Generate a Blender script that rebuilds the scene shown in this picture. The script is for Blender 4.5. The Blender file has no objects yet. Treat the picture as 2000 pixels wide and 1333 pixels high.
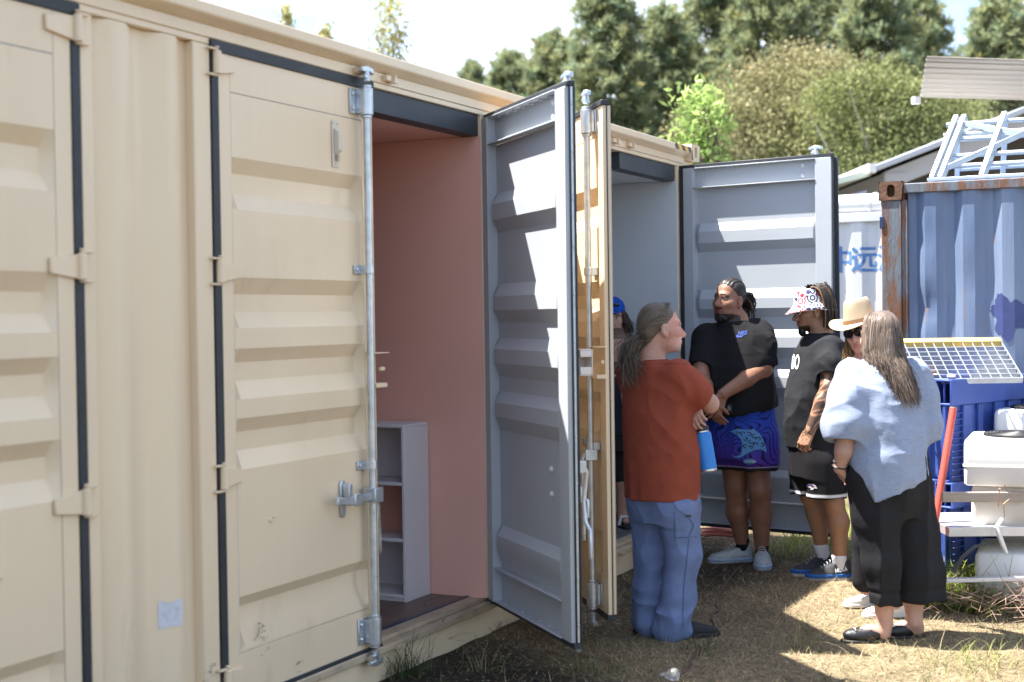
import bpy, bmesh, math, random
import numpy as np
from mathutils import Vector, Matrix
from mathutils.bvhtree import BVHTree

random.seed(7)
RNG = np.random.default_rng(7)
R = math.radians
scene = bpy.context.scene
COL = scene.collection

# ------------------------------------------------------------------ camera
CAM_YAW, CAM_PITCH, CAM_ROLL = 0.46067478, -0.01737986, 0.01445386
CAM_POS = Vector((-4.39980588, -3.46163992, 1.66066378))
FPX = 2778.0


def cam_axes():
    f = Vector((math.cos(CAM_YAW) * math.cos(CAM_PITCH), math.sin(CAM_YAW) * math.cos(CAM_PITCH), math.sin(CAM_PITCH)))
    r0 = f.cross(Vector((0, 0, 1))).normalized()
    u0 = r0.cross(f)
    r = r0 * math.cos(CAM_ROLL) - u0 * math.sin(CAM_ROLL)
    u = u0 * math.cos(CAM_ROLL) + r0 * math.sin(CAM_ROLL)
    return f, r, u


CF, CR, CU = cam_axes()
cd = bpy.data.cameras.new('camera')
cam = bpy.data.objects.new('camera', cd)
COL.objects.link(cam)
cd.lens, cd.sensor_width = 50.0, 36.0
cd.clip_start, cd.clip_end = 0.05, 2000
cd.dof.use_dof = True
cd.dof.focus_distance = 8.3
cd.dof.aperture_fstop = 2.0
m = Matrix((CR, CU, -CF)).transposed().to_4x4()
m.translation = CAM_POS
cam.matrix_world = m
scene.camera = cam

# ------------------------------------------------------------------ sky, sun, exposure
SUN_TO = Vector((-0.14, 0.43, 1.0)).normalized()      # direction towards the sun
sun_el = math.asin(SUN_TO.z)
sun_az = math.atan2(SUN_TO.x, SUN_TO.y)                 # clockwise from +Y
world = bpy.data.worlds.new('World')
scene.world = world
world.use_nodes = True
nt = world.node_tree
nt.nodes.clear()
wo = nt.nodes.new('ShaderNodeOutputWorld')
bg = nt.nodes.new('ShaderNodeBackground')
sky = nt.nodes.new('ShaderNodeTexSky')
sky.sky_type = 'NISHITA'
sky.sun_disc = False
sky.sun_elevation = sun_el
sky.sun_rotation = sun_az
sky.air_density, 1.0, 2.2, 1.0
tc = nt.nodes.new('ShaderNodeTexCoord')
nz = nt.nodes.new('ShaderNodeTexNoise')
nz.inputs['Scale'].default_value = 3.1
nz.inputs['Detail'].default_value = 7
nz.inputs['Roughness'].default_value = 0.55
mp = nt.nodes.new('ShaderNodeMapping')
mp.inputs['Scale'].default_value = (1, 1, 2.2)
mp.inputs['Location'].default_value = (5.39, 2.87, 0.91)
cr = nt.nodes.new('ShaderNodeValToRGB')
cr.color_ramp.elements[0].position = 0.46
cr.color_ramp.elements[1].position = 0.70
mx = nt.nodes.new('ShaderNodeMix')
mx.data_type = 'RGBA'
mx.inputs[7].default_value = (6.2, 6.45, 6.7, 1)
nt.links.new(tc.outputs['Generated'], mp.inputs[0])
nt.links.new(mp.outputs[0], nz.inputs['Vector'])
nt.links.new(nz.outputs['Fac'], cr.inputs[0])
nt.links.new(cr.outputs[0], mx.inputs[0])
nt.links.new(sky.outputs[0], mx.inputs[6])
nt.links.new(mx.outputs[2], bg.inputs[0])
bg.inputs[1].default_value = 0.05
nt.links.new(bg.outputs[0], wo.inputs[0])
sd = bpy.data.lights.new('sun', 'SUN')
sun = bpy.data.objects.new('sun', sd)
COL.objects.link(sun)
sd.energy = 2.8
sd.angle = R(0.53)
sd.color = (1.0, 0.955, 0.88)
sun.rotation_euler = SUN_TO.to_track_quat('Z', 'Y').to_euler()
sun.location = (0, 0, 30)
scene.view_settings.view_transform = 'Standard'
scene.view_settings.look = 'None'
scene.view_settings.exposure = 2.82
scene.view_settings.gamma = 1.0
scene.view_settings.use_curve_mapping = False
scene.render.engine = 'CYCLES'
scene.cycles.use_denoising = True
scene.cycles.max_bounces = 8
scene.cycles.diffuse_bounces = 5
scene.cycles.transparent_max_bounces = 8
scene.cycles.sample_clamp_indirect = 8


# ------------------------------------------------------------------ helpers
def ray_px(x, y):
    return CF + CR * ((x - 1000) / FPX) + CU * ((666.5 - y) / FPX)


def at_depth(x, y, z):
    return CAM_POS + ray_px(x, y) * z


def on_plane(x, y, axis, val):
    d = ray_px(x, y)
    return CAM_POS + d * ((val - CAM_POS[axis]) / d[axis])


MATS = {}


def mat(name, col, rough=0.55, metal=0.0, col2=None, vscale=4.0, vpos=(0.35, 0.7), bump=0.0, bscale=60.0, spec=0.5,
        stretch=(1, 1, 1), attr=None, col3=None, v3scale=12.0, v3pos=(0.58, 0.66), bdist=0.01, translucent=0.0, coat=0.0, emit=None, detail=6, sss=0.0):
    """procedural principled material: noise mixed colours, optional vertex colour, bump"""
    if name in MATS:
        return MATS[name]
    mt = bpy.data.materials.new(name)
    mt.use_nodes = True
    t = mt.node_tree
    b = t.nodes['Principled BSDF']
    out = t.nodes['Material Output']
    b.inputs['Roughness'].default_value = rough
    b.inputs['Metallic'].default_value = metal
    b.inputs['Specular IOR Level'].default_value = spec
    b.inputs['Coat Weight'].default_value = coat
    L = t.links.new
    tcn = t.nodes.new('ShaderNodeTexCoord')
    mpn = t.nodes.new('ShaderNodeMapping')
    mpn.inputs['Scale'].default_value = stretch
    L(tcn.outputs['Object'], mpn.inputs[0])

    def noise(scale, det=6, rgh=0.6):
        n = t.nodes.new('ShaderNodeTexNoise')
        n.inputs['Scale'].default_value = scale
        n.inputs['Detail'].default_value = det
        n.inputs['Roughness'].default_value = rgh
        L(mpn.outputs[0], n.inputs['Vector'])
        return n

    def mixc(fac, a, c):
        mxn = t.nodes.new('ShaderNodeMix')
        mxn.data_type = 'RGBA'
        L(fac, mxn.inputs[0])
        if isinstance(a, tuple):
            mxn.inputs[6].default_value = (*a, 1)
        else:
            L(a, mxn.inputs[6])
        if isinstance(c, tuple):
            mxn.inputs[7].default_value = (*c, 1)
        else:
            L(c, mxn.inputs[7])
        return mxn.outputs[2]

    def ramp(src, p0, p1):
        r = t.nodes.new('ShaderNodeMapRange')
        r.inputs[1].default_value = p0
        r.inputs[2].default_value = p1
        L(src, r.inputs[0])
        return r.outputs[0]

    cur = col
    if attr:
        a = t.nodes.new('ShaderNodeAttribute')
        a.attribute_name = attr
        cur = a.outputs['Color']
        if col2 is not None:          # multiply by noise between col and col2
            f = ramp(noise(vscale, detail).outputs['Fac'], *vpos)
            tint = mixc(f, col, col2)
            mm = t.nodes.new('ShaderNodeMix')
            mm.data_type = 'RGBA'
            mm.blend_type = 'MULTIPLY'
            mm.inputs[0].default_value = 1
            L(cur, mm.inputs[6])
            L(tint, mm.inputs[7])
            cur = mm.outputs[2]
    elif col2 is not None:
        cur = mixc(ramp(noise(vscale, detail).outputs['Fac'], *vpos), col, col2)
    if col3 is not None:
        cur = mixc(ramp(noise(v3scale, 8, 0.7).outputs['Fac'], *v3pos), cur, col3)
    if isinstance(cur, tuple):
        b.inputs['Base Color'].default_value = (*cur, 1)
    else:
        L(cur, b.inputs['Base Color'])
    if sss > 0:
        b.inputs['Subsurface Weight'].default_value = sss
        b.inputs['Subsurface Radius'].default_value = (1.0, 0.35, 0.2)
        b.inputs['Subsurface Scale'].default_value = 0.008
    if bump > 0:
        bn = t.nodes.new('ShaderNodeBump')
        bn.inputs['Strength'].default_value = bump
        bn.inputs['Distance'].default_value = bdist
        L(noise(bscale, 5).outputs['Fac'], bn.inputs['Height'])
        L(bn.outputs[0], b.inputs['Normal'])
    if translucent > 0:
        tr = t.nodes.new('ShaderNodeBsdfTranslucent')
        if isinstance(cur, tuple):
            tr.inputs[0].default_value = (*cur, 1)
        else:
            L(cur, tr.inputs[0])
        ms = t.nodes.new('ShaderNodeMixShader')
        ms.inputs[0].default_value = translucent
        L(b.outputs[0], ms.inputs[1])
        L(tr.outputs[0], ms.inputs[2])
        L(ms.outputs[0], out.inputs[0])
    MATS[name] = mt
    return mt


class MB:
    """collects shapes into one mesh"""

    def __init__(self):
        self.v, self.f = [], []

    def add(self, vs, fs):
        o = len(self.v)
        self.v += [tuple(p) for p in vs]
        self.f += [tuple(i + o for i in q) for q in fs]
        return self

    def box(self, x0, x1, y0, y1, z0, z1, M=None):
        x0, x1 = min(x0, x1), max(x0, x1)
        y0, y1 = min(y0, y1), max(y0, y1)
        z0, z1 = min(z0, z1), max(z0, z1)
        vs = [Vector(p) for p in ((x0, y0, z0), (x1, y0, z0), (x1, y1, z0), (x0, y1, z0), (x0, y0, z1), (x1, y0, z1), (x1, y1, z1), (x0, y1, z1))]
        if M is not None:
            vs = [M @ p for p in vs]
        return self.add(vs, ((0, 3, 2, 1), (4, 5, 6, 7), (0, 1, 5, 4), (1, 2, 6, 5), (2, 3, 7, 6), (3, 0, 4, 7)))

    def prism(self, poly, axis, a, b, M=None):
        """poly: 2-d points; extruded along axis (0,1,2) from a to b"""
        n = len(poly)
        vs = []
        for t in (a, b):
            for p, q in poly:
                c = [0, 0, 0]
                oth = [i for i in range(3) if i != axis]
                c[axis] = t
                c[oth[0]], c[oth[1]] = p, q
                vs.append(Vector(c))
        if M is not None:
            vs = [M @ p for p in vs]
        fs = [tuple(range(n)), tuple(range(2 * n - 1, n - 1, -1))]
        fs += [(i, (i + 1) % n, n + (i + 1) % n, n + i) for i in range(n)]
        return self.add(vs, fs)

    def strip(self, poly, axis, a, b, th=(0, 0.003)):
        """open polyline in 2-d extruded along axis, given a small thickness"""
        back = [(p + th[0], q + th[1]) for p, q in poly][::-1]
        n = len(poly)
        oth = [i for i in range(3) if i != axis]
        full = list(poly) + back
        vs = []
        for t in (a, b):
            for p, q in full:
                c = [0, 0, 0]
                c[axis] = t
                c[oth[0]], c[oth[1]] = p, q
                vs.append(c)
        N = 2 * n
        fs = [(i, (i + 1) % N, N + (i + 1) % N, N + i) for i in range(N)]
        for i in range(n - 1):
            j = N - 1 - i
            fs.append((i, i + 1, j - 1, j))
            fs.append((N + i, N + j, N + j - 1, N + i + 1))
        return self.add(vs, fs)

    def tube(self, pts, r, n=10, caps=True):
        pts = [Vector(p) for p in pts]
        rs = r if isinstance(r, (list, tuple)) else [r] * len(pts)
        vs, fs = [], []
        d0 = (pts[1] - pts[0]).normalized()
        ref = Vector((0, 0, 1)) if abs(d0.z) < 0.9 else Vector((1, 0, 0))
        a = d0.cross(ref).normalized()
        for i, p in enumerate(pts):
            d = (pts[min(i + 1, len(pts) - 1)] - pts[max(i - 1, 0)]).normalized()
            a = (a - d * a.dot(d)).normalized()
            b = d.cross(a)
            for k in range(n):
                t = 2 * math.pi * k / n
                vs.append(p + (a * math.cos(t) + b * math.sin(t)) * rs[i])
        for i in range(len(pts) - 1):
            for k in range(n):
                k2 = (k + 1) % n
                fs.append((i * n + k, i * n + k2, (i + 1) * n + k2, (i + 1) * n + k))
        if caps:
            fs.append(tuple(range(n))[::-1])
            fs.append(tuple(range((len(pts) - 1) * n, len(pts) * n)))
        return self.add(vs, fs)

    def lathe(self, prof, n=24, M=None):
        """prof: (r, z) from bottom to top"""
        vs, fs = [], []
        for r, z in prof:
            for k in range(n):
                t = 2 * math.pi * k / n
                p = Vector((r * math.cos(t), r * math.sin(t), z))
                vs.append(M @ p if M is not None else p)
        for i in range(len(prof) - 1):
            for k in range(n):
                k2 = (k + 1) % n
                fs.append((i * n + k, i * n + k2, (i + 1) * n + k2, (i + 1) * n + k))
        fs.append(tuple(range(n))[::-1])
        fs.append(tuple(range((len(prof) - 1) * n, len(prof) * n)))
        return self.add(vs, fs)

    def build(self, name, material, parent=None, bevel=0.0, sharp=35, loc=None, rot=None, recalc=True, seg=1):
        me = bpy.data.meshes.new(name)
        me.from_pydata(self.v, [], self.f)
        if recalc:
            bm = bmesh.new()
            bm.from_mesh(me)
            bmesh.ops.recalc_face_normals(bm, faces=bm.faces)
            bm.to_mesh(me)
            bm.free()
        return link(name, me, material, parent, bevel, sharp, loc, rot, seg)


def link(name, me, material, parent=None, bevel=0.0, sharp=35, loc=None, rot=None, seg=1):
    mats = material if isinstance(material, (list, tuple)) else [material]
    for x in mats:
        me.materials.append(x)
    me.polygons.foreach_set('use_smooth', [True] * len(me.polygons))
    if sharp is not None:
        me.set_sharp_from_angle(angle=R(sharp))
    me.update()
    o = bpy.data.objects.new(name, me)
    COL.objects.link(o)
    if parent is not None:
        o.parent = parent
    if loc is not None:
        o.location = loc
    if rot is not None:
        o.rotation_euler = rot
    if bevel > 0:
        md = o.modifiers.new('bevel', 'BEVEL')
        md.width = bevel
        md.segments = seg
        md.limit_method = 'ANGLE'
        md.angle_limit = R(40)
    return o


def tag(o, label=None, cat=None, group=None, kind=None):
    if label:
        o['label'] = label
    if cat:
        o['category'] = cat
    if group:
        o['group'] = group
    if kind:
        o['kind'] = kind
    return o


def empty(name, loc=(0, 0, 0), rz=0.0, label=None, cat=None, group=None):
    o = bpy.data.objects.new(name, None)
    COL.objects.link(o)
    o.empty_display_size = 0.1
    o.location = loc
    o.rotation_euler = (0, 0, rz)
    return tag(o, label, cat, group)


def copy_tree(o, parent=None):
    c = o.copy()
    COL.objects.link(c)
    c.parent = parent
    for ch in list(o.children):
        copy_tree(ch, c)
    return c


def np_mesh(name, V, F, cols=None, attr='tint'):
    """V (n,3), F (m,k) arrays -> mesh, optional per-vertex colours"""
    me = bpy.data.meshes.new(name)
    V = np.asarray(V, np.float32)
    F = np.asarray(F, np.int32)
    m_, k_ = F.shape
    me.vertices.add(len(V))
    me.vertices.foreach_set('co', V.ravel())
    me.loops.add(m_ * k_)
    me.loops.foreach_set('vertex_index', F.ravel())
    me.polygons.add(m_)
    me.polygons.foreach_set('loop_start', np.arange(m_, dtype=np.int32) * k_)
    me.polygons.foreach_set('loop_total', np.full(m_, k_, np.int32))
    me.update(calc_edges=True)
    if cols is not None:
        a = me.color_attributes.new(attr, 'FLOAT_COLOR', 'POINT')
        c = np.ones((len(V), 4), np.float32)
        c[:, :3] = cols
        a.data.foreach_set('color', c.ravel())
    me.validate()
    return me


_LAT = np.random.default_rng(3).random((32, 32, 32)).astype(np.float32) * 2 - 1


def vnoise(P, freq=1.0, seed=0):
    """smooth value noise in [-1,1] at points P (n,3)"""
    Q = np.asarray(P, np.float32) * freq + seed * 7.31
    I = np.floor(Q).astype(np.int64)
    f = Q - I
    f = f * f * (3 - 2 * f)
    I0 = I % 32
    I1 = (I + 1) % 32
    r = 0
    for dx in (0, 1):
        ix = I1[:, 0] if dx else I0[:, 0]
        wx = f[:, 0] if dx else 1 - f[:, 0]
        for dy in (0, 1):
            iy = I1[:, 1] if dy else I0[:, 1]
            wy = f[:, 1] if dy else 1 - f[:, 1]
            for dz in (0, 1):
                iz = I1[:, 2] if dz else I0[:, 2]
                wz = f[:, 2] if dz else 1 - f[:, 2]
                r = r + _LAT[ix, iy, iz] * wx * wy * wz
    return r


def fbm(P, freq, octv=4, seed=0):
    r, a, tot = 0, 1.0, 0
    for i in range(octv):
        r = r + a * vnoise(P, freq * 2 ** i, seed + i)
        tot += a
        a *= 0.5
    return r / tot


# ------------------------------------------------------------------ materials
beige = mat('beige_paint', (0.77, 0.62, 0.435), 0.30, col2=(0.725, 0.58, 0.405), vscale=1.3, stretch=(2.2, 2.2, 0.6), bump=0.10, bscale=5, bdist=0.02, col3=(0.56, 0.44, 0.29), v3scale=2.4, v3pos=(0.60, 0.86))
grey = mat('grey_paint', (0.43, 0.46, 0.50), 0.42, col2=(0.40, 0.428, 0.468), vscale=2.0, bump=0.04, bscale=9, bdist=0.02)
galv = mat('galvanised_steel', (0.62, 0.66, 0.70), 0.38, 0.85, col2=(0.46, 0.50, 0.55), vscale=22, bump=0.05, bscale=40)
rubber = mat('black_rubber', (0.018, 0.021, 0.028), 0.55, col2=(0.03, 0.034, 0.042), vscale=9)
headblack = mat('black_header_paint', (0.03, 0.036, 0.047), 0.5, col2=(0.045, 0.05, 0.06), vscale=3)
pink = mat('pink_wall_paint', (0.82, 0.45, 0.365), 0.5, col2=(0.77, 0.415, 0.335), vscale=1.3, bump=0.04, bscale=20)
roomgrey = mat('grey_wall_paint', (0.56, 0.60, 0.64), 0.6, col2=(0.53, 0.565, 0.605), vscale=1.3)
vinyl = mat('vinyl_floor', (0.20, 0.145, 0.12), 0.5, col2=(0.12, 0.085, 0.07), vscale=3, stretch=(1, 14, 14), bump=0.05, bscale=20)
darkfloor = mat('grey_floor', (0.12, 0.13, 0.15), 0.5, col2=(0.09, 0.10, 0.115), vscale=4)
melamine = mat('white_melamine', (0.72, 0.71, 0.74), 0.4, col2=(0.69, 0.68, 0.71), vscale=2)
steelw = mat('weathered_sill', (0.50, 0.40, 0.28), 0.6, col2=(0.36, 0.29, 0.21), vscale=8, col3=(0.45, 0.12, 0.06), v3scale=5, v3pos=(0.62, 0.70), bump=0.1, bscale=40)
# ------------------------------------------------------------------ ground
def ground_h(P):
    h = 0.022 * fbm(P, 0.9, 3, 5) + 0.008 * fbm(P, 5.0, 3, 9) - 0.012
    return h


def axis_pts(lo, a, b, hi, fine, grow=1.35):
    mid = list(np.arange(a, b, fine))
    left, x, s = [], a, fine
    while x > lo:
        s *= grow
        x -= s
        left.append(max(x, lo))
    right, x, s = [], b, fine
    while x < hi:
        right.append(x)
        s *= grow
        x += s
    right.append(hi)
    return np.array(left[::-1] + mid + right)


gx = axis_pts(-150, -0.5, 7.5, 320, 0.05)
gy = axis_pts(-200, -4.2, 0.6, 260, 0.05)
GX, GY = np.meshgrid(gx, gy, indexing='ij')
gP = np.stack([GX.ravel(), GY.ravel(), np.zeros(GX.size)], 1)
gP[:, 2] = ground_h(gP)
# the pad under the long container is levelled a little lower
inside = (gP[:, 1] > 0.0) & (gP[:, 0] < 5.6) & (gP[:, 1] < 2.5)
gP[inside, 2] = -0.02
nx_, ny_ = GX.shape
idx = np.arange(nx_ * ny_).reshape(nx_, ny_)
gF = np.stack([idx[:-1, :-1].ravel(), idx[1:, :-1].ravel(), idx[1:, 1:].ravel(), idx[:-1, 1:].ravel()], 1)


def straw_lit_cover(P):
    """straw litter on the soil, 0..1, plus lit and shaded tone by place"""
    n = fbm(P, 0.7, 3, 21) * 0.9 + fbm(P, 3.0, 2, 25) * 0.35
    away = np.clip((P[:, 0] - 1.5) / 1.4, -0.35, 0.55) + np.clip((-0.9 - P[:, 1]) / 1.2, -0.3, 0.35)  # paler towards sunlit ground, darker in the shaded zone: lit contrast put into colour
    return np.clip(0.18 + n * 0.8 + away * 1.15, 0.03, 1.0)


sc_ = straw_lit_cover(gP)[:, None]
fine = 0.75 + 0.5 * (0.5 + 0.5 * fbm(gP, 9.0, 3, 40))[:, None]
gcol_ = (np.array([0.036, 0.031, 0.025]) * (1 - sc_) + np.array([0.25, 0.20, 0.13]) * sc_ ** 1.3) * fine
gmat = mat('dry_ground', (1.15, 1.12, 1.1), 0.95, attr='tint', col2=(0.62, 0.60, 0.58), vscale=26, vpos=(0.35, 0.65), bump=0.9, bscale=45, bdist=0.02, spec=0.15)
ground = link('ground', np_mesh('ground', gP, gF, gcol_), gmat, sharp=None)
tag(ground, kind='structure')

# ------------------------------------------------------------------ the long beige container
CONT_L, CONT_R = -6.36, 5.62
box_root = empty('shipping_container', (0, 0, 0), 0, 'long beige shipping container with side doors, two of its rooms standing open', 'container')


def cpart(name, fill, material, bevel=0.003, **k):
    mb = MB()
    fill(mb)
    return mb.build(name, material, box_root, bevel, **k)


cpart('roof_rail', lambda b: b.prism([(-0.05, 2.867), (-0.05, 2.823), (-0.004, 2.795), (0.06, 2.795), (0.06, 2.867)], 0, CONT_L, 5.44), beige, 0.006, seg=2)
# roof: shallow corrugation across
poly = []
x = CONT_L
while x < CONT_R - 0.25:
    poly += [(x, 2.858), (x + 0.09, 2.858), (x + 0.11, 2.843), (x + 0.20, 2.843)]
    x += 0.22
poly.append((CONT_R, 2.858))
cpart('roof_panel', lambda b: b.strip([(p, q) for p, q in poly], 1, 0.0602, 2.40, th=(0, -0.003)), beige, 0)
cpart('header', lambda b: b.box(CONT_L, 5.44, 0.0, 0.06, 2.748, 2.795), beige)
cpart('header_lip', lambda b: b.box(CONT_L, 5.44, 0.004, 0.12, 2.722, 2.7475), beige)
cpart('bottom_rail', lambda b: b.box(CONT_L, 5.44, 0.006, 0.12, -0.03, 0.112), beige)
cpart('back_wall', lambda b: b.box(CONT_L, CONT_R, 2.40, 2.44, 0.0, 2.86), beige)
cpart('end_wall', lambda b: b.box(CONT_R - 0.04, CONT_R, 0.17, 2.398, 0.0, 2.84), beige)
cpart('end_wall', lambda b: b.box(CONT_L, CONT_L + 0.04, 0.0, 2.398, 0.0, 2.74), beige)

OPEN = [(-3.03, -0.70), (0.0, 2.33), (3.03, 5.36)]
for (a, b_) in OPEN:
    cpart('door_post', lambda b: b.box(a - 0.10, a, 0.0, 0.12, 0.113, 2.72), beige, 0.006, seg=2)
    cpart('door_post', lambda b: b.box(b_, b_ + 0.062, 0.0, 0.12, 0.113, 2.72), beige, 0.006, seg=2)
    cpart('door_stop', lambda b: b.box(a + 0.001, a + 0.06, 0.066, 0.12, 0.175, 2.72), beige)
    if a < -1:
        cpart('door_stop', lambda b: b.box(b_ - 0.08, b_ - 0.001, 0.066, 0.12, 0.175, 2.72), beige)
        cpart('lintel', lambda b: b.box(a + 0.061, b_ - 0.081, 0.068, 0.118, 2.612, 2.7215), headblack)
    else:
        cpart('door_stop', lambda b: b.box(b_ - 0.078, b_ - 0.001, 0.004, 0.12, 0.175, 2.7215), beige)
        cpart('lintel', lambda b: b.box(a + 0.061, a + 1.2, 0.068, 0.118, 2.612, 2.7215).box(a + 1.2005, b_ - 0.0785, 0.020, 0.118, 2.612, 2.7215), headblack)
    cpart('threshold', lambda b: b.box(a + 0.001, b_ - 0.001, -0.018, 0.12, 0.116, 0.150).box(a + 0.02, b_ - 0.02, 0.03, 0.118, 0.1505, 0.172), steelw, 0.004)

# corrugated panels between the door frames
PROF = [(-0.638, 0.040), (-0.605, 0.040), (-0.547, 0.004), (-0.465, 0.004), (-0.40, 0.040), (-0.33, 0.040), (-0.265, 0.004), (-0.195, 0.004), (-0.135, 0.040), (-0.10, 0.040)]
for x0 in (0.0, 3.03, -3.03):
    cpart('corrugated_panel', lambda b: b.strip([(x0 + p, q) for p, q in PROF], 2, 0.113, 2.72), beige, 0)
# plain corrugated wall out to the far left end
poly = []
x = CONT_L + 0.05
while x < -3.75:
    poly += [(x, 0.04), (x + 0.07, 0.04), (x + 0.135, 0.004), (x + 0.205, 0.004), (x + 0.27, 0.04)]
    x += 0.272
cpart('corrugated_panel', lambda b: b.strip([(p, q) for p, q in poly if p < -3.7], 2, 0.113, 2.72), beige, 0)
# corner post and castings at the right end
cpart('corner_post', lambda b: b.box(5.4235, CONT_R, 0.0, 0.165, 0.118, 2.775), beige, 0.008, seg=2)


def casting(b, x0, x1, y0, y1, z0, z1, hole=True):
    """block with an oval hole sunk in its front face"""
    b.box(x0, x1, y0, y1, z0, z1)


def oval(n, w, h):
    """points of an upright rounded slot"""
    pts = []
    for k in range(n):
        t = 2 * math.pi * k / n
        r = w / 2
        cx, cz = r * math.cos(t), r * math.sin(t)
        cz += (h / 2 - r) * (1 if math.sin(t) >= 0 else -1)
        pts.append((cx, cz))
    return pts


def cast_part(x0, x1, y0, y1, z0, z1, material, parent, axis='y', name='corner_casting'):
    """corner casting: a block whose front face really has a slot in it"""
    n = 20
    b = MB()
    cx, cz = (x0 + x1) / 2, (z0 + z1) / 2
    slot = oval(n, 0.055, 0.085)
    W, H = (x1 - x0) / 2, (z1 - z0) / 2
    # ring of outer points matching the slot angles
    vs = []
    for (p, q) in slot:
        a = math.atan2(q, p)
        s = min(W / max(abs(math.cos(a)), 1e-6), H / max(abs(math.sin(a)), 1e-6))
        vs.append((math.cos(a) * s, math.sin(a) * s))
    front = [(cx + p, y0, cz + q) for p, q in vs]
    inner = [(cx + p, y0, cz + q) for p, q in slot]
    deep = [(cx + p, y0 + 0.07, cz + q) for p, q in slot]
    V = front + inner + deep
    F = []
    for k in range(n):
        k2 = (k + 1) % n
        F.append((k, k2, n + k2, n + k))
        F.append((n + k, n + k2, 2 * n + k2, 2 * n + k))
    F.append(tuple(range(2 * n, 3 * n)))
    b.add(V, F)
    # remaining five faces of the block
    c = [(x0, y0, z0), (x1, y0, z0), (x1, y1, z0), (x0, y1, z0), (x0, y0, z1), (x1, y0, z1), (x1, y1, z1), (x0, y1, z1)]
    b.add(c, ((0, 3, 2, 1), (4, 5, 6, 7), (1, 2, 6, 5), (2, 3, 7, 6), (3, 0, 4, 7)))
    return b.build(name, material, parent, 0.0)


cast_part(5.442, 5.625, -0.055, 0.12, 2.776, 2.892, beige, box_root)
cast_part(5.442, 5.625, -0.012, 0.16, -0.01, 0.117, beige, box_root)
hz = mat('hazard_stripes', (0.75, 0.48, 0.05), 0.5)
ht = hz.node_tree
wv = ht.nodes.new('ShaderNodeTexWave')
wv.wave_type = 'BANDS'
wv.bands_direction = 'DIAGONAL'
wv.inputs['Scale'].default_value = 4.6
tcn = ht.nodes.new('ShaderNodeTexCoord')
cm = ht.nodes.new('ShaderNodeValToRGB')
cm.color_ramp.interpolation = 'CONSTANT'
cm.color_ramp.elements[0].color = (0.06, 0.06, 0.065, 1)
cm.color_ramp.elements[1].position = 0.5
cm.color_ramp.elements[1].color = (0.72, 0.45, 0.08, 1)
ht.links.new(tcn.outputs['Object'], wv.inputs['Vector'])
ht.links.new(wv.outputs['Fac'], cm.inputs[0])
ht.links.new(cm.outputs[0], ht.nodes['Principled BSDF'].inputs['Base Color'])
o = cpart('hazard_sticker', lambda b: b.box(5.10, 5.435, -0.0535, -0.0505, 2.826, 2.864), hz, 0)
o['label'] = 'yellow and black striped warning sticker'
paper = mat('paper_white', (0.62, 0.62, 0.66), 0.8, col2=(0.5, 0.5, 0.55), vscale=30, vpos=(0.5, 0.7))
lb = bmesh.new()
rl = random.Random(2)
edge = [(-0.318 + 0.10 * k / 6, 0.626 + rl.uniform(-0.004, 0.004)) for k in range(7)] + [(-0.214 + rl.uniform(-0.006, 0.004), 0.626 - 0.098 * k / 6) for k in range(1, 6)] + [(-0.22 - 0.098 * k / 6, 0.528 + rl.uniform(-0.004, 0.004)) for k in range(7)]
lb.faces.new([lb.verts.new((p, 0, q)) for p, q in edge])
for p, q in PROF:
    if -0.33 < p < -0.2:
        bmesh.ops.bisect_plane(lb, geom=lb.verts[:] + lb.edges[:] + lb.faces[:], plane_co=(p, 0, 0), plane_no=(1, 0, 0))
for v_ in lb.verts:
    v_.co.y = np.interp(v_.co.x, [p for p, q in PROF], [q for p, q in PROF]) - 0.0015
me = bpy.data.meshes.new('paper_label')
lb.to_mesh(me)
lb.free()
link('paper_label', me, paper, box_root, sharp=20)

# interiors -----------------------------------------------------------------
def room(a, b_, wallm, floorm, planks):
    x0, x1 = a + 0.075, b_ - 0.079
    cpart('interior_wall', lambda b: b.box(x1 + 0.0005, x1 + 0.03, 0.1205, 2.36, 0.172, 2.64).box(x1 - 0.004, x1 + 0.0004, 0.008, 2.33, 0.172, 2.611), wallm, 0)
    cpart('interior_wall', lambda b: b.box(x0 - 0.03, x0, 0.1205, 2.36, 0.172, 2.64), wallm, 0)
    cpart('interior_wall', lambda b: b.box(x0, x1, 2.33, 2.36, 0.172, 2.64), wallm, 0)
    cpart('interior_ceiling', lambda b: b.box(x0, x1, 0.1205, 2.33, 2.615, 2.64), wallm, 0)
    if not planks:
        cpart('interior_floor', lambda b: b.box(x0, x1, 0.1205, 2.33, 0.10, 0.171), floorm, 0)
    else:
        cpart('interior_floor', lambda b: b.box(x0, x1, 0.1205, 2.33, 0.10, 0.160), floorm, 0)
        w = 0.15
        y = 0.1215
        k = 0
        while y < 2.32:
            off = (k * 0.53) % 1.2
            xs = [x0] + [x0 + off + 1.2 * j for j in range(-1, 4) if x0 + 0.05 < x0 + off + 1.2 * j < x1 - 0.05] + [x1]
            for i in range(len(xs) - 1):
                cpart('floor_plank', lambda b: b.box(xs[i] + 0.001, xs[i + 1] - 0.001, y, min(y + w - 0.002, 2.329), 0.1602, 0.171 + 0.0004 * ((k + i) % 3)), floorm, 0)
            y += w
            k += 1


room(0.0, 2.33, pink, vinyl, True)
room(3.03, 5.36, roomgrey, darkfloor, False)
cpart('threshold_trim', lambda b: b.box(0.08, 2.25, 0.112, 0.135, 0.1715, 0.177), mat('blue_trim', (0.03, 0.045, 0.09), 0.4), 0)
lampm = mat('lamp_plastic', (0.8, 0.8, 0.8), 0.3)
cpart('ceiling_lamp', lambda b: b.box(3.55, 4.55, 0.42, 0.50, 2.585, 2.614), lampm, 0.006)

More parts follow.
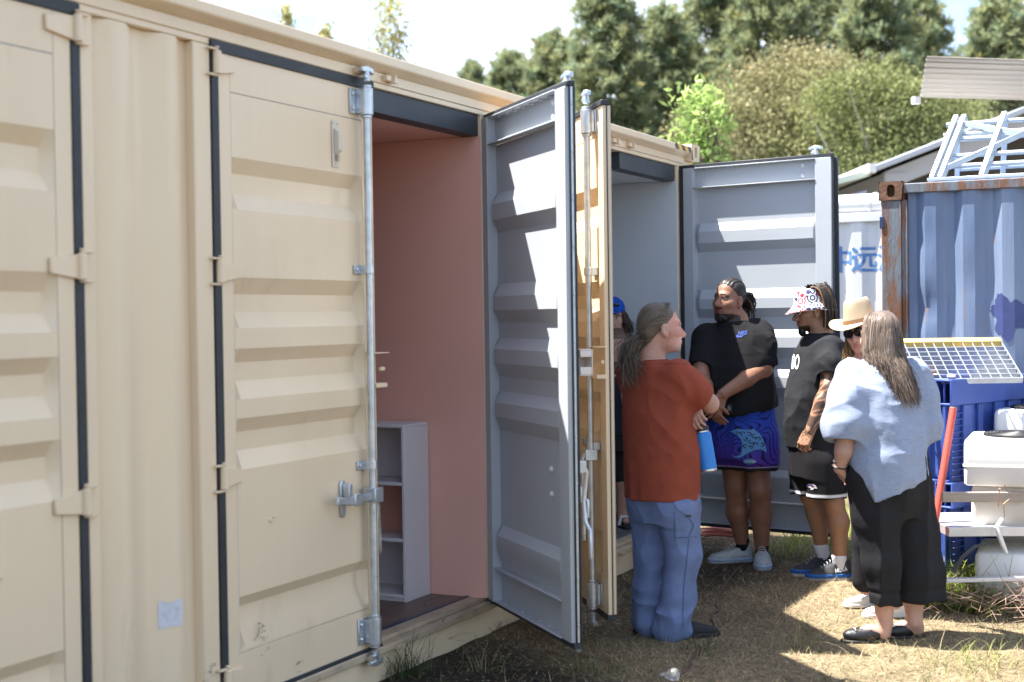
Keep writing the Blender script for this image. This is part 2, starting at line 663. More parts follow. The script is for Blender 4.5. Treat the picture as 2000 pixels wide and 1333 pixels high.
# door leaves -----------------------------------------------------------------
DENTS = [(2.303, 2.243, 2.162, 2.098), (1.830, 1.764, 1.693, 1.629), (1.548, 1.492, 1.419, 1.347), (1.272, 1.216, 1.142, 1.069), (0.568, 0.521, 0.447, 0.366)]
DZ0, DZ1 = 0.165, 2.700


def two_tone(o, side):
    """outer faces beige, inner faces grey"""
    me = o.data
    for p in me.polygons:
        n, c = p.normal, p.center
        out = n.y < -0.3 or (n.x * side > 0.9 and c.x * side > 1.16 and side > 0) or c.y < -0.002
        p.material_index = 0 if out else 1


def hinge_strap(b, side, z, u0=0.045, u1=0.135):
    s = side
    b.prism([(s * u0, z - 0.043), (s * u1, z - 0.026), (s * u1, z + 0.026), (s * u0, z + 0.043)], 1, -0.013, -0.0005)


def make_leaf(hx, side, ang, label, rod=True, handle=True, vent=False, lockbox=False, catch=False, fold=1):
    s = side
    X = lambda u: s * u
    frame = MB()
    frame.box(X(0.045), X(0.123), 0.0, 0.055, DZ0, DZ1)
    frame.box(X(1.0755), X(1.165), 0.0, 0.030, DZ0, DZ1)
    frame.box(X(1.055), X(1.165), 0.0408, 0.0445, DZ0 + 0.001, DZ1 - 0.001)
    frame.box(X(1.161), X(1.165), 0.0301, 0.0407, DZ0 + 0.001, DZ1 - 0.001)
    for (z0, z1) in ((2.555, DZ1), (DZ0, 0.345)):
        frame.box(X(0.1235), X(1.0750), 0.0005, 0.006, z0, z1)
        frame.box(X(0.1235), X(1.0545), 0.0062, 0.052, z0, z0 + 0.006)
        frame.box(X(0.1235), X(1.0545), 0.0062, 0.052, z1 - 0.006, z1)
    # corrugated panel
    zs = [2.554]
    for d in DENTS:
        zs += list(d)
    zs.append(0.346)
    dep = [0.0]
    for d in DENTS:
        dep += [0.0, 0.036, 0.036, 0.0]
    dep.append(0.0)
    us = [(0.124, 0.0), (0.158, 1.0), (1.035, 1.0), (1.0750, 0.0)]
    V, F = [], []
    for (u, k) in us:
        for z, d in zip(zs, dep):
            V.append((X(u), 0.0012 + d * k, z))
    for (u, k) in us:
        for z, d in zip(zs, dep):
            V.append((X(u), 0.0045 + d * k, z))
    n = len(zs)
    o2 = len(us) * n
    for i in range(len(us) - 1):
        for j in range(n - 1):
            a, b2, c, d2 = i * n + j, (i + 1) * n + j, (i + 1) * n + j + 1, i * n + j + 1
            F.append((a, b2, c, d2))
            F.append((o2 + a, o2 + d2, o2 + c, o2 + b2))
    for j in range(n - 1):
        F.append((j, j + 1, o2 + j + 1, o2 + j))
        a = (len(us) - 1) * n + j
        F.append((a, o2 + a, o2 + a + 1, a + 1))
    for i in range(len(us) - 1):
        F.append((i * n, o2 + i * n, o2 + (i + 1) * n, (i + 1) * n))
        a = i * n + n - 1
        F.append((a, a + n, o2 + a + n, o2 + a))
    frame.add(V, F)
    door = frame.build('door', [beige, grey], box_root, 0.0, sharp=25)
    two_tone(door, s)
    md = door.modifiers.new('bevel', 'BEVEL')
    md.width, md.segments, md.limit_method, md.angle_limit = 0.0025, 1, 'ANGLE', R(50)
    door['label'] = label
    a = R(ang) * (-1 if s > 0 else 1)
    door.location = (hx, 0, 0)
    door.rotation_euler = (0, 0, a)
    sub = lambda mb, name, m_, bv=0.0, **k: mb.build(name, m_, door, bv, **k)
    # gasket ring
    g = MB()
    gh = 0.044 if ang == 0 else 0.026
    gi = 0.050 if ang == 0 else 0.034
    g.box(X(0.002), X(1.175), -0.008, gi, DZ1, DZ1 + gh)
    g.box(X(0.002), X(1.175), -0.008, gi, DZ0 - gh, DZ0)
    g.box(X(0.002), X(0.0445), -0.006, 0.040, DZ0 + 0.0005, DZ1 - 0.0005)
    if s < 0:
        g.box(X(1.1655), X(1.172), 0.014, 0.023, DZ0 + 0.0005, DZ1 - 0.0005)
        g.box(X(1.1655), X(1.203 if ang > 60 else 1.178), -0.008, 0.0015, DZ0 + 0.0005, DZ1 - 0.0005)
    else:
        g.box(X(1.1655), X(1.1685), 0.020, 0.026, DZ0 + 0.0005, DZ1 - 0.0005)
    sub(g, 'gasket', rubber, 0.003)
    if s < 0:
        st = MB().box(X(1.1655), X(1.1705), 0.002, 0.0135, DZ0 + 0.002, DZ1 - 0.002)
        sub(st, 'edge_strip', galv)
    rv = MB()
    for k in range(12):
        z = DZ0 + 0.08 + k * (DZ1 - DZ0 - 0.16) / 11
        if s > 0:
            break
        rv.lathe([(0.0055, 0), (0.005, 0.003), (0.002, 0.0045)], 8, Matrix.Translation((X(1.1705), 0.0075, z)) @ Matrix.Rotation(s * math.pi / 2, 4, 'Y'))
    if s < 0:
        tag(sub(rv, 'rivet', galv), kind='stuff')
    # weld tabs on the top channel of the inner side
    wt = MB()
    for k in range(7):
        wt.box(X(0.2 + 0.12 * k), X(0.225 + 0.12 * k), 0.007, 0.026, DZ1 - 0.014, DZ1 - 0.0062)
        wt.box(X(0.2 + 0.12 * k), X(0.215 + 0.12 * k), 0.007, 0.022, DZ0 + 0.0062, DZ0 + 0.012)
    tag(sub(wt, 'weld_tab', grey), kind='stuff')
    bt = MB()
    for (u, z) in ((0.86, 0.93), (0.86, 0.81), (0.95, 2.66), (0.95, 2.59), (1.0, 1.02)):
        bt.lathe([(0.017, 0), (0.015, 0.006), (0.008, 0.012)], 12, Matrix.Translation((X(u), 0.006, z)) @ Matrix.Rotation(-math.pi / 2, 4, 'X'))
    tag(sub(bt, 'bolt_head', mat('sealed_bolt', (0.62, 0.63, 0.64), 0.6)), kind='stuff')
    # hinges
    for z in (2.655, 1.85, 1.05, 0.26):
        h = MB()
        hinge_strap(h, s, z, 0.03, 0.14 if s > 0 else 0.165)
        h.tube([(X(0.024), -0.016, z - 0.045), (X(0.024), -0.016, z + 0.045)], 0.017, 14)
        h.box(X(-0.028), X(0.03), -0.022, -0.004, z + 0.0455, z + 0.054)
        h.box(X(-0.028), X(0.03), -0.022, -0.004, z - 0.054, z - 0.0455)
        h.tube([(X(0.024), -0.016, z + 0.0545), (X(0.024), -0.016, z + 0.062)], 0.010, 10)
        sub(h, 'hinge', beige, 0.003, sharp=40)
    if rod:
        u = 1.047 if s > 0 else 1.03
        yr = -0.047 if s > 0 else -0.030
        hr = 0.030 if s > 0 else 0.024
        r_ = MB().tube([(X(u), yr, 0.20), (X(u), yr, 2.69)], 0.0168, 18)
        sub(r_, 'lock_rod', galv)
        for (z0, z1) in ((2.572, 2.692), (0.19, 0.312)):
            k = MB()
            k.tube([(X(u), yr, z0), (X(u), yr, z1)], hr, 20)
            k.tube([(X(u), yr, z0 - 0.014), (X(u), yr, z0 - 0.0005)], hr * 0.8, 18)
            k.tube([(X(u), yr, z1 + 0.0005), (X(u), yr, z1 + 0.014)], hr * 0.8, 18)
            k.box(X(u - 0.075), X(u + 0.03), -0.010, -0.0008, z0 + 0.004, z1 - 0.004)
            k.box(X(u - 0.030), X(u + 0.020), yr, -0.0102, z0 + 0.008, z1 - 0.008)
            for zz in (z0 + 0.028, z1 - 0.028):
                k.lathe([(0.010, 0), (0.009, 0.005), (0.004, 0.008)], 10, Matrix.Translation((X(u - 0.055), -0.010, zz)) @ Matrix.Rotation(math.pi / 2, 4, 'X'))
            sub(k, 'rod_housing', galv, 0.002)
        for zc, d in ((2.722, 1), (0.160, -1)):
            k = MB()
            k.tube([(X(u), yr, zc), (X(u), yr, zc + d * 0.055)], [0.019, 0.013], 14)
            k.prism([(X(u - 0.05), zc + d * 0.040), (X(u - 0.05), zc + d * 0.058), (X(u), zc + d * 0.070), (X(u + 0.045), zc + d * 0.062), (X(u + 0.05), zc + d * 0.035), (X(u + 0.022), zc + d * 0.045)], 1, yr - 0.013, yr + 0.013)
            k.prism([(X(u - 0.034), zc + d * 0.012), (X(u - 0.03), zc + d * 0.028), (X(u + 0.0), zc + d * 0.036), (X(u + 0.0), zc + d * 0.012)], 1, yr - 0.017, yr + 0.017)
            sub(k, 'cam_hook', galv, 0.003)
        for zc in (1.88, 1.0):
            k = MB()
            k.box(X(u - 0.062), X(u - 0.012), -0.010, -0.0008, zc - 0.02, zc + 0.02)
            k.tube([(X(u), yr, zc - 0.02), (X(u), yr, zc + 0.02)], 0.0225, 16)
            k.box(X(u - 0.022), X(u + 0.018), yr, -0.0012, zc - 0.0195, zc + 0.0195)
            k.lathe([(0.009, 0), (0.008, 0.005), (0.003, 0.008)], 10, Matrix.Translation((X(u - 0.045), -0.010, zc)) @ Matrix.Rotation(math.pi / 2, 4, 'X'))
            sub(k, 'rod_bracket', galv, 0.002)
    if handle == 'across':
        k = MB()
        z = 0.868
        k.box(X(1.005), X(1.075), -0.088, -0.020, z - 0.035, z + 0.032)
        k.box(X(0.86), X(1.0045), -0.070, -0.050, z - 0.022, z + 0.012)
        M_ = Matrix.Translation((X(0.862), -0.062, z - 0.006)) @ Matrix.Rotation(R(7 * s), 4, 'Y')
        k.box(-s * 0.135, 0, -0.011, 0.009, -0.02, 0.014, M_)
        sub(k, 'handle', galv, 0.004, seg=2)
        k = MB()
        k.prism([(X(0.862) + p, z + q) for p, q in oval(18, 0.042, 0.165)], 1, -0.012, -0.0008)
        k.prism([(X(0.868) + p, z + 0.02 + q) for p, q in oval(16, 0.030, 0.10)], 1, -0.048, -0.0122)
        k.box(X(0.85), X(0.905), -0.082, -0.0715, z - 0.03, z + 0.025)
        sub(k, 'handle_catch', galv, 0.004, seg=2)
        # frayed steel wire hanging from the handle hub
        w = MB()
        for q in range(5):
            pts = []
            ph = random.random() * 6
            for i in range(22):
                t = i / 21
                pts.append((X(1.066 + 0.012 * t + 0.004 * math.sin(9 * t + ph) + 0.001 * q), -0.062 - 0.004 * math.cos(8 * t + ph), 0.90 - 0.26 * t - 0.012 * q * t))
            w.tube(pts, 0.0013, 5)
        tag(sub(w, 'wire_tie', galv), kind='stuff')
    elif handle == 'hanging':
        k = MB()
        k.box(X(1.02), X(1.075), -0.082, -0.020, 0.93, 0.985)
        k.tube([(X(1.047), -0.075, 0.965), (X(1.045), -0.093, 0.93), (X(1.03), -0.085, 0.80), (X(1.05), -0.082, 0.70), (X(1.075), -0.095, 0.66), (X(1.078), -0.098, 0.53)], [0.012, 0.012, 0.012, 0.012, 0.011, 0.012], 8)
        k.prism([(X(1.03) + p, 0.755 + q) for p, q in oval(14, 0.045, 0.10)], 1, -0.105, -0.092)
        sub(k, 'handle', galv, 0.002)
        k = MB()
        k.prism([(X(0.90) + p, 1.0 + q) for p, q in oval(14, 0.035, 0.08)], 1, -0.030, -0.0008)
        k.box(X(0.86), X(0.90), -0.040, -0.029, 0.99, 1.03)
        sub(k, 'handle_catch', galv, 0.003)
    if vent:
        k = MB()
        k.box(X(0.83), X(0.885), -0.004, -0.0008, 2.325, 2.53)
        k.prism([(-0.0042, 2.38), (-0.028, 2.40), (-0.028, 2.475), (-0.0042, 2.495)], 0, X(0.846), X(0.876))
        for q in range(6):
            k.box(X(0.848), X(0.874), -0.018 - 0.0, -0.0045, 2.352 + q * 0.005, 2.354 + q * 0.005)
        for (uu, zz) in ((0.843, 2.517), (0.872, 2.517), (0.857, 2.337)):
            k.lathe([(0.006, 0), (0.005, 0.003), (0.002, 0.004)], 8, Matrix.Translation((X(uu), -0.004, zz)) @ Matrix.Rotation(math.pi / 2, 4, 'X'))
        sub(k, 'vent_cover', mat('pale_plastic', (0.62, 0.56, 0.47), 0.45), 0.002)
    if lockbox:
        k = MB()
        lm_ = mat('cream_lock_box', (0.66, 0.60, 0.55), 0.45)
        k.box(X(1.10), X(1.19), -0.072, -0.067, 1.385, 1.505)
        k.box(X(1.10), X(1.19), -0.0665, -0.010, 1.500, 1.505)
        k.box(X(1.10), X(1.19), -0.0665, -0.010, 1.385, 1.390)
        k.box(X(1.185), X(1.19), -0.0665, -0.010, 1.3905, 1.425)
        k.box(X(1.185), X(1.19), -0.0665, -0.010, 1.470, 1.4995)
        k.box(X(1.10), X(1.105), -0.0665, -0.010, 1.3905, 1.4995)
        sub(k, 'lock_box', lm_, 0.003)
    if catch:
        k = MB()
        lm_ = beige
        for bx_ in ((1.075, 1.20, -0.055, -0.0008, 1.50, 1.505), (1.09, 1.185, -0.050, -0.0008, 1.345, 1.365), (1.1655, 1.20, -0.030, -0.015, 1.42, 1.437)):
            sub(MB().box(X(bx_[0]), X(bx_[1]), *bx_[2:]), 'lock_lug', lm_, 0.002)
    dn = MB()
    dn.lathe([(0.012, 0), (0.008, 0.004)], 8, Matrix.Translation((X(0.34 if s > 0 else 0.42), -0.0005, 0.845)) @ Matrix.Rotation(math.pi / 2, 4, 'X'))
    dn.lathe([(0.005, 0), (0.004, 0.014)], 6, Matrix.Translation((X(0.355 if s > 0 else 0.40), -0.0005, 0.855)) @ Matrix.Rotation(math.pi / 2, 4, 'X'))
    sub(dn, 'bolt_stub', beige)
    return door


make_leaf(-3.03, 1, 0, 'closed beige door leaf', handle='across')
make_leaf(-0.70, -1, 0, 'closed beige door leaf at the left edge of the photo', handle='across')
make_leaf(0.0, 1, 0, 'closed beige door leaf with vent, lock rod and handle', handle='across', vent=True, catch=True)
make_leaf(2.33, -1, 46.5, 'door leaf swung half open showing its grey inner side', handle='hanging', lockbox=True)
make_leaf(3.03, 1, 140.75, 'door leaf folded far back showing its beige outer side', handle='hanging', catch=True)
make_leaf(5.36, -1, 80.0, 'rightmost door leaf swung out showing its grey inner side', handle='hanging')
# hook keepers on the header and sill
for xk in (1.044, 1.286, 4.05, 4.32):
    k = MB()
    k.box(xk - 0.03, xk + 0.012, -0.030, -0.0005, 2.760, 2.785)
    k.prism([(xk + 0.012, 2.752), (xk + 0.026, 2.792), (xk + 0.038, 2.768), (xk + 0.045, 2.752)], 1, -0.046, -0.0005)
    k.build('cam_keeper', beige, box_root, 0.002)
    k = MB()
    k.box(xk - 0.03, xk + 0.03, -0.050, -0.0185, 0.118, 0.138)
    k.build('cam_keeper', steelw, box_root, 0.002)

# bookcase inside the pink room -----------------------------------------------
bc = empty('bookcase', (2.11, 0.345, 0.172), 0, 'small white open bookcase standing in the pink room', 'bookcase')
bw, bd, bh = 0.80, 0.255, 0.93     # along y, along x, height
xb0, xb1 = -0.128, 0.128
def bpart(name, *a):
    return MB().box(*a).build(name, melamine, bc, 0.0015)
bpart('side_panel', xb0, xb1, 0.0, 0.016, 0.0, bh - 0.0165)
bpart('side_panel', xb0, xb1, bw - 0.016, bw, 0.0, bh - 0.0165)
bpart('top_panel', xb0, xb1, 0.0, bw, bh - 0.016, bh)
for z in (0.02, 0.315, 0.61):
    bpart('shelf', xb0 + 0.002, xb1, 0.0165, bw - 0.0165, z, z + 0.016)
bpart('plinth', xb0 + 0.01, xb0 + 0.022, 0.0165, bw - 0.0165, 0.0, 0.0195)
bpart('back_panel', xb1 - 0.004, xb1 - 0.0005, 0.0165, bw - 0.0165, 0.0365, 0.3145)
bpart('back_panel', xb1 - 0.004, xb1 - 0.0005, 0.0165, bw - 0.0165, 0.6265, bh - 0.0165)
# ------------------------------------------------------------------ trees and the far background
def leaf_quads(C, D, L, W, rng, col):
    """diamond leaves: centres C, directions D, lengths L, widths W, colours col (n,3)"""
    n = len(C)
    rv = rng.normal(size=(n, 3))
    side = np.cross(D, rv)
    side /= np.linalg.norm(side, axis=1, keepdims=True) + 1e-9
    L = np.broadcast_to(L, (n,))[:, None]
    W = np.broadcast_to(W, (n,))[:, None]
    nrm = np.cross(D, side)
    V = np.stack([C - D * L * 0.5, C + side * W * 0.5 + nrm * W * 0.12, C + D * L * 0.5, C - side * W * 0.5 + nrm * W * 0.12], 1).reshape(-1, 3)
    F = np.arange(4 * n).reshape(n, 4)
    return V, F, np.repeat(col, 4, 0)


def unit(a):
    return a / (np.linalg.norm(a, axis=-1, keepdims=True) + 1e-9)


leafm = {
    'pine': mat('pine_needles', (1, 1, 1), 0.7, attr='tint', translucent=0.5, spec=0.2),
    'gum': mat('gum_leaves', (1, 1, 1), 0.6, attr='tint', translucent=0.3, spec=0.3),
    'bright': mat('young_leaves', (1, 1, 1), 0.5, attr='tint', translucent=0.5, spec=0.3),
}
bark = mat('bark', (0.16, 0.115, 0.08), 0.9, col2=(0.08, 0.06, 0.045), vscale=6, stretch=(1, 1, 0.3), bump=0.6, bscale=14)
palebark = mat('pale_bark', (0.42, 0.38, 0.33), 0.8, col2=(0.25, 0.21, 0.17), vscale=5, stretch=(1, 1, 0.3))


def pine_mesh(seed, H, rad, dense=1.0, base=0.08):
    rng = np.random.default_rng(seed)
    T = MB()
    T.tube([(0, 0, -0.2), (0.05, 0, H * 0.35), (-0.04, 0.05, H * 0.7), (0, 0, H * 0.97)], [0.22, 0.17, 0.10, 0.02], 8)
    C, D, S = [], [], []
    h = H * base
    while h < H:
        t = (h / H - base) / (1 - base)
        prof = (1 - t) ** 0.62 * (0.55 + 0.45 * min(1, t * 5))
        nb = rng.integers(4, 7)
        a0 = rng.random() * 6.28
        for k in range(nb):
            a = a0 + 6.28 * k / nb + rng.normal() * 0.25
            Lb = rad * prof * rng.uniform(0.7, 1.15) + 0.25
            rise = rng.uniform(0.05, 0.35) + 0.5 * t
            d = np.array([math.cos(a), math.sin(a), rise])
            d /= np.linalg.norm(d)
            p0 = np.array([0, 0, h])
            tip = p0 + d * Lb
            if Lb > 0.7:
                T.tube([p0, p0 + d * Lb * 0.5 - np.array([0, 0, 0.05]), tip], [0.04, 0.028, 0.008], 5, caps=False)
            nt_ = int(5 + Lb * 7 * dense)
            for q in range(nt_):
                f = rng.uniform(0.3, 1.04) ** 0.8
                c = p0 + d * Lb * f + rng.normal(size=3) * np.array([0.20, 0.20, 0.14]) * (0.5 + 0.5 * Lb / rad)
                C.append(c)
                D.append(unit(d * 0.6 + np.array([0, 0, 0.5]) + rng.normal(size=3) * 0.3))
                S.append(rng.uniform(0.75, 1.25))
        h += rng.uniform(0.30, 0.5) * (1 - 0.4 * t)
    C, D, S = np.array(C), np.array(D), np.array(S)
    per = 20
    n = len(C)
    dirs = unit(np.repeat(D, per, 0) * 0.7 + rng.normal(size=(n * per, 3)) * 0.75)
    ln = np.repeat(S, per) * rng.uniform(0.20, 0.36, n * per)
    cen = np.repeat(C, per, 0) + dirs * ln[:, None] * 0.5
    base_c = np.array([0.265, 0.30, 0.165])
    tv = rng.uniform(0.85, 1.15, n)
    hue = rng.normal(size=(n, 1)) * np.array([[0.10, 0.03, -0.06]])
    col = np.repeat(base_c * tv[:, None] * (1 + hue), per, 0) * rng.uniform(0.9, 1.12, (n * per, 1))
    V, F, cc = leaf_quads(cen, dirs, ln, rng.uniform(0.035, 0.06, n * per), rng, np.clip(col, 0.01, 1))
    return T, np_mesh('pine_crown', V, F, cc)


def gum_mesh(seed, lobes, leaf=0.16, nl=26000, cols=((0.15, 0.145, 0.055), (0.26, 0.20, 0.10)), trunk_h=3.0, pale=True, clump=0.42, thin=1.0):
    """lobes: (x, y, z, rx, ry, rz) ellipsoids that carry leaf clumps on their outer half"""
    rng = np.random.default_rng(seed)
    T = MB()
    top = Vector((0, 0, trunk_h))
    T.tube([(0.1, 0, -0.2), (0, 0.05, trunk_h * 0.5), top], [0.16 * thin, 0.13 * thin, 0.10 * thin], 8)
    vol = np.array([l[3] * l[4] * l[5] for l in lobes]) ** 0.66
    vol /= vol.sum()
    C, LC = [], []
    for li, l in enumerate(lobes):
        m_ = int(420 * vol[li]) + 20
        u = unit(rng.normal(size=(m_, 3)))
        u[:, 2] = np.where(u[:, 2] < -0.45, -u[:, 2], u[:, 2])
        r = rng.uniform(0.45, 1.0, (m_, 1)) ** 0.6
        c = np.array(l[:3]) + u * r * np.array(l[3:])
        C.append(c)
        LC.append(np.full(m_, li))
        for q in range(9):
            e = c[rng.integers(m_)]
            mid = (np.array(top) * 0.5 + e * 0.5) + rng.normal(size=3) * 0.25
            T.tube([top, mid, e], [0.06 * thin, 0.035 * thin, 0.008 * thin], 5, caps=False)
    C = np.concatenate(C)
    LC = np.concatenate(LC)
    n = len(C)
    per = max(4, nl // n)
    cen = np.repeat(C, per, 0) + rng.normal(size=(n * per, 3)) * clump * np.array([0.55, 0.55, 0.42])
    d = unit(rng.normal(size=(n * per, 3)) + np.array([0, 0, -0.4]))
    a, b_ = np.array(cols[0]), np.array(cols[1])
    t = np.clip(rng.normal(0.4, 0.3, n) + 0.25 * (C[:, 2] - C[:, 2].mean()) / (C[:, 2].std() + 1e-6), 0, 1)
    col = a + (b_ - a) * t[:, None]
    col = np.repeat(col * rng.uniform(0.75, 1.25, (n, 1)), per, 0) * rng.uniform(0.88, 1.14, (n * per, 1))
    V, F, cc = leaf_quads(cen, d, rng.uniform(0.7, 1.3, n * per) * leaf, rng.uniform(0.25, 0.45, n * per) * leaf, rng, np.clip(col, 0.01, 1))
    return T, np_mesh('crown', V, F, cc)


def plant_tree(name, meshes, loc, scale, rz, label, cat='tree', group=None, lm_=None, bk=None):
    T, me = meshes
    root = empty(name, loc, rz, label, cat, group)
    root.scale = (scale[0], scale[0], scale[1])
    if isinstance(T, MB):
        tr = T.build('trunk', bk, root)
        cw = link('crown', me, lm_, root, sharp=None)
    else:
        tr = T.copy()
        COL.objects.link(tr)
        tr.parent = root
        cw = me.copy()
        COL.objects.link(cw)
        cw.parent = root
    return root, tr, cw


PH = 12.0
pine_a = pine_mesh(11, PH, 2.6)
pine_b = pine_mesh(12, PH, 3.0, 0.95, 0.05)
# (image x, depth, image y of the tip, width scale, label)
PINES = [
    (1190, 45, -35, 1.0, 'tall dark pine left of the bright green young tree'),
    (1085, 48, 85, 0.85, 'lower dark pine, second from the left of the pine row'),
    (1002, 51, 112, 0.85, 'dark pine on the sloping left shoulder of the pine row'),
    (930, 54, 138, 0.62, 'smallest dark pine at the left end of the pine row'),
    (1300, 47, 25, 0.9, 'dark pine just above the bright green young tree'),
    (1400, 50, -70, 1.0, 'tall dark pine above the left end of the brown gum tree'),
    (1505, 47, -90, 1.05, 'tall dark pine rising behind the middle of the brown gum tree'),
    (1612, 52, -80, 1.0, 'tall dark pine rising behind the gap between the two gum trees'),
    (1712, 44, -55, 0.95, 'tall dark pine behind the olive green gum tree'),
    (1808, 49, 5, 0.85, 'dark pine above the left end of the raised metal awning'),
    (1955, 40, 8, 0.9, 'olive dark pine at the right edge above the metal awning'),
    (2075, 43, -60, 1.0, 'tall pine cut off by the right edge of the photo'),
]
protos = {}
for i, (px, Z, ty, ws, lab) in enumerate(PINES):
    base = at_depth(px, 600, Z)
    tip = at_depth(px, ty, Z)
    key = i % 2
    src = protos.get(key) or (pine_a if key == 0 else pine_b)
    sc = tip.z / PH
    root, tr, cw = plant_tree('pine_tree', src, (base.x, base.y, 0), (ws * 1.0, sc), i * 1.7, lab, 'tree', 'pines on the rise behind the yard', leafm['pine'], bark)
    protos.setdefault(key, (tr, cw))

# gum trees with brownish crowns
b0 = at_depth(1530, 600, 30)
lob = [(-0.9, 0, 5.2, 1.4, 1.3, 1.1), (0.4, 0.2, 5.9, 1.5, 1.4, 1.25), (0.9, -0.2, 4.4, 1.6, 1.4, 1.2), (-1.0, 0.1, 3.7, 1.1, 1.2, 1.0), (0.0, 0, 2.6, 1.8, 1.4, 1.0)]
plant_tree('gum_tree', gum_mesh(21, lob, 0.105, 60000, ((0.14, 0.165, 0.065), (0.31, 0.27, 0.14)), 2.4), (b0.x, b0.y, 0), (1, 1), R(-63), 'round gum tree with a brownish flowering crown', 'tree', None, leafm['gum'], palebark)
b0 = at_depth(1745, 600, 28)
lob = [(-0.5, 0, 5.4, 1.3, 1.2, 1.0), (0.6, 0.1, 5.2, 1.2, 1.2, 0.9), (0.1, -0.2, 4.1, 1.6, 1.3, 1.0), (-0.6, 0, 3.0, 1.3, 1.2, 0.9), (0.7, 0, 2.9, 1.3, 1.1, 0.9)]
plant_tree('gum_tree', gum_mesh(22, lob, 0.105, 52000, ((0.15, 0.18, 0.06), (0.22, 0.23, 0.09)), 2.2), (b0.x, b0.y, 0), (1, 1), R(-63), 'olive green gum tree with pale bare twigs left of the awning', 'tree', None, leafm['gum'], palebark)
# bright young tree
b0 = at_depth(1372, 600, 17)
lob = [(0.0, 0, 3.95, 0.30, 0.3, 0.42), (-0.05, 0.05, 3.35, 0.42, 0.4, 0.4), (0.15, 0, 2.85, 0.50, 0.45, 0.45), (-0.42, 0, 2.75, 0.30, 0.3, 0.3), (0.3, 0, 2.45, 0.6, 0.5, 0.4), (-0.2, 0.1, 2.3, 0.5, 0.4, 0.4)]
plant_tree('young_tree', gum_mesh(23, lob, 0.13, 5200, ((0.24, 0.37, 0.09), (0.36, 0.47, 0.16)), 1.9, clump=0.17), (b0.x, b0.y, 0), (1, 1), R(-63), 'bright lime green young tree behind the end of the container', 'tree', None, leafm['bright'], bark)
# slim young conifers showing above the container roof
for px, Z, ty, rr, lab, sd_ in ((768, 26, -20, 0.42, 'slim yellowish young tree above the container roof', 31), (643, 27, 35, 0.14, 'thin twig of a sapling above the roof, right of two', 32), (570, 27, -5, 0.10, 'thin bare sapling tip above the roof, left of two', 33)):
    b0 = at_depth(px, 600, Z)
    tp = at_depth(px, ty, Z).z
    k = 1.0 if rr > 0.3 else 0.35
    lob = [(0, 0, tp * (0.55 + 0.075 * j), rr * (1.15 - 0.12 * j), rr * (1.15 - 0.12 * j), tp * 0.06) for j in range(6)]
    plant_tree('slim_tree', gum_mesh(sd_, lob, 0.13, int(2600 * k), ((0.30, 0.34, 0.15), (0.50, 0.45, 0.20)), tp * 0.80, clump=0.22 * (1 if rr > 0.3 else 0.5), thin=0.22), (b0.x, b0.y, 0), (1, 1), 0, lab, 'tree', None, leafm['gum'], bark)
# low scrub under the pines closes the view to the ground
sh = gum_mesh(41, [(0, 0, 1.2, 2.2, 1.6, 1.2), (1.2, 0.3, 1.9, 1.6, 1.2, 1.1), (-1.3, 0, 1.7, 1.5, 1.2, 1.2)], 0.2, 9000, ((0.08, 0.10, 0.045), (0.14, 0.14, 0.07)), 1.2)
first = None
SC = [(1120, 38, 1.5, 'low dark scrub under the leftmost tall pine'), (1260, 37, 1.5, 'low dark scrub behind the lime green young tree'), (1420, 36, 1.4, 'low scrub under the left half of the brown gum tree'), (1600, 35, 1.5, 'low scrub behind the top of the rightmost open door'), (1760, 36, 1.5, 'low scrub left of the shed gable'), (1930, 36, 1.8, 'low scrub under the metal awning')]
for i, (px, Z, s_, lab) in enumerate(SC):
    b0 = at_depth(px, 600, Z)
    root, tr, cw = plant_tree('scrub_bush', first or sh, (b0.x, b0.y, 0), (s_, s_ * 1.25), i * 1.1, lab, 'bush', 'scrub under the pines', leafm['pine'], bark)
    first = first or (tr, cw)

# ------------------------------------------------------------------ blue container at the right
bluepaint = mat('faded_blue_paint', (0.115, 0.165, 0.275), 0.45, col2=(0.20, 0.255, 0.355), vscale=1.4, stretch=(3, 3, 0.5), col3=(0.26, 0.17, 0.12), v3scale=4, v3pos=(0.62, 0.70), bump=0.15, bscale=7, bdist=0.03)
rustpost = mat('rusted_blue_steel', (0.15, 0.18, 0.21), 0.75, col2=(0.11, 0.135, 0.17), vscale=5, stretch=(3, 3, 0.6), col3=(0.16, 0.072, 0.036), v3scale=2.6, v3pos=(0.46, 0.56), bump=0.5, bscale=30)
rust = mat('rust', (0.17, 0.085, 0.05), 0.85, col2=(0.10, 0.05, 0.032), vscale=14, bump=0.6, bscale=40)
bl = empty('shipping_container', (5.47, -1.385, -0.046), -math.pi / 2, 'weathered blue shipping container with a rusty corner post at the right', 'container')
# local frame: x along the face to the right, y into the container, z up
LB, HB, DB = 6.06, 2.59, 2.44
cast_part(0.0, 0.162, 0.0, 0.178, HB - 0.128, HB, rust, bl)
cast_part(0.0, 0.162, 0.0, 0.178, 0.0, 0.118, rust, bl)
cast_part(LB - 0.162, LB, 0.0, 0.178, HB - 0.118, HB, rust, bl)
cp = MB()
cp.box(0.012, 0.145, 0.008, 0.17, 0.1185, HB - 0.1285)
cp.box(0.1455, 0.185, 0.020, 0.06, 0.1185, HB - 0.1285)
cp.build('corner_post', rustpost, bl, 0.006)
for z in (2.27, 1.62):
    MB().box(0.004, 0.034, 0.0, 0.0075, z, z + 0.085).build('lashing_bar', mat('dark_blue_bar', (0.02, 0.03, 0.09), 0.5), bl, 0.004)
MB().box(0.163, LB - 0.163, 0.010, 0.07, HB - 0.085, HB - 0.018).build('top_rail', rustpost, bl, 0.006)
MB().box(0.163, LB - 0.163, 0.010, 0.07, 0.02, 0.16).build('bottom_rail', rustpost, bl, 0.006)
bpoly = []
x = 0.1855
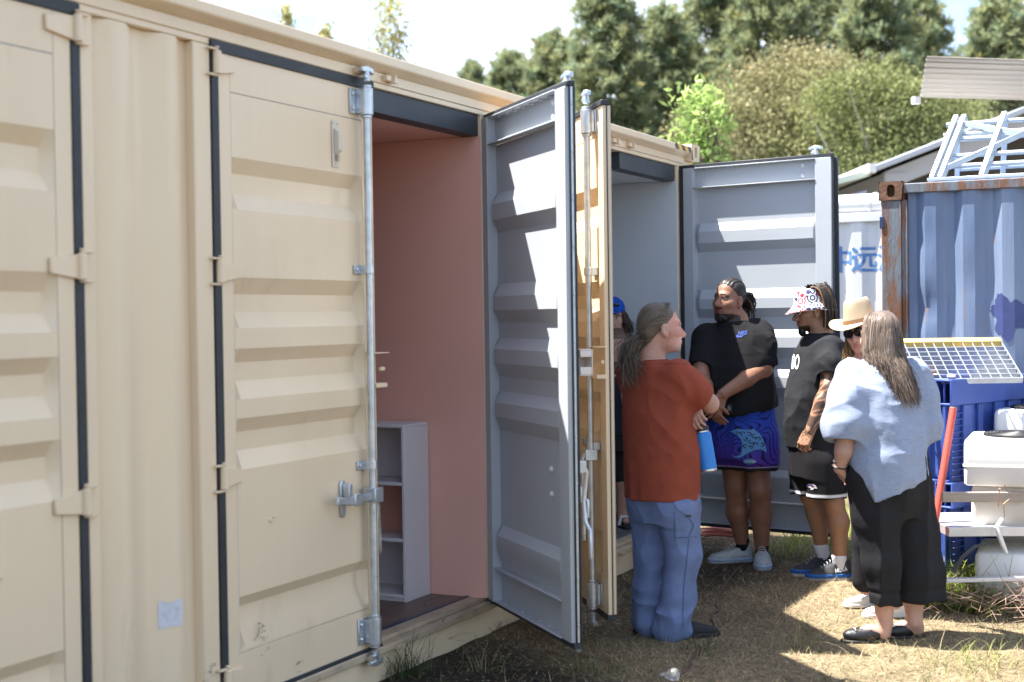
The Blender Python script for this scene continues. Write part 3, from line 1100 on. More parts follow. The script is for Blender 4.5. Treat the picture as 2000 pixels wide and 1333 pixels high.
while x < LB - 0.35:
    bpoly += [(x, 0.062), (x + 0.055, 0.062), (x + 0.115, 0.024), (x + 0.190, 0.024)]
    x += 0.25
bpoly += [(LB - 0.17, 0.062)]
# side sheet, cut into rows so that dents can be pressed into it
rows = [0.16 + i * (HB - 0.085 - 0.16) / 30 for i in range(31)]
xs = []
for i in range(len(bpoly) - 1):
    (a, ya), (c, yc) = bpoly[i], bpoly[i + 1]
    for k in range(3):
        xs.append((a + (c - a) * k / 3, ya + (yc - ya) * k / 3))
xs.append(bpoly[-1])
V = []
for z in rows:
    for (p, q) in xs:
        d = 0.0
        for (dx, dz, rr, am) in ((0.30, 1.72, 0.10, 0.03), (0.42, 1.5, 0.07, 0.014), (0.62, 1.9, 0.16, 0.012), (0.86, 1.3, 0.2, 0.014), (0.29, 2.2, 0.09, 0.010)):
            d += am * math.exp(-((p - dx) ** 2 + (z - dz) ** 2) / rr ** 2)
        V.append((p, q + d, z))
nX = len(xs)
F = [(r * nX + i, r * nX + i + 1, (r + 1) * nX + i + 1, (r + 1) * nX + i) for r in range(len(rows) - 1) for i in range(nX - 1)]
MB().add(V, F).build('side_panel', bluepaint, bl, sharp=18, recalc=False)
MB().box(0.05, LB, DB - 0.03, DB, 0.1, HB - 0.02).build('back_panel', bluepaint, bl)
MB().box(0.02, LB - 0.02, 0.0705, DB - 0.031, HB - 0.05, HB - 0.022).build('roof_panel', bluepaint, bl)
MB().box(0.02, 0.05, 0.179, DB - 0.031, 0.1, HB - 0.051).build('end_panel', bluepaint, bl)
# dark paint patch sprayed over the ribs
def rib_depth(px_, polyl):
    for i in range(len(polyl) - 1):
        (a, ya), (c, yc) = polyl[i], polyl[i + 1]
        if a <= px_ <= c:
            return ya + (yc - ya) * (px_ - a) / (c - a)
    return polyl[-1][1]
rngp = random.Random(5)
n = 72
pb = MB()
cx, cz = 0.845, 1.66
pts = []
for k in range(n):
    t = 2 * math.pi * k / n
    rr = 0.115 * (1 + 0.22 * math.sin(3 * t + 1) + 0.13 * math.sin(7 * t) + 0.06 * rngp.uniform(-1, 1))
    pts.append((cx + rr * math.cos(t) * 1.05, cz + rr * math.sin(t) * 1.15))
bmp = bmesh.new()
face = bmp.faces.new([bmp.verts.new((p, 0, q)) for p, q in pts])
for (p, q) in bpoly:
    if cx - 0.2 < p < cx + 0.2:
        g_ = bmp.verts[:] + bmp.edges[:] + bmp.faces[:]
        bmesh.ops.bisect_plane(bmp, geom=g_, plane_co=(p, 0, 0), plane_no=(1, 0, 0))
for v_ in bmp.verts:
    v_.co.y = rib_depth(v_.co.x, bpoly) - 0.003 + 0.014 * math.exp(-((v_.co.x - 0.86) ** 2 + (v_.co.z - 1.3) ** 2) / 0.04)
me = bpy.data.meshes.new('paint_patch')
bmp.to_mesh(me)
bmp.free()
link('paint_patch', me, mat('navy_patch', (0.035, 0.05, 0.15), 0.6, col2=(0.05, 0.07, 0.2), vscale=8, col3=(0.3, 0.33, 0.42), v3scale=20, v3pos=(0.7, 0.74)), bl, sharp=20)

# ------------------------------------------------------------------ white container behind, with blue characters
whitep = mat('white_container_paint', (0.62, 0.64, 0.67), 0.5, col2=(0.54, 0.56, 0.60), vscale=1.5, stretch=(3, 3, 0.5), col3=(0.30, 0.20, 0.13), v3scale=6, v3pos=(0.70, 0.77))
wc = empty('shipping_container', (9.05, 1.25, 0.0), -math.pi / 2, 'white shipping container with blue Chinese characters behind the rightmost open door', 'container')
wpoly = []
x = 0.10
while x < 5.7:
    wpoly += [(x, 0.050), (x + 0.07, 0.050), (x + 0.135, 0.014), (x + 0.22, 0.014), (x + 0.278, 0.05)]
    x += 0.279
MB().strip(wpoly, 2, 0.16, 2.50).build('side_panel', whitep, wc, sharp=20)
MB().box(0.0, 6.06, 0.0, 0.07, 2.5005, 2.585).build('top_rail', whitep, wc, 0.006)
MB().box(0.0, 6.06, 0.0, 0.07, 0.0, 0.1595).build('bottom_rail', whitep, wc, 0.006)
MB().box(0.0, 0.0995, 0.004, 0.16, 0.16, 2.50).build('corner_post', whitep, wc, 0.006)
MB().box(0.0, 6.06, 2.40, 2.44, 0.0, 2.58).box(0.0, 0.04, 0.1605, 2.399, 0.0, 2.58).box(6.02, 6.06, 0.071, 2.399, 0.0, 2.58).box(0.041, 6.019, 0.0705, 2.399, 2.54, 2.575).build('shell', whitep, wc)


def text_mesh(s, size, extr=0.0):
    cu = bpy.data.curves.new('txt', 'FONT')
    cu.body = s
    cu.size = size
    cu.extrude = extr
    cu.resolution_u = 4
    ob = bpy.data.objects.new('txt', cu)
    COL.objects.link(ob)
    bpy.context.view_layer.update()
    dg = bpy.context.evaluated_depsgraph_get()
    me_ = bpy.data.meshes.new_from_object(ob.evaluated_get(dg))
    bpy.data.objects.remove(ob)
    return me_


bluetxt = mat('blue_lettering', (0.06, 0.17, 0.42), 0.6, col2=(0.12, 0.24, 0.48), vscale=20)
for ch, x0 in (('中', 1.375), ('远', 1.60), ('海', 1.85), ('运', 2.10)):
    tm = text_mesh(ch, 0.262)
    bmx = bmesh.new()
    for q_, (dx_, dz_) in enumerate(((0, 0), (0.009, 0.0), (0.0, 0.009), (0.009, 0.009))):
        t2 = tm.copy()
        for v_ in t2.vertices:
            v_.co = (x0 + v_.co.x + dx_, 0.0004 * q_, 2.05 + v_.co.y + dz_)
        bmx.from_mesh(t2)
    for (p, q) in wpoly:
        if x0 - 0.05 < p < x0 + 0.35:
            bmesh.ops.bisect_plane(bmx, geom=bmx.verts[:] + bmx.edges[:] + bmx.faces[:], plane_co=(p, 0, 0), plane_no=(1, 0, 0))
    for v_ in bmx.verts:
        v_.co.y = rib_depth(v_.co.x, wpoly) - 0.003 - v_.co.y
    bmx.to_mesh(tm)
    bmx.free()
    link('lettering', tm, bluetxt, wc, sharp=20)
# long white tubes lying on the roof of the white container
pvc = mat('white_pvc', (0.78, 0.79, 0.80), 0.4, col2=(0.70, 0.70, 0.69), vscale=3)
for (dx, z, r_, lab) in ((0.10, 2.586 + 0.085, 0.085, 'thick white pipe lying on the roof of the white container, the nearer one'), (0.32, 2.586 + 0.10, 0.10, 'thick white pipe behind another on the roof of the white container')):
    t = empty('plastic_pipe', (9.05 + dx, 0.9, z), 0, lab, 'pipe')
    MB().tube([(0, 0, 0), (0, -3.6, 0)], r_, 20).build('pipe_body', pvc, t)
    for yy in (-0.9, -1.42, -2.5):
        MB().tube([(0, yy, 0), (0, yy - 0.03, 0)], r_ * 1.10, 20).build('collar', pvc, t)

# ------------------------------------------------------------------ steel frames stacked on the blue container
fr = empty('steel_frame', (5.6, -1.6, 2.545), 0, 'galvanised steel roof frame stacked on top of the blue container', 'frame')
frm = mat('bright_galvanised', (0.50, 0.55, 0.60), 0.4, 0.55, col2=(0.40, 0.45, 0.50), vscale=12)
org = Vector((5.6, -1.6, 2.545))


def bar(a, b_, w, h, name='bar', up=Vector((0, 0, 1))):
    """rectangular bar between two world points"""
    a, b_ = Vector(a) - org, Vector(b_) - org
    d = b_ - a
    L = d.length
    z = d.normalized()
    x = z.cross(up)
    x = x.normalized() if x.length > 1e-4 else Vector((1, 0, 0))
    y = z.cross(x)
    M_ = Matrix((x, y, z)).transposed().to_4x4()
    M_.translation = a
    mb = MB().box(-w / 2, w / 2, -h / 2, h / 2, 0, L, M_)
    return mb.build(name, frm, fr, 0.003)


XF, XA, XB = 5.72, 6.22, 6.95       # front feet, ridge, back feet
ys = [-1.70, -2.03, -2.36, -2.69, -3.02]
for k, y in enumerate(ys):
    ya = y - 0.09
    for off in ((0.0, 0.055) if k == 0 else (0.0,)):
        bar((XF, y - off, 2.56), (XA, ya - off, 3.04), 0.034, 0.062, 'rafter')
    bar((XA + 0.03, ya, 3.03), (XB, y + 0.03, 2.56), 0.034, 0.055, 'rafter')
for (x_, z_) in ((XF + 0.10, 2.66), (XF + 0.19, 2.74), (XF + 0.33, 2.87), (XF + 0.37, 2.91), (XA, 3.0)):
    a = MB().tube([Vector((x_ + 0.04, ys[0] - 0.01, z_)) - org, Vector((x_ + 0.04, ys[-1] - 0.1, z_)) - org], 0.017, 10)
    a.build('cross_tube', frm, fr)
for (x_, z_) in ((XA + 0.2, 2.92), (XA + 0.5, 2.72)):
    MB().tube([Vector((x_, ys[0] - 0.01, z_)) - org, Vector((x_, ys[-1] - 0.1, z_)) - org], 0.017, 10).build('cross_tube', frm, fr)
bar((XF - 0.06, ys[0] + 0.02, 2.556), (XF - 0.06, ys[-1], 2.556), 0.06, 0.022, 'base_channel')
bar((XA - 0.06, ys[0] - 0.10, 3.0), (XF + 0.28, ys[2] - 0.02, 2.84), 0.006, 0.04, 'brace')
bar((XF + 0.07, ys[0] - 0.05, 2.63), (XF + 0.36, ys[2] - 0.02, 2.93), 0.006, 0.04, 'brace')

# ------------------------------------------------------------------ metal awning high at the right
sheetm = mat('aged_roof_sheet', (0.40, 0.37, 0.335), 0.55, 0.2, col2=(0.30, 0.275, 0.25), vscale=2.2, stretch=(0.6, 6, 1), col3=(0.30, 0.19, 0.12), v3scale=2, v3pos=(0.62, 0.75))
aw = empty('metal_awning', (10.0, -4.4, 0), R(-49), 'grey brown ribbed metal awning roof high at the right', 'awning')
awi = Matrix.Translation((10.0, -4.4, 0)) @ Matrix.Rotation(R(-49), 4, 'Z')
awinv = awi.inverted()
A0 = awinv @ Vector((7.93, -1.28, 3.8))
A1 = awinv @ Vector((10.25, -0.80, 3.8))
# ribs run along local x; sheet from the left edge A0-A1 to far right
mbw = MB()
nr = 8
prev = None
V, F = [], []
prof = []
for k in range(nr):
    f0 = k / nr
    for (df, dz) in ((0.0, 0.0), (0.7, 0.0), (0.75, 0.018), (0.93, 0.018)):
        prof.append((f0 + df / nr, dz))
prof.append((1.0, 0.0))
for f, dz in prof:
    q = A0.lerp(A1, f)
    for xx in (q.x, 6.0):
        V.append((xx, q.y, 3.8 + dz))
for i in range(len(prof) - 1):
    F.append((2 * i, 2 * i + 1, 2 * i + 3, 2 * i + 2))
o = MB().add(V, F).build('roof_sheet', sheetm, aw, sharp=20, recalc=False)
md = o.modifiers.new('solid', 'SOLIDIFY')
md.thickness = 0.004
MB().prism([(A0.y - 0.02, 3.79), (A0.y - 0.02, 3.70), (A0.y + 0.0, 3.70), (A0.y + 0.0, 3.79)], 0, 3.0, 6.0).build('edge_beam', sheetm, aw)
for xx in (3.4, 5.8):
    for yy in (A0.y * 0.8 + A1.y * 0.2, A0.y * 0.1 + A1.y * 0.9):
        MB().box(xx, xx + 0.1, yy, yy + 0.1, 0, 3.795).build('post', frm, aw)
MB().box(A1.x - 0.08, A1.x - 0.01, A1.y - 0.03, A1.y + 0.03, 3.73, 3.80).build('gutter_end', pvc, aw)

# ------------------------------------------------------------------ shed with a gable behind
shedw = mat('pale_grey_cladding', (0.46, 0.50, 0.58), 0.6, col2=(0.42, 0.455, 0.53), vscale=2)
shedr = mat('grey_roof_sheet', (0.44, 0.48, 0.55), 0.5, col2=(0.40, 0.44, 0.50), vscale=2)
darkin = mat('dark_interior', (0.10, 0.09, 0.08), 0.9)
s0 = at_depth(1730, 600, 22)
yaw_r = math.atan2(CR.y, CR.x)
shd = empty('shed', (s0.x, s0.y, 0), yaw_r, 'pale grey gabled shed with an open front behind the blue container', 'shed')
ez, W2, pitch = 3.85, 6.5, 0.375
MB().box(0.0, 0.35, 0.0, 0.2, 0, ez - 0.05).build('front_post', shedw, shd, 0.01)
MB().prism([(0.0, ez - 0.04), (W2, ez - 0.04 + W2 * pitch), (2 * W2, ez - 0.04), (2 * W2, ez - 0.30), (W2, ez - 0.30 + W2 * pitch), (0.36, ez - 0.20)], 1, 0.02, 0.18).build('gable_beam', shedw, shd, 0.01)
MB().prism([(0.36, 0.0), (2 * W2 - 0.31, 0.0), (2 * W2 - 0.31, ez - 0.12), (W2, ez + W2 * pitch - 0.14), (0.36, ez - 0.05)], 1, 0.9, 1.0).build('opening_shade_panel', mat('shed_shadow_wall', (0.075, 0.07, 0.065), 0.9), shd)  # dark panel put in for the shade inside the open front
MB().box(2 * W2 - 0.3, 2 * W2, 0.0, 8.0, 0, ez).build('side_wall', shedw, shd)
MB().box(0.0, 0.2, 0.21, 8.0, 0, ez - 0.06).build('side_wall', shedw, shd)
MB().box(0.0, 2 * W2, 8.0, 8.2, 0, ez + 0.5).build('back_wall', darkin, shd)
for s_ in (0, 1):
    pr = [(-0.25, ez - 0.08), (W2, ez + (W2) * pitch + 0.02), (W2, ez + W2 * pitch + 0.12), (-0.25, ez + 0.02)]
    if s_:
        pr = [(2 * W2 - p, q) for p, q in pr]
    MB().prism(pr, 1, -0.45, 8.3).build('roof', shedr, shd, 0.01)
MB().box(-0.36, -0.255, -0.5, 8.3, ez - 0.10, ez + 0.04).build('gutter', pvc, shd)
# lean-to to the left
ln = [(-0.30, 3.72), (-3.2, 3.02), (-3.2, 3.10), (-0.30, 3.82)]
MB().prism(ln, 1, -0.3, 6).build('lean_to_roof', mat('pale_green_sheet', (0.62, 0.70, 0.62), 0.5), shd)
MB().prism([(-0.30, 3.52), (-3.2, 2.80), (-3.2, 2.55), (-0.30, 3.27)], 1, -0.1, 0.05).build('lean_to_beam', mat('blue_grey_beam', (0.36, 0.42, 0.60), 0.5), shd)
MB().box(-3.3, -3.1, -0.1, 0.05, 0, 2.79).build('post', shedw, shd)
MB().box(-3.2, 0.0, 6.0, 6.1, 0, 3.0).build('back_wall', darkin, shd)
# ------------------------------------------------------------------ things in front of the blue container
bluepl = mat('blue_plastic', (0.035, 0.072, 0.29), 0.42, col2=(0.05, 0.10, 0.36), vscale=3, col3=(0.10, 0.16, 0.45), v3scale=9, v3pos=(0.60, 0.72), bump=0.15, bscale=12)
bin_dir = math.atan2(-0.36, 0.93)


def bulk_bin(z0, label):
    """plastic pallet box: hollow rim beam open at its end, ribbed walls. local x along the wide face, y into depth"""
    H, Lx, Dy = 0.618, 0.98, 0.62
    root = empty('pallet_box', (4.372, -2.035, z0), bin_dir, label, 'plastic box', 'blue plastic boxes stacked by the blue container')
    t = 0.012
    rim = MB()
    z1, zt = H - 0.155, H
    # hollow beam along the wide face, open at x=0 end
    for (y0, y1) in ((0.0, 0.12), (Dy - 0.12, Dy)):
        rim.box(0, Lx, y0, y0 + t, z1, zt)
        rim.box(0, Lx, y1 - t, y1, z1, zt)
        rim.box(0, Lx, y0 + t + 0.0002, y1 - t - 0.0002, zt - t, zt)
        rim.box(0, Lx, y0 + t + 0.0002, y1 - t - 0.0002, z1, z1 + t)
        rim.box(0.25, 0.26, y0 + t + 0.0004, y1 - t - 0.0004, z1 + t + 0.0002, zt - t - 0.0002)
        rim.box(0.012, 0.03, y0 + 0.055, y0 + 0.062, z1 + t + 0.0002, zt - t - 0.0002)
    rim.box(0.02, 0.035, 0.1205, Dy - 0.1205, z1, zt)
    rim.box(Lx - 0.03, Lx, 0.1205, Dy - 0.1205, z1, zt)
    rim.build('rim_beam', bluepl, root, 0.004, seg=2)
    wall = MB()
    wall.box(0.03, Lx - 0.01, 0.03, 0.045, 0.0, z1 - 0.0005)
    wall.box(0.03, Lx - 0.01, Dy - 0.045, Dy - 0.03, 0.0, z1 - 0.0005)
    wall.box(0.03, 0.045, 0.0455, Dy - 0.0455, 0.0, z1 - 0.0005)
    wall.box(Lx - 0.025, Lx - 0.01, 0.0455, Dy - 0.0455, 0.0, z1 - 0.0005)
    wall.box(0.046, Lx - 0.026, 0.046, Dy - 0.046, 0.01, 0.03)
    wall.build('wall', bluepl, root)
    for u in (0.15, 0.33, 0.36, 0.53, 0.70, 0.73, 0.9):
        MB().box(u, u + (0.022 if u in (0.33, 0.36, 0.70, 0.73) else 0.10), 0.006, 0.0298, 0.01, z1 - 0.001).build('rib', bluepl, root, 0.004)
    for k in range(11):
        z = 0.03 + k * 0.038
        MB().box(0.032, 0.145, 0.010, 0.0298, z, z + 0.007).build('grip_rib', bluepl, root, 0.002)
    for yy in (0.05, 0.16, 0.30, 0.44, 0.56):
        MB().box(0.004, 0.0298, yy, yy + 0.014, 0.0, z1 - 0.001).build('rib', bluepl, root, 0.003)
    MB().box(0.0, 0.029, 0.03, Dy - 0.03, 0.0, 0.014).build('foot_rail', bluepl, root, 0.003)
    if z0 > 0.3:
        MB().box(0.05, Lx - 0.04, 0.125, Dy - 0.125, H - 0.03, H - 0.012).build('dark_backing', mat('dark_backing_sheet', (0.03, 0.04, 0.09), 0.6), root, 0.003)  # dark backing sheet, added so the gaps of the grating look dark
    return root


bulk_bin(0.005, 'lower of two stacked blue plastic boxes beside the white machines')
bulk_bin(0.6245, 'upper of two stacked blue plastic boxes with the steel grating on top')

# grating stair tread leaning on the boxes
steelg = mat('grating_steel', (0.42, 0.45, 0.50), 0.5, 0.6, col2=(0.32, 0.345, 0.39), vscale=15)
yel = mat('yellow_nosing', (0.72, 0.52, 0.16), 0.7, col2=(0.62, 0.43, 0.10), vscale=14)
P0 = at_depth(1997, 739, 8.62)      # near right
P1 = at_depth(1955, 669, 9.03)      # far right
tw = 0.80
rx = (Vector((CR.x, CR.y, 0))).normalized()
gr = empty('grating_tread', P0, 0, 'steel grating stair tread with a yellow edge lying on the blue boxes', 'grating')
ux = -rx
uy = (P1 - P0)
dl = uy.length
uy = uy.normalized()
uz = ux.cross(uy).normalized()
if uz.z < 0:
    uz = -uz
GM = Matrix((ux, uy, uz)).transposed().to_4x4()


def gb(name, x0, x1, y0, y1, z0, z1, m_=None):
    return MB().box(x0, x1, y0, y1, z0, z1, GM).build(name, m_ or steelg, gr)


gb('edge_plate', 0, tw, -0.006, 0.0, -0.03, 0.006)
gb('side_plate', -0.006, -0.0005, 0.0, dl, -0.03, 0.006)
gb('side_plate', tw + 0.0005, tw + 0.006, 0.0, dl, -0.03, 0.006)
gb('nosing', -0.006, tw + 0.006, dl + 0.0005, dl + 0.05, -0.03, 0.010, yel)
for k in range(1, 8):
    y = dl * k / 8
    gb('bearing_bar', 0, tw, y - 0.0025, y + 0.0025, -0.025, 0.002)
for k in range(1, 13):
    x = tw * k / 13
    gb('cross_bar', x - 0.0022, x + 0.0022, 0.0003, dl, -0.006, 0.0045)
timber = mat('grey_timber', (0.42, 0.35, 0.29), 0.8, col2=(0.33, 0.28, 0.24), vscale=4, stretch=(1, 8, 8), bump=0.2, bscale=20)
pk = at_depth(1880, 700, 9.02)
o = MB().box(-0.05, 0.05, -0.03, 0.03, 1.2435, P1.z - 0.045, Matrix.Translation((pk.x, pk.y, 0)) @ Matrix.Rotation(yaw_r, 4, 'Z')).build('timber_block', timber, None, 0.004)
tag(o, 'timber offcut propping up the back of the steel grating', 'timber')
# two pebbly lumps on the box corner
for i, (px, py, c_) in enumerate(((1858, 739, (0.62, 0.56, 0.52)), (1827, 738, (0.45, 0.22, 0.15)))):
    q = at_depth(px, py, 8.6 if i == 0 else 8.72)
    b_ = MB()
    b_.lathe([(0.004, -0.014), (0.022, -0.010), (0.027, 0.004), (0.018, 0.014), (0.004, 0.017)], 12, Matrix.Translation((q.x, q.y, 1.257)) @ Matrix.Scale(1.3, 4, (1, 0, 0)))
    o = b_.build('stone', mat('stone_%d' % i, c_, 0.9, bump=0.5, bscale=60))
    tag(o, ('pale stone on the top corner of the upper blue box', 'reddish stone on the far end of the upper blue box')[i], 'stone')

# red post leaning on the boxes
redp = mat('red_post_paint', (0.46, 0.075, 0.05), 0.6, col2=(0.38, 0.06, 0.045), vscale=8)
a_ = at_depth(1862, 798, 8.22)
g_ = on_plane(1797, 1085, 2, 0.0)
g_ = at_depth(1800, 1120, 7.98)
o = empty('post', (g_.x, g_.y, 0), 0, 'red painted round post leaning against the blue boxes', 'post')
top = a_ - Vector((g_.x, g_.y, 0))
bot = Vector((0, 0, 0.01))
MB().tube([bot, top], 0.021, 18).build('shaft', redp, o)
dn_ = (top - bot).normalized()
MB().tube([top + dn_ * 0.0002, top + dn_ * 0.003], 0.0205, 18).build('cut_end', mat('cut_wood', (0.55, 0.36, 0.18), 0.8), o)

# stacked white air conditioner units
acm = mat('white_enamel', (0.74, 0.74, 0.74), 0.4, col2=(0.70, 0.69, 0.68), vscale=2)
acb = mat('beige_enamel', (0.62, 0.58, 0.53), 0.5, col2=(0.52, 0.47, 0.42), vscale=3)
blackp = mat('black_plastic', (0.02, 0.02, 0.022), 0.5)


def rounded_rect(w, d, r, n=5):
    pts = []
    for cx, cy, a0 in ((w - r, r, -90), (w - r, d - r, 0), (r, d - r, 90), (r, r, 180)):
        for k in range(n + 1):
            a = R(a0 + 90 * k / n)
            pts.append((cx + r * math.cos(a), cy + r * math.sin(a)))
    return pts


def ac_unit(loc, w, d, h, material, label, fan=True, band=True):
    """an outdoor unit lying on its back; local x along the front, y into depth"""
    root = empty('air_conditioner', loc, yaw_r - R(22), label, 'air conditioner', 'old air conditioner units stacked at the right')
    body = MB()
    # body with softened top edge: three stacked outlines
    rings = [(0.0, 0.012), (0.012, 0.0), (h * 0.62, 0.0), (h - 0.024, 0.002), (h - 0.008, 0.008), (h, 0.020)]
    n = None
    V, F = [], []
    for z, ins in rings:
        pts = rounded_rect(w - 2 * ins, d - 2 * ins, 0.032)
        n = len(pts)
        V += [(p + ins, q + ins, z) for p, q in pts]
    for i in range(len(rings) - 1):
        for k in range(n):
            k2 = (k + 1) % n
            F.append((i * n + k, i * n + k2, (i + 1) * n + k2, (i + 1) * n + k))
    F.append(tuple(range(n))[::-1])
    F.append(tuple(range((len(rings) - 1) * n, len(rings) * n)))
    body.add(V, F)
    body.build('body', material, root, sharp=50)
    if band:
        pts = rounded_rect(w + 0.012, d + 0.012, 0.038)
        MB().prism([(p - 0.006, q - 0.006) for p, q in pts], 2, h * 0.40, h * 0.46).build('seam_band', material, root, 0.003)
    if fan:
        cx, cy, rr = w * 0.34, d * 0.55, 0.20
        MB().lathe([(rr, h + 0.0005), (rr, h + 0.004), (rr - 0.012, h + 0.006)], 40, Matrix.Translation((cx, cy, 0))).build('fan_well', blackp, root)
        for k in range(9):
            r_ = rr - 0.006 - k * 0.02
            ring = [(cx + r_ * math.cos(t), cy + r_ * math.sin(t), h + 0.013 + 0.010 * (1 - (r_ / rr) ** 2)) for t in np.linspace(0, 2 * math.pi, 37)]
            MB().tube(ring, 0.0028, 5, caps=False).build('grille_ring', blackp, root)
        for k in range(6):
            t = math.pi * k / 6 * 2
            MB().tube([(cx + 0.02 * math.cos(t), cy + 0.02 * math.sin(t), h + 0.022), (cx + rr * math.cos(t), cy + rr * math.sin(t), h + 0.010)], 0.004, 5).build('grille_spoke', blackp, root)
        MB().lathe([(0.035, h + 0.010), (0.03, h + 0.026)], 20, Matrix.Translation((cx, cy, 0))).build('fan_hub', blackp, root)
    return root


def cam_xy(px, Z):
    q = at_depth(px, 600, Z)
    return q.x, q.y


x_, y_ = cam_xy(1899, 7.98)
ac_unit((x_, y_, 0.03), 0.82, 0.56, 0.265, acm, 'dirty white air conditioner unit at the bottom of the stack behind the dry twigs', fan=False)
x_, y_ = cam_xy(1893, 8.0)
ac_unit((x_, y_, 0.432), 0.80, 0.55, 0.236, acb, 'beige air conditioner unit in the middle of the stack', fan=False, band=False)
x_, y_ = cam_xy(1879, 7.97)
ac_unit((x_, y_, 0.672), 0.84, 0.58, 0.262, acm, 'white air conditioner unit with a round fan grille on top of the front stack')
x_, y_ = cam_xy(1939, 8.72)
ac_unit((x_, y_, 0.78), 0.84, 0.50, 0.26, acm, 'white air conditioner unit with a fan grille, behind the front stack')
x_, y_ = cam_xy(1942, 8.73)
ac_unit((x_, y_, 0.03), 0.80, 0.50, 0.748, acb, 'tall beige unit standing behind the front stack, mostly hidden', fan=False, band=False)
# drain stub at the left of the top unit
x_, y_ = cam_xy(1872, 8.05)
# strips lying between the units
alu = mat('aluminium_strip', (0.70, 0.70, 0.72), 0.4, 0.6, col2=(0.6, 0.6, 0.62), vscale=10)
def strip_obj(name, px0, py, Z, L, h_, d_, m_, label, cat, tilt=0.0):
    q = at_depth(px0, py, Z)
    o_ = MB().box(0, L, 0, d_, -h_ / 2, h_ / 2).build(name, m_, None, 0.003)
    o_.location = q
    o_.rotation_euler = (0, R(tilt), yaw_r)
    return tag(o_, label, cat)
strip_obj('timber_batten', 1841, 972, 7.90, 1.1, 0.055, 0.028, timber, 'grey timber batten lying across the front of the air conditioner stack', 'timber', 0.6)
strip_obj('aluminium_bar', 1853, 1040, 7.90, 1.1, 0.052, 0.60, alu, 'bright aluminium bar lying between the lower air conditioner units', 'metal bar', 0.3)
strip_obj('aluminium_bar', 1838, 1136, 7.78, 1.1, 0.022, 0.05, alu, 'thin aluminium bar lying on the ground before the twigs', 'metal bar', -0.6)
tape = MB()
tape.tube([at_depth(1957, 1014, 7.86), at_depth(1946, 1030, 7.84), at_depth(1958, 1062, 7.84), at_depth(1966, 1080, 7.86)], [0.010, 0.014, 0.014, 0.010], 6)
o = tape.build('plastic_tape', pvc)
tag(o, 'strip of white plastic tape hanging from the beige air conditioner', 'tape')

# ------------------------------------------------------------------ grass, twigs and litter
rg = np.random.default_rng(77)


def blades(P, L, W, lean, col, name, curl=0.3, seg=3, az=None):
    """tapered bent blades; P bases (n,3)"""
    n = len(P)
    a = rg.uniform(0, 2 * math.pi, n) if az is None else az
    h = np.stack([np.cos(a), np.sin(a), np.zeros(n)], 1)
    sd_ = np.stack([-np.sin(a), np.cos(a), np.zeros(n)], 1)
    V = []
    for k in range(seg + 1):
        t = k / seg
        ang = lean + curl * t
        d = h * np.sin(ang)[:, None] + np.array([0, 0, 1]) * np.cos(ang)[:, None]
        c = P + d * (L * t)[:, None]
        c[:, 2] = np.maximum(c[:, 2], P[:, 2] + 0.002)
        w = (W * (1 - t) ** 0.7 + 0.0003)[:, None] * 0.5
        V += [c - sd_ * w, c + sd_ * w]
    V = np.stack(V, 1)           # n, 2(seg+1), 3
    m_ = 2 * (seg + 1)
    base = np.arange(n)[:, None] * m_
    F = np.concatenate([base + np.array([[2 * k, 2 * k + 1, 2 * k + 3, 2 * k + 2]]) for k in range(seg)], 0)
    return np_mesh(name, V.reshape(-1, 3), F, np.repeat(col, m_, 0))


grassm = mat('grass_blades', (1, 1, 1), 0.8, attr='tint', translucent=0.3, spec=0.2)


def gpos(n, x0, x1, y0, y1):
    P = np.stack([rg.uniform(x0, x1, n), rg.uniform(y0, y1, n), np.zeros(n)], 1)
    ok = ~((P[:, 1] > -0.03) & (P[:, 0] < 5.6))
    P = P[ok]
    P[:, 2] = ground_h(P) - 0.002
    return P


P = gpos(150000, 0.2, 7.6, -3.6, 0.9)
keep = rg.random(len(P)) < 0.18 + 0.82 * straw_lit_cover(P)
P = P[keep]
n = len(P)
g_amt = np.clip(fbm(P, 1.1, 3, 33) * 1.6 + 0.08, 0, 1)[:, None]
straw = np.array([0.38, 0.30, 0.185]) * rg.uniform(0.30, 1.30, (n, 1))
green = np.array([0.10, 0.135, 0.045]) * rg.uniform(0.6, 1.4, (n, 1))
isg = (rg.random((n, 1)) < 0.04 + g_amt * 0.40)
col = np.where(isg, green, straw)
me = blades(P, rg.uniform(0.02, 0.085, n), rg.uniform(0.002, 0.005, n), rg.uniform(0.35, 1.45, n), col, 'dry_grass', 0.5, 1)
tag(link('dry_grass', me, grassm, sharp=None), 'short dry trampled grass over the bare ground', 'grass', kind='stuff')
# lush grass round the boxes and machines
P = np.concatenate([gpos(2600, 4.0, 5.3, -2.5, -1.8), gpos(1800, 3.7, 4.5, -2.35, -1.95), gpos(900, 5.0, 7.0, -1.6, -0.6)])
n = len(P)
col = np.array([0.17, 0.25, 0.05]) * rg.uniform(0.6, 1.3, (n, 1)) + np.array([0.12, 0.06, 0.0]) * rg.random((n, 1)) ** 3
me = blades(P, rg.uniform(0.10, 0.34, n), rg.uniform(0.004, 0.008, n), rg.uniform(0.05, 0.7, n), col, 'lush_grass', 0.8, 3)
tag(link('lush_grass', me, grassm, sharp=None), 'long green grass growing round the blue boxes', 'grass', kind='stuff')


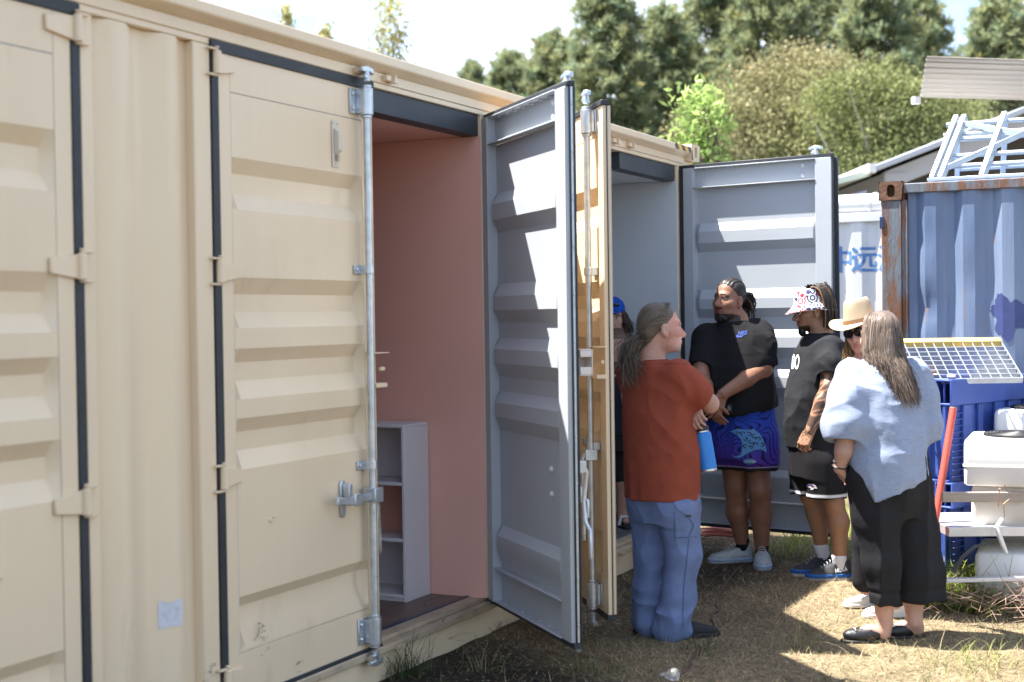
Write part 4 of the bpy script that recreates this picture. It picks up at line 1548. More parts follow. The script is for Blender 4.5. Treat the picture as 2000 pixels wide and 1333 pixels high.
def tuft(px, py, n, L, col, label, name='grass_tuft', spread=0.06, lean=0.6, w=0.004, curl=0.6):
    q = on_plane(px, py, 2, 0.0)
    P_ = np.stack([rg.normal(0, spread, n), rg.normal(0, spread, n), np.zeros(n)], 1)
    c_ = np.array(col) * rg.uniform(0.5, 1.4, (n, 1))
    me_ = blades(P_, rg.uniform(0.4, 1.0, n) * L, np.full(n, w), np.abs(rg.normal(0, lean, n)), c_, name, curl, 4)
    o_ = link(name, me_, grassm, sharp=None, loc=(q.x, q.y, float(ground_h(np.array([[q.x, q.y, 0]]))[0])))
    return tag(o_, label, 'grass', 'separate grass tufts on the yard')


gcol, dcol = (0.075, 0.10, 0.045), (0.24, 0.21, 0.12)
tuft(795, 1318, 170, 0.30, gcol, 'dense dark green grass tuft at the sill under the open pink room', spread=0.05, lean=0.55, w=0.003)
tuft(862, 1262, 18, 0.36, (0.05, 0.075, 0.045), 'few broad dark blades growing at the sill of the pink room', spread=0.02, lean=0.5, w=0.011)
tuft(965, 1226, 40, 0.14, gcol, 'thin weeds at the container base beside the half open door', spread=0.06, lean=0.5, w=0.003)
tuft(955, 1300, 60, 0.20, dcol, 'sparse dry tuft before the half open grey door', spread=0.06, lean=1.0, w=0.003)
tuft(1165, 1312, 80, 0.24, (0.15, 0.16, 0.07), 'straggly tuft at the bottom of the photo right of the grey door', spread=0.10, lean=1.0, w=0.003)
tuft(1555, 1262, 70, 0.22, (0.24, 0.21, 0.10), 'flattened yellowish tuft in the shadow wedge', spread=0.06, lean=1.1, w=0.003)
tuft(1780, 1290, 20, 0.30, (0.5, 0.42, 0.25), 'pale dry stalks beside the black flat shoes', spread=0.10, lean=0.9, w=0.003)
tuft(1920, 1300, 130, 0.18, (0.26, 0.27, 0.10), 'yellow green tuft at the lower right corner', spread=0.14, lean=0.8, w=0.004)
tuft(1240, 1100, 120, 0.16, gcol, 'dark weeds under the sill of the grey room', spread=0.14, lean=0.7, w=0.004)
tuft(1370, 1265, 60, 0.13, (0.10, 0.14, 0.05), 'small green tuft beside the dark cord', spread=0.07, lean=0.9, w=0.004)
tuft(1630, 1115, 90, 0.18, (0.20, 0.19, 0.09), 'tuft behind the black running shoes', spread=0.08, lean=0.6, w=0.003)
# seed heads in front of the closed door
def seed_stem(px, py, h, label, lx=0.04):
    q = on_plane(px, py, 2, 0.0)
    r0 = random.Random(int(px))
    root = empty('seeding_grass', (q.x, q.y, 0), 0, label, 'grass', 'seeding grass stems by the closed door')
    s_ = MB()
    topp = Vector((lx, -0.01, h))
    s_.tube([(0, 0, 0), (lx * 0.4, 0, h * 0.55), topp], [0.0016, 0.0012, 0.0008], 5)
    s_.build('stem', mat('dry_stem', (0.22, 0.19, 0.13), 0.8), root)
    hd = MB()
    for k in range(16):
        z = h * (0.66 + 0.34 * k / 16)
        p = Vector((lx * z / h, -0.01 * z / h, z))
        a = r0.uniform(0, 6.28)
        L_ = 0.055 * (1.15 - k / 18) * r0.uniform(0.6, 1.2)
        e = p + Vector((math.cos(a) * L_, math.sin(a) * L_, L_ * 0.5))
        hd.tube([p, e], [0.0006, 0.0005], 4)
        for f in (0.5, 0.75, 1.0):
            c = p.lerp(e, f) + Vector((r0.uniform(-1, 1), r0.uniform(-1, 1), r0.uniform(-1, 1))) * 0.006
            hd.tube([c - Vector((0, 0, 0.004)), c + Vector((0, 0, 0.004))], [0.0006, 0.0022], 4)
    tag(hd.build('seed_head', mat('seed_head', (0.26, 0.22, 0.16), 0.8), root), kind='stuff')


seed_stem(478, 1440, 0.44, 'tall seeding grass stem before the closed door with the vent', 0.10)
seed_stem(560, 1400, 0.26, 'short seeding grass stem before the closed door with the vent', 0.03)
seed_stem(405, 1475, 0.34, 'seeding grass stem at the hinge post of the vented door', 0.02)

# dry twig heap before the machines
twm = mat('twigs', (0.24, 0.14, 0.10), 0.85, col2=(0.34, 0.26, 0.20), vscale=20)
tw_ = MB()
rt = random.Random(9)
cx_, cy_ = cam_xy(1950, 7.72)
for k in range(260):
    o_ = Vector((cx_ + CR.x * rt.uniform(-0.42, 0.55) + rt.uniform(-0.08, 0.08), cy_ + CR.y * rt.uniform(-0.42, 0.55) + rt.uniform(-0.12, 0.08), rt.uniform(0.01, 0.10)))
    a = rt.uniform(0, 6.28)
    el = rt.gauss(0.25, 0.4)
    L_ = rt.uniform(0.08, 0.36)
    d = Vector((math.cos(a) * math.cos(el), math.sin(a) * math.cos(el), abs(math.sin(el))))
    mid = o_ + d * L_ * 0.5 + Vector((rt.gauss(0, 0.02), rt.gauss(0, 0.02), rt.gauss(0.01, 0.02)))
    e = o_ + d * L_ + Vector((rt.gauss(0, 0.03), rt.gauss(0, 0.03), rt.gauss(0, 0.03)))
    r_ = rt.uniform(0.0012, 0.003)
    tw_.tube([o_, mid, e], [r_, r_ * 0.8, r_ * 0.4], 4, caps=False)
tag(tw_.build('dry_twigs', twm, recalc=False), 'heap of dry brown twigs before the air conditioner stack', 'twigs', kind='stuff')
cu_ = MB()
cu_.tube([at_depth(1950, 990, 7.8), at_depth(1952, 955, 7.75), at_depth(1962, 948, 7.74), at_depth(1975, 972, 7.74), at_depth(1960, 985, 7.74), at_depth(1962, 1010, 7.76)], 0.003, 6)
tag(cu_.build('copper_wire', mat('copper_wire', (0.42, 0.22, 0.12), 0.5)), 'bent copper wire dangling before the beige air conditioner', 'wire')
bk_ = MB()
bk_.tube([at_depth(1862, 1118, 7.7), at_depth(1880, 1088, 7.72), at_depth(1905, 1068, 7.75), at_depth(1930, 1062, 7.8)], [0.012, 0.011, 0.010, 0.008], 8)
tag(bk_.build('black_hose', blackp), 'black hose sticking out of the grass by the air conditioners', 'hose')

# dark cord trailing over the ground and a coil behind the big door
def ground_path(pts, r_, name, m_, label, cat):
    cs = [on_plane(px, py, 2, 0.0) for px, py in pts]
    out = []
    for i in range(len(cs) - 1):
        for k in range(6):
            t = k / 6
            p0, p1, p2, p3 = cs[max(i - 1, 0)], cs[i], cs[i + 1], cs[min(i + 2, len(cs) - 1)]
            q = 0.5 * ((2 * p1) + (-p0 + p2) * t + (2 * p0 - 5 * p1 + 4 * p2 - p3) * t * t + (-p0 + 3 * p1 - 3 * p2 + p3) * t ** 3)
            out.append(Vector((q.x, q.y, float(ground_h(np.array([[q.x, q.y, 0]]))[0]) + r_ * 1.2)))
    return tag(MB().tube(out, r_, 8).build(name, m_), label, cat)


cordm = mat('brown_cord', (0.115, 0.045, 0.04), 0.6, col2=(0.08, 0.04, 0.04), vscale=9)
ground_path([(1458, 1098), (1438, 1112), (1412, 1145), (1400, 1165), (1396, 1175), (1403, 1190), (1390, 1200), (1397, 1225), (1388, 1245), (1375, 1262), (1352, 1280), (1345, 1300), (1325, 1318), (1312, 1330)], 0.006, 'power_cord', cordm, 'dark reddish cord snaking over the ground past the man in the orange shirt', 'cord')
pinkc = mat('pink_cord', (0.45, 0.16, 0.15), 0.5)
cl = MB()
c0 = on_plane(1412, 1050, 2, 0.0)
rt = random.Random(4)
for k in range(7):
    a, b_ = rt.uniform(0.11, 0.17), rt.uniform(0.05, 0.085)
    ph = rt.uniform(-0.3, 0.3)
    ring = []
    for t in np.linspace(0, 2 * math.pi, 30):
        ring.append((c0.x + CR.x * a * math.cos(t) + 0.4 * b_ * math.sin(t + ph) + rt.uniform(-0.002, 0.002), c0.y + CR.y * a * math.cos(t) + b_ * math.sin(t + ph), 0.012 + 0.009 * k + 0.008 * math.sin(2 * t + ph)))
    cl.tube(ring, 0.006, 6, caps=False)
tag(cl.build('extension_cord', pinkc, recalc=False), 'coil of pink extension cord lying behind the grey shoes', 'cord')

# litter: glass bulb at the bottom edge, wood chips, pebbles
q = on_plane(1312, 1333, 2, 0.0)
bu = empty('light_bulb', (q.x, q.y, 0.012), 0, 'clear glass bulb lying on the ground at the bottom edge', 'bulb')
Mb = Matrix.Translation((0, 0, 0.022)) @ Matrix.Rotation(R(80), 4, 'X')
gl = bpy.data.materials.new('clear_glass')
gl.use_nodes = True
gb_ = gl.node_tree.nodes['Principled BSDF']
gb_.inputs['Base Color'].default_value = (0.85, 0.88, 0.86, 1)
gb_.inputs['Roughness'].default_value = 0.08
gb_.inputs['Transmission Weight'].default_value = 0.85
MB().lathe([(0.012, -0.03), (0.016, -0.02), (0.027, 0.0), (0.030, 0.014), (0.024, 0.03), (0.008, 0.038)], 20, Mb).build('glass', gl, bu)
MB().lathe([(0.010, -0.055), (0.013, -0.05), (0.013, -0.031)], 16, Mb).build('screw_cap', galv, bu)
pbm = mat('pebbles', (0.30, 0.26, 0.21), 0.9, col2=(0.16, 0.13, 0.10), vscale=9)
P = gpos(900, 0.6, 5.6, -3.2, -0.05)
V, F = [], []
ico = [(0, 0, 1), (0.9, 0, 0.2), (0.28, 0.85, 0.2), (-0.72, 0.53, 0.2), (-0.72, -0.53, 0.2), (0.28, -0.85, 0.2), (0, 0, -0.6)]
icf = [(0, 1, 2), (0, 2, 3), (0, 3, 4), (0, 4, 5), (0, 5, 1), (6, 2, 1), (6, 3, 2), (6, 4, 3), (6, 5, 4), (6, 1, 5)]
for p in P:
    s_ = rg.uniform(0.003, 0.014)
    e = rg.uniform(0.5, 1.2, 3)
    a = rg.uniform(0, 6.28)
    o_ = len(V)
    for (x, y, z) in ico:
        V.append((p[0] + s_ * (x * e[0] * math.cos(a) - y * e[1] * math.sin(a)), p[1] + s_ * (x * e[0] * math.sin(a) + y * e[1] * math.cos(a)), p[2] + s_ * 0.6 * z * e[2]))
    F += [tuple(i + o_ for i in q_) for q_ in icf]
tag(link('pebbles', np_mesh('pebbles', np.array(V), np.array(F)), pbm, sharp=60), 'scattered pebbles and clods on the ground', 'pebbles', kind='stuff')
# ------------------------------------------------------------------ people: smooth distance-field bodies
class Blob:
    """smooth union of shapes, meshed with surface nets"""

    def __init__(self):
        self.ops = []

    def _add(self, f, lo, hi, op, k):
        self.ops.append((f, np.array(lo, float), np.array(hi, float), op, k))
        return self

    def cap(self, a, b, ra, rb=None, k=0.02, op='u'):
        a, b = np.array(a, float), np.array(b, float)
        rb = ra if rb is None else rb
        ba = b - a
        L2 = max(float(ba @ ba), 1e-9)

        def f(X, Y, Z):
            t = np.clip(((X - a[0]) * ba[0] + (Y - a[1]) * ba[1] + (Z - a[2]) * ba[2]) / L2, 0, 1)
            return np.sqrt((X - a[0] - ba[0] * t) ** 2 + (Y - a[1] - ba[1] * t) ** 2 + (Z - a[2] - ba[2] * t) ** 2) - (ra + (rb - ra) * t)
        m_ = max(ra, rb)
        return self._add(f, np.minimum(a, b) - m_, np.maximum(a, b) + m_, op, k)

    def chain(self, pts, rs, k=0.02, op='u'):
        for i in range(len(pts) - 1):
            self.cap(pts[i], pts[i + 1], rs[i], rs[i + 1], k, op)
        return self

    def ell(self, c, r, Rm=None, k=0.02, op='u'):
        c, r = np.array(c, float), np.array(r, float)
        Rm = np.eye(3) if Rm is None else np.array(Rm, float)

        def f(X, Y, Z):
            x, y, z = X - c[0], Y - c[1], Z - c[2]
            qx = Rm[0, 0] * x + Rm[1, 0] * y + Rm[2, 0] * z
            qy = Rm[0, 1] * x + Rm[1, 1] * y + Rm[2, 1] * z
            qz = Rm[0, 2] * x + Rm[1, 2] * y + Rm[2, 2] * z
            k0 = np.sqrt((qx / r[0]) ** 2 + (qy / r[1]) ** 2 + (qz / r[2]) ** 2)
            k1 = np.sqrt((qx / r[0] ** 2) ** 2 + (qy / r[1] ** 2) ** 2 + (qz / r[2] ** 2) ** 2) + 1e-9
            return k0 * (k0 - 1) / k1
        e = np.abs(Rm) @ r
        return self._add(f, c - e, c + e, op, k)

    def loft(self, rings, az, k=0.03, op='u', ex=2.3):
        """rings: (z, cx, cy, half width, half depth) bottom to top; az = facing angle"""
        rg_ = np.array(sorted(rings), float)
        fx, fy = math.cos(az), math.sin(az)
        rx_, ry_ = fy, -fx

        def f(X, Y, Z):
            z = Z.ravel()
            cx, cy, a, b = (np.interp(z, rg_[:, 0], rg_[:, i])[None, None, :] for i in (1, 2, 3, 4))
            dx, dy = X - cx, Y - cy
            u = np.abs(dx * rx_ + dy * ry_) / a
            v = np.abs(dx * fx + dy * fy) / b
            d = ((u ** ex + v ** ex) ** (1 / ex) - 1) * np.minimum(a, b)
            return np.maximum(np.maximum(d, rg_[0, 0] - Z), Z - rg_[-1, 0])
        m_ = max(rg_[:, 3].max(), rg_[:, 4].max())
        lo = (rg_[:, 1].min() - m_, rg_[:, 2].min() - m_, rg_[0, 0])
        hi = (rg_[:, 1].max() + m_, rg_[:, 2].max() + m_, rg_[-1, 0])
        return self._add(f, lo, hi, op, k)

    def sleeve(self, pts, rs, inner, k=0.04, dirn=None):
        """tapered tube that ends in a clean open hem at the last point"""
        pts = [np.array(p, float) for p in pts]
        dv = pts[-1] - pts[-2] if dirn is None else np.array(dirn, float)
        dv = dv / np.linalg.norm(dv)
        e = pts[-1]

        def cp(X, Y, Z, a, b, ra, rb):
            ba = b - a
            t = np.clip(((X - a[0]) * ba[0] + (Y - a[1]) * ba[1] + (Z - a[2]) * ba[2]) / max(float(ba @ ba), 1e-9), 0, 1)
            return np.sqrt((X - a[0] - ba[0] * t) ** 2 + (Y - a[1] - ba[1] * t) ** 2 + (Z - a[2] - ba[2] * t) ** 2) - (ra + (rb - ra) * t)

        def f(X, Y, Z):
            d = None
            for i in range(len(pts) - 1):
                q = cp(X, Y, Z, pts[i], pts[i + 1], rs[i], rs[i + 1])
                if d is None:
                    d = q
                else:
                    hh = np.maximum(0.03 - np.abs(d - q), 0) / 0.03
                    d = np.minimum(d, q) - hh * hh * 0.0075
            d = np.maximum(d, (X - e[0]) * dv[0] + (Y - e[1]) * dv[1] + (Z - e[2]) * dv[2])
            return np.maximum(d, -cp(X, Y, Z, e - dv * 0.045, e + dv * 0.05, inner, inner))
        m_ = max(rs)
        return self._add(f, np.min(pts, 0) - m_, np.max(pts, 0) + m_, 'u', k)

    def cut(self, n, c, k=0.0):
        """keep only n.p <= c"""
        n = np.array(n, float)

        def f(X, Y, Z):
            return X * n[0] + Y * n[1] + Z * n[2] - c
        return self._add(f, (-9, -9, -9), (9, 9, 9), 'i', k)

    def mesh(self, h):
        us = [o for o in self.ops if o[3] == 'u']
        lo = np.min([o[1] for o in us], 0) - 3 * h - 0.02
        hi = np.max([o[2] for o in us], 0) + 3 * h + 0.02
        n = np.ceil((hi - lo) / h).astype(int) + 1
        ax = [(lo[i] + h * np.arange(n[i])).astype(np.float32) for i in range(3)]
        D = np.full(n, 1.0, np.float32)
        for f, l, u, op, k in self.ops:
            m_ = k + 2.5 * h
            s = []
            for i in range(3):
                i0 = max(0, int((l[i] - m_ - lo[i]) / h))
                i1 = min(n[i], int((u[i] + m_ - lo[i]) / h) + 2)
                s.append(slice(i0, i1))
            if any(q.start >= q.stop for q in s):
                continue
            s = tuple(s)
            d = f(ax[0][s[0]][:, None, None], ax[1][s[1]][None, :, None], ax[2][s[2]][None, None, :]).astype(np.float32)
            cur = D[s]
            if op == 'u':
                if k > 0:
                    hh = np.maximum(k - np.abs(cur - d), 0) / k
                    D[s] = np.minimum(cur, d) - hh * hh * k * 0.25
                else:
                    D[s] = np.minimum(cur, d)
            elif op == 's':
                d = -d
                if k > 0:
                    hh = np.maximum(k - np.abs(cur - d), 0) / k
                    D[s] = np.maximum(cur, d) + hh * hh * k * 0.25
                else:
                    D[s] = np.maximum(cur, d)
            else:
                if k > 0:
                    hh = np.maximum(k - np.abs(cur - d), 0) / k
                    D[s] = np.maximum(cur, d) + hh * hh * k * 0.25
                else:
                    D[s] = np.maximum(cur, d)
        return surface_nets(D, lo, h)


def surface_nets(D, lo, h):
    ins = D < 0
    c = np.zeros(tuple(np.array(D.shape) - 1), np.uint8)
    for dx in (0, 1):
        for dy in (0, 1):
            for dz in (0, 1):
                c += ins[dx:D.shape[0] - 1 + dx, dy:D.shape[1] - 1 + dy, dz:D.shape[2] - 1 + dz]
    act = (c > 0) & (c < 8)
    I = np.argwhere(act)
    idx = np.full(act.shape, -1, np.int32)
    idx[act] = np.arange(len(I), dtype=np.int32)
    acc = np.zeros((len(I), 3))
    cnt = np.zeros(len(I))
    cor = [(a, b, g) for a in (0, 1) for b in (0, 1) for g in (0, 1)]
    val = {q: D[I[:, 0] + q[0], I[:, 1] + q[1], I[:, 2] + q[2]].astype(float) for q in cor}
    for q in cor:
        for a in range(3):
            if q[a]:
                continue
            r = list(q)
            r[a] = 1
            r = tuple(r)
            v0, v1 = val[q], val[r]
            m_ = (v0 < 0) != (v1 < 0)
            t = v0[m_] / (v0[m_] - v1[m_])
            p = np.tile(np.array(q, float), (m_.sum(), 1))
            p[:, a] = t
            acc[m_] += p
            cnt[m_] += 1
    V = (I + acc / cnt[:, None]) * h + lo
    F = []
    for a in range(3):
        b, g = (a + 1) % 3, (a + 2) % 3
        s0 = [slice(None)] * 3
        s1 = [slice(None)] * 3
        s0[a] = slice(0, -1)
        s1[a] = slice(1, None)
        e0, e1 = ins[tuple(s0)], ins[tuple(s1)]
        E = np.argwhere(e0 != e1)
        ok = (E[:, b] > 0) & (E[:, g] > 0) & (E[:, b] < act.shape[b]) & (E[:, g] < act.shape[g])
        E = E[ok]
        flip = e0[tuple(E.T)]

        def cell(db, dg):
            q = E.copy()
            q[:, b] -= db
            q[:, g] -= dg
            return idx[tuple(q.T)]
        quad = np.stack([cell(1, 1), cell(0, 1), cell(0, 0), cell(1, 0)], 1)
        quad[~flip] = quad[~flip][:, ::-1]
        F.append(quad)
    F = np.concatenate(F)
    F = F[(F >= 0).all(1)]
    return V, F


def vnormals(V, F):
    n = np.cross(V[F[:, 2]] - V[F[:, 0]], V[F[:, 3]] - V[F[:, 1]])
    N = np.zeros_like(V)
    for k in range(4):
        np.add.at(N, F[:, k], n)
    return N / (np.linalg.norm(N, axis=1, keepdims=True) + 1e-12)


def soft(P, f, seed=0):
    """rounded fold pattern 0..1"""
    return 1 - np.sqrt(vnoise(P * np.array(f), 1.0, seed) ** 2 + 0.02)


def ridge(P, f, seed=0):
    """sharp-crested fold pattern 0..1"""
    return (1 - np.abs(vnoise(P * np.array(f), 1.0, seed))) ** 2.2


skinm = mat('skin', (1.06, 1.03, 1.02), 0.48, attr='tint', col2=(0.93, 0.92, 0.92), vscale=70, bump=0.25, bscale=160, bdist=0.002, spec=0.4, sss=0.12)


def clothm(name, col, rough=0.9, k=0.88, fine=350, bump=0.25):
    c2 = tuple(x * k for x in col)
    return mat(name, col, rough, col2=c2, vscale=14, bump=0.45, bscale=30, bdist=0.005, spec=0.15)


hairm = mat('hair', (1, 1, 1), 0.42, attr='tint', spec=0.35)


class Person:
    def __init__(self, base, label):
        self.base = Vector(base)
        self.root = empty('person', base, 0, label, 'person', 'people standing by the open doors')
        self.Z = (self.base - CAM_POS).dot(CF)
        self.surf = {}

    def J(self, px, py, off=0.0):
        """local point seen at a photo position, off metres behind the person's base depth"""
        return np.array(at_depth(px, py, self.Z + off) - self.base)

    def part(self, name, blob, h, material, disp=None, colf=None, sharp=None, smooth=0, parent=None):
        V, F = blob.mesh(h) if isinstance(blob, Blob) else blob
        if disp is not None:
            V = V + vnormals(V, F) * disp(V)[:, None]
        cols = colf(V) if colf is not None else None
        me = np_mesh(name, V, F, cols)
        o = link(name, me, material, parent or self.root, sharp=sharp)
        self.surf[name] = (V, F)
        return o


def rotm(az, pitch=0.0, roll=0.0):
    """columns: right, forward, up of something facing az"""
    f = np.array([math.cos(az) * math.cos(pitch), math.sin(az) * math.cos(pitch), math.sin(pitch)])
    r = np.cross(f, [0, 0, 1.0])
    r /= np.linalg.norm(r)
    u = np.cross(r, f)
    r2 = r * math.cos(roll) + u * math.sin(roll)
    u2 = u * math.cos(roll) - r * math.sin(roll)
    return np.stack([r2, f, u2], 1)


class Head:
    def __init__(self, c, az, pitch=0.0, roll=0.0, s=1.0):
        self.c, self.Rm, self.s = np.array(c, float), rotm(az, pitch, roll), s

    def w(self, x, y, z):
        return self.c + self.Rm @ (np.array([x, y, z]) * self.s)

    def loc(self, P):
        return (P - self.c) @ self.Rm / self.s

    def build(self, B, fat=1.0, nose=1.0, female=False):
        s, w, Rm = self.s, self.w, self.Rm
        e = lambda c, r, k=0.02, op='u': B.ell(w(*c), np.array(r) * s, Rm, k * s, op)
        e((0, -0.015, 0.03), (0.076, 0.098, 0.088), 0.03)
        e((0, 0.030, -0.040), (0.061 * fat, 0.066, 0.080), 0.03)
        e((0, 0.030, -0.082), (0.052 * fat, 0.055, 0.036), 0.03)
        e((0, 0.074, -0.104), (0.021, 0.018, 0.016), 0.02)
        e((0, 0.070, 0.022), (0.050, 0.022, 0.014 if not female else 0.010), 0.02)
        for q in (-1, 1):
            e((q * 0.044 * fat, 0.052, -0.032), (0.022, 0.028, 0.022), 0.025)
            e((q * 0.031, 0.097, 0.000), (0.019, 0.013, 0.011), 0.014, 's')
            e((q * 0.031, 0.0765, 0.000), (0.0135, 0.0135, 0.0125), 0.003)
            e((q * 0.031, 0.081, 0.011), (0.019, 0.012, 0.005), 0.006)
            e((q * 0.0135 * nose, 0.099, -0.046), (0.0105, 0.013, 0.0095), 0.008)
            e((q * 0.079, -0.012, -0.014), (0.009, 0.021, 0.033), 0.008)
            e((q * 0.088, -0.008, -0.012), (0.006, 0.011, 0.019), 0.006, 's')
            e((q * 0.080, -0.004, -0.044), (0.007, 0.010, 0.011), 0.008)
        B.cap(w(0, 0.084, 0.006), w(0, 0.113, -0.040), 0.0085 * s, 0.0135 * nose * s, 0.014 * s)
        e((0, 0.0915, -0.0715), (0.021, 0.012, 0.0055), 0.008)
        e((0, 0.0895, -0.082), (0.018, 0.012, 0.007), 0.008)
        e((0, 0.104, -0.0765), (0.024, 0.006, 0.0014), 0.004, 's')

    def colour(self, P, C, lips=(0.9, 0.62, 0.58), brow=(0.05, 0.035, 0.03), iris=(0.03, 0.018, 0.012), browh=0.0055):
        """paint eyes, brows, lips over skin colours C"""
        q = self.loc(P)
        x, y, z = np.abs(q[:, 0]), q[:, 1], q[:, 2]
        face = y > 0.03
        m_ = face & (np.abs(z + 0.0765) < 0.0125 - 0.25 * np.maximum(x - 0.012, 0)) & (x < 0.026) & (y > 0.07)
        C[m_] = C[m_] * np.array(lips)
        zb = 0.0235 - 3.0 * np.maximum(x - 0.03, 0) ** 1.4
        m_ = face & (x > 0.010) & (x < 0.054) & (np.abs(z - zb) < browh) & (y > 0.045)
        C[m_] = np.array(brow)
        dx = x - 0.031
        m_ = (y > 0.074) & ((dx / 0.0135) ** 2 + (z / 0.0058) ** 2 < 1) & (y < 0.096)
        C[m_] = np.array([0.52, 0.50, 0.48])
        m_ = (y > 0.074) & (dx ** 2 + z ** 2 < 0.0062 ** 2) & (y < 0.096)
        C[m_] = np.array(iris)
        m_ = (y > 0.070) & (y < 0.1) & (np.abs(dx) < 0.016) & (np.abs(z - 0.0066 + 22 * dx ** 2) < 0.0022)
        C[m_] = np.array(iris) * 1.2
        return C


def hand(B, wrist, d, n, side, curl=(0.35, 0.5, 0.4), s=1.0, spread=0.10, thumb=0.7, thumb_in=0.25):
    """palm and five fingers; d finger direction, n palm normal, side=+1 puts the thumb at d x n"""
    d = np.array(d, float)
    d /= np.linalg.norm(d)
    n = np.array(n, float)
    n -= d * (n @ d)
    n /= np.linalg.norm(n)
    t = np.cross(d, n) * side
    w = np.array(wrist, float)
    kn = [w + d * L * s + t * o * s for L, o in ((0.092, 0.031), (0.096, 0.0105), (0.092, -0.0105), (0.083, -0.030))]
    for q, o in zip(kn, (0.018, 0.008, -0.006, -0.018)):
        B.cap(w + t * o * s, q, 0.0155 * s, 0.0125 * s, 0.012 * s)
    tips = []
    for i, (q, L) in enumerate(zip(kn, (0.072, 0.080, 0.074, 0.058))):
        a = 0.0
        p = q
        lat = (1.5 - i) * spread
        for seg, (f, c_) in enumerate(zip((0.45, 0.30, 0.25), curl)):
            a += c_
            dr = d * math.cos(a) + n * math.sin(a) + t * lat * (1 if seg == 0 else 0.6)
            dr /= np.linalg.norm(dr)
            p2 = p + dr * L * f * s
            B.cap(p, p2, (0.0098, 0.0090, 0.0082)[seg] * s, (0.0090, 0.0082, 0.0070)[seg] * s, 0.004 * s)
            p = p2
        tips.append(p)
    b0 = w + d * 0.028 * s + t * 0.026 * s
    d1 = d * math.cos(thumb) + t * math.sin(thumb) + n * thumb_in
    d1 /= np.linalg.norm(d1)
    b1 = b0 + d1 * 0.042 * s
    d2 = d * math.cos(thumb * 0.5) + t * math.sin(thumb * 0.5) + n * thumb_in * 1.6
    d2 /= np.linalg.norm(d2)
    b2 = b1 + d2 * 0.032 * s
    d3 = d + n * thumb_in * 2.2
    d3 /= np.linalg.norm(d3)
    b3 = b2 + d3 * 0.024 * s
    B.chain([b0, b1, b2, b3], [0.0165 * s, 0.0125 * s, 0.0105 * s, 0.0085 * s], 0.008 * s)
    return kn, tips


def strands(S, rad, cols, sides=3, taper=0.25):
    """S (n,m,3) polylines -> tube mesh arrays"""
    S = np.asarray(S, float)
    n, m_, _ = S.shape
    T = np.gradient(S, axis=1)
    T /= np.linalg.norm(T, axis=2, keepdims=True) + 1e-9
    ref = np.random.default_rng(1).normal(size=(n, 1, 3))
    A = np.cross(T, ref)
    A /= np.linalg.norm(A, axis=2, keepdims=True) + 1e-9
    Bv = np.cross(T, A)
    t = np.linspace(0, 1, m_)
    prof = np.minimum(1, (1 - t) / 0.35 * (1 - taper) + taper)[None, :, None]
    r = np.broadcast_to(np.asarray(rad, float), (n,))[:, None, None] * prof
    V = np.stack([S + (A * math.cos(2 * math.pi * k / sides) + Bv * math.sin(2 * math.pi * k / sides)) * r for k in range(sides)], 2)
    base = (np.arange(n)[:, None] * m_ + np.arange(m_ - 1)[None, :]).reshape(-1)
    F = []
    for k in range(sides):
        k2 = (k + 1) % sides
        F.append(np.stack([base * sides + k, base * sides + k2, (base + 1) * sides + k2, (base + 1) * sides + k], 1))
    C = np.repeat(np.asarray(cols, float), m_ * sides, 0)
    return V.reshape(-1, 3), np.concatenate(F), C


def bezier_strands(p0, p1, p2, p3, m_):
    t = np.linspace(0, 1, m_)[None, :, None]
    a, b, c, d = (np.asarray(q)[:, None, :] for q in (p0, p1, p2, p3))
    return (1 - t) ** 3 * a + 3 * (1 - t) ** 2 * t * b + 3 * (1 - t) * t ** 2 * c + t ** 3 * d


def add_strands(P, name, S, rad, cols, sides=3, taper=0.25, m_=None, parent=None):
    V, F, C = strands(S, rad, cols, sides, taper)
    o = link(name, np_mesh(name, V, F, C), m_ or hairm, parent or P.root, sharp=None)
    o['kind'] = 'stuff' if len(S) > 40 else 'thing'
    if len(S) <= 40:
        del o['kind']
    return o


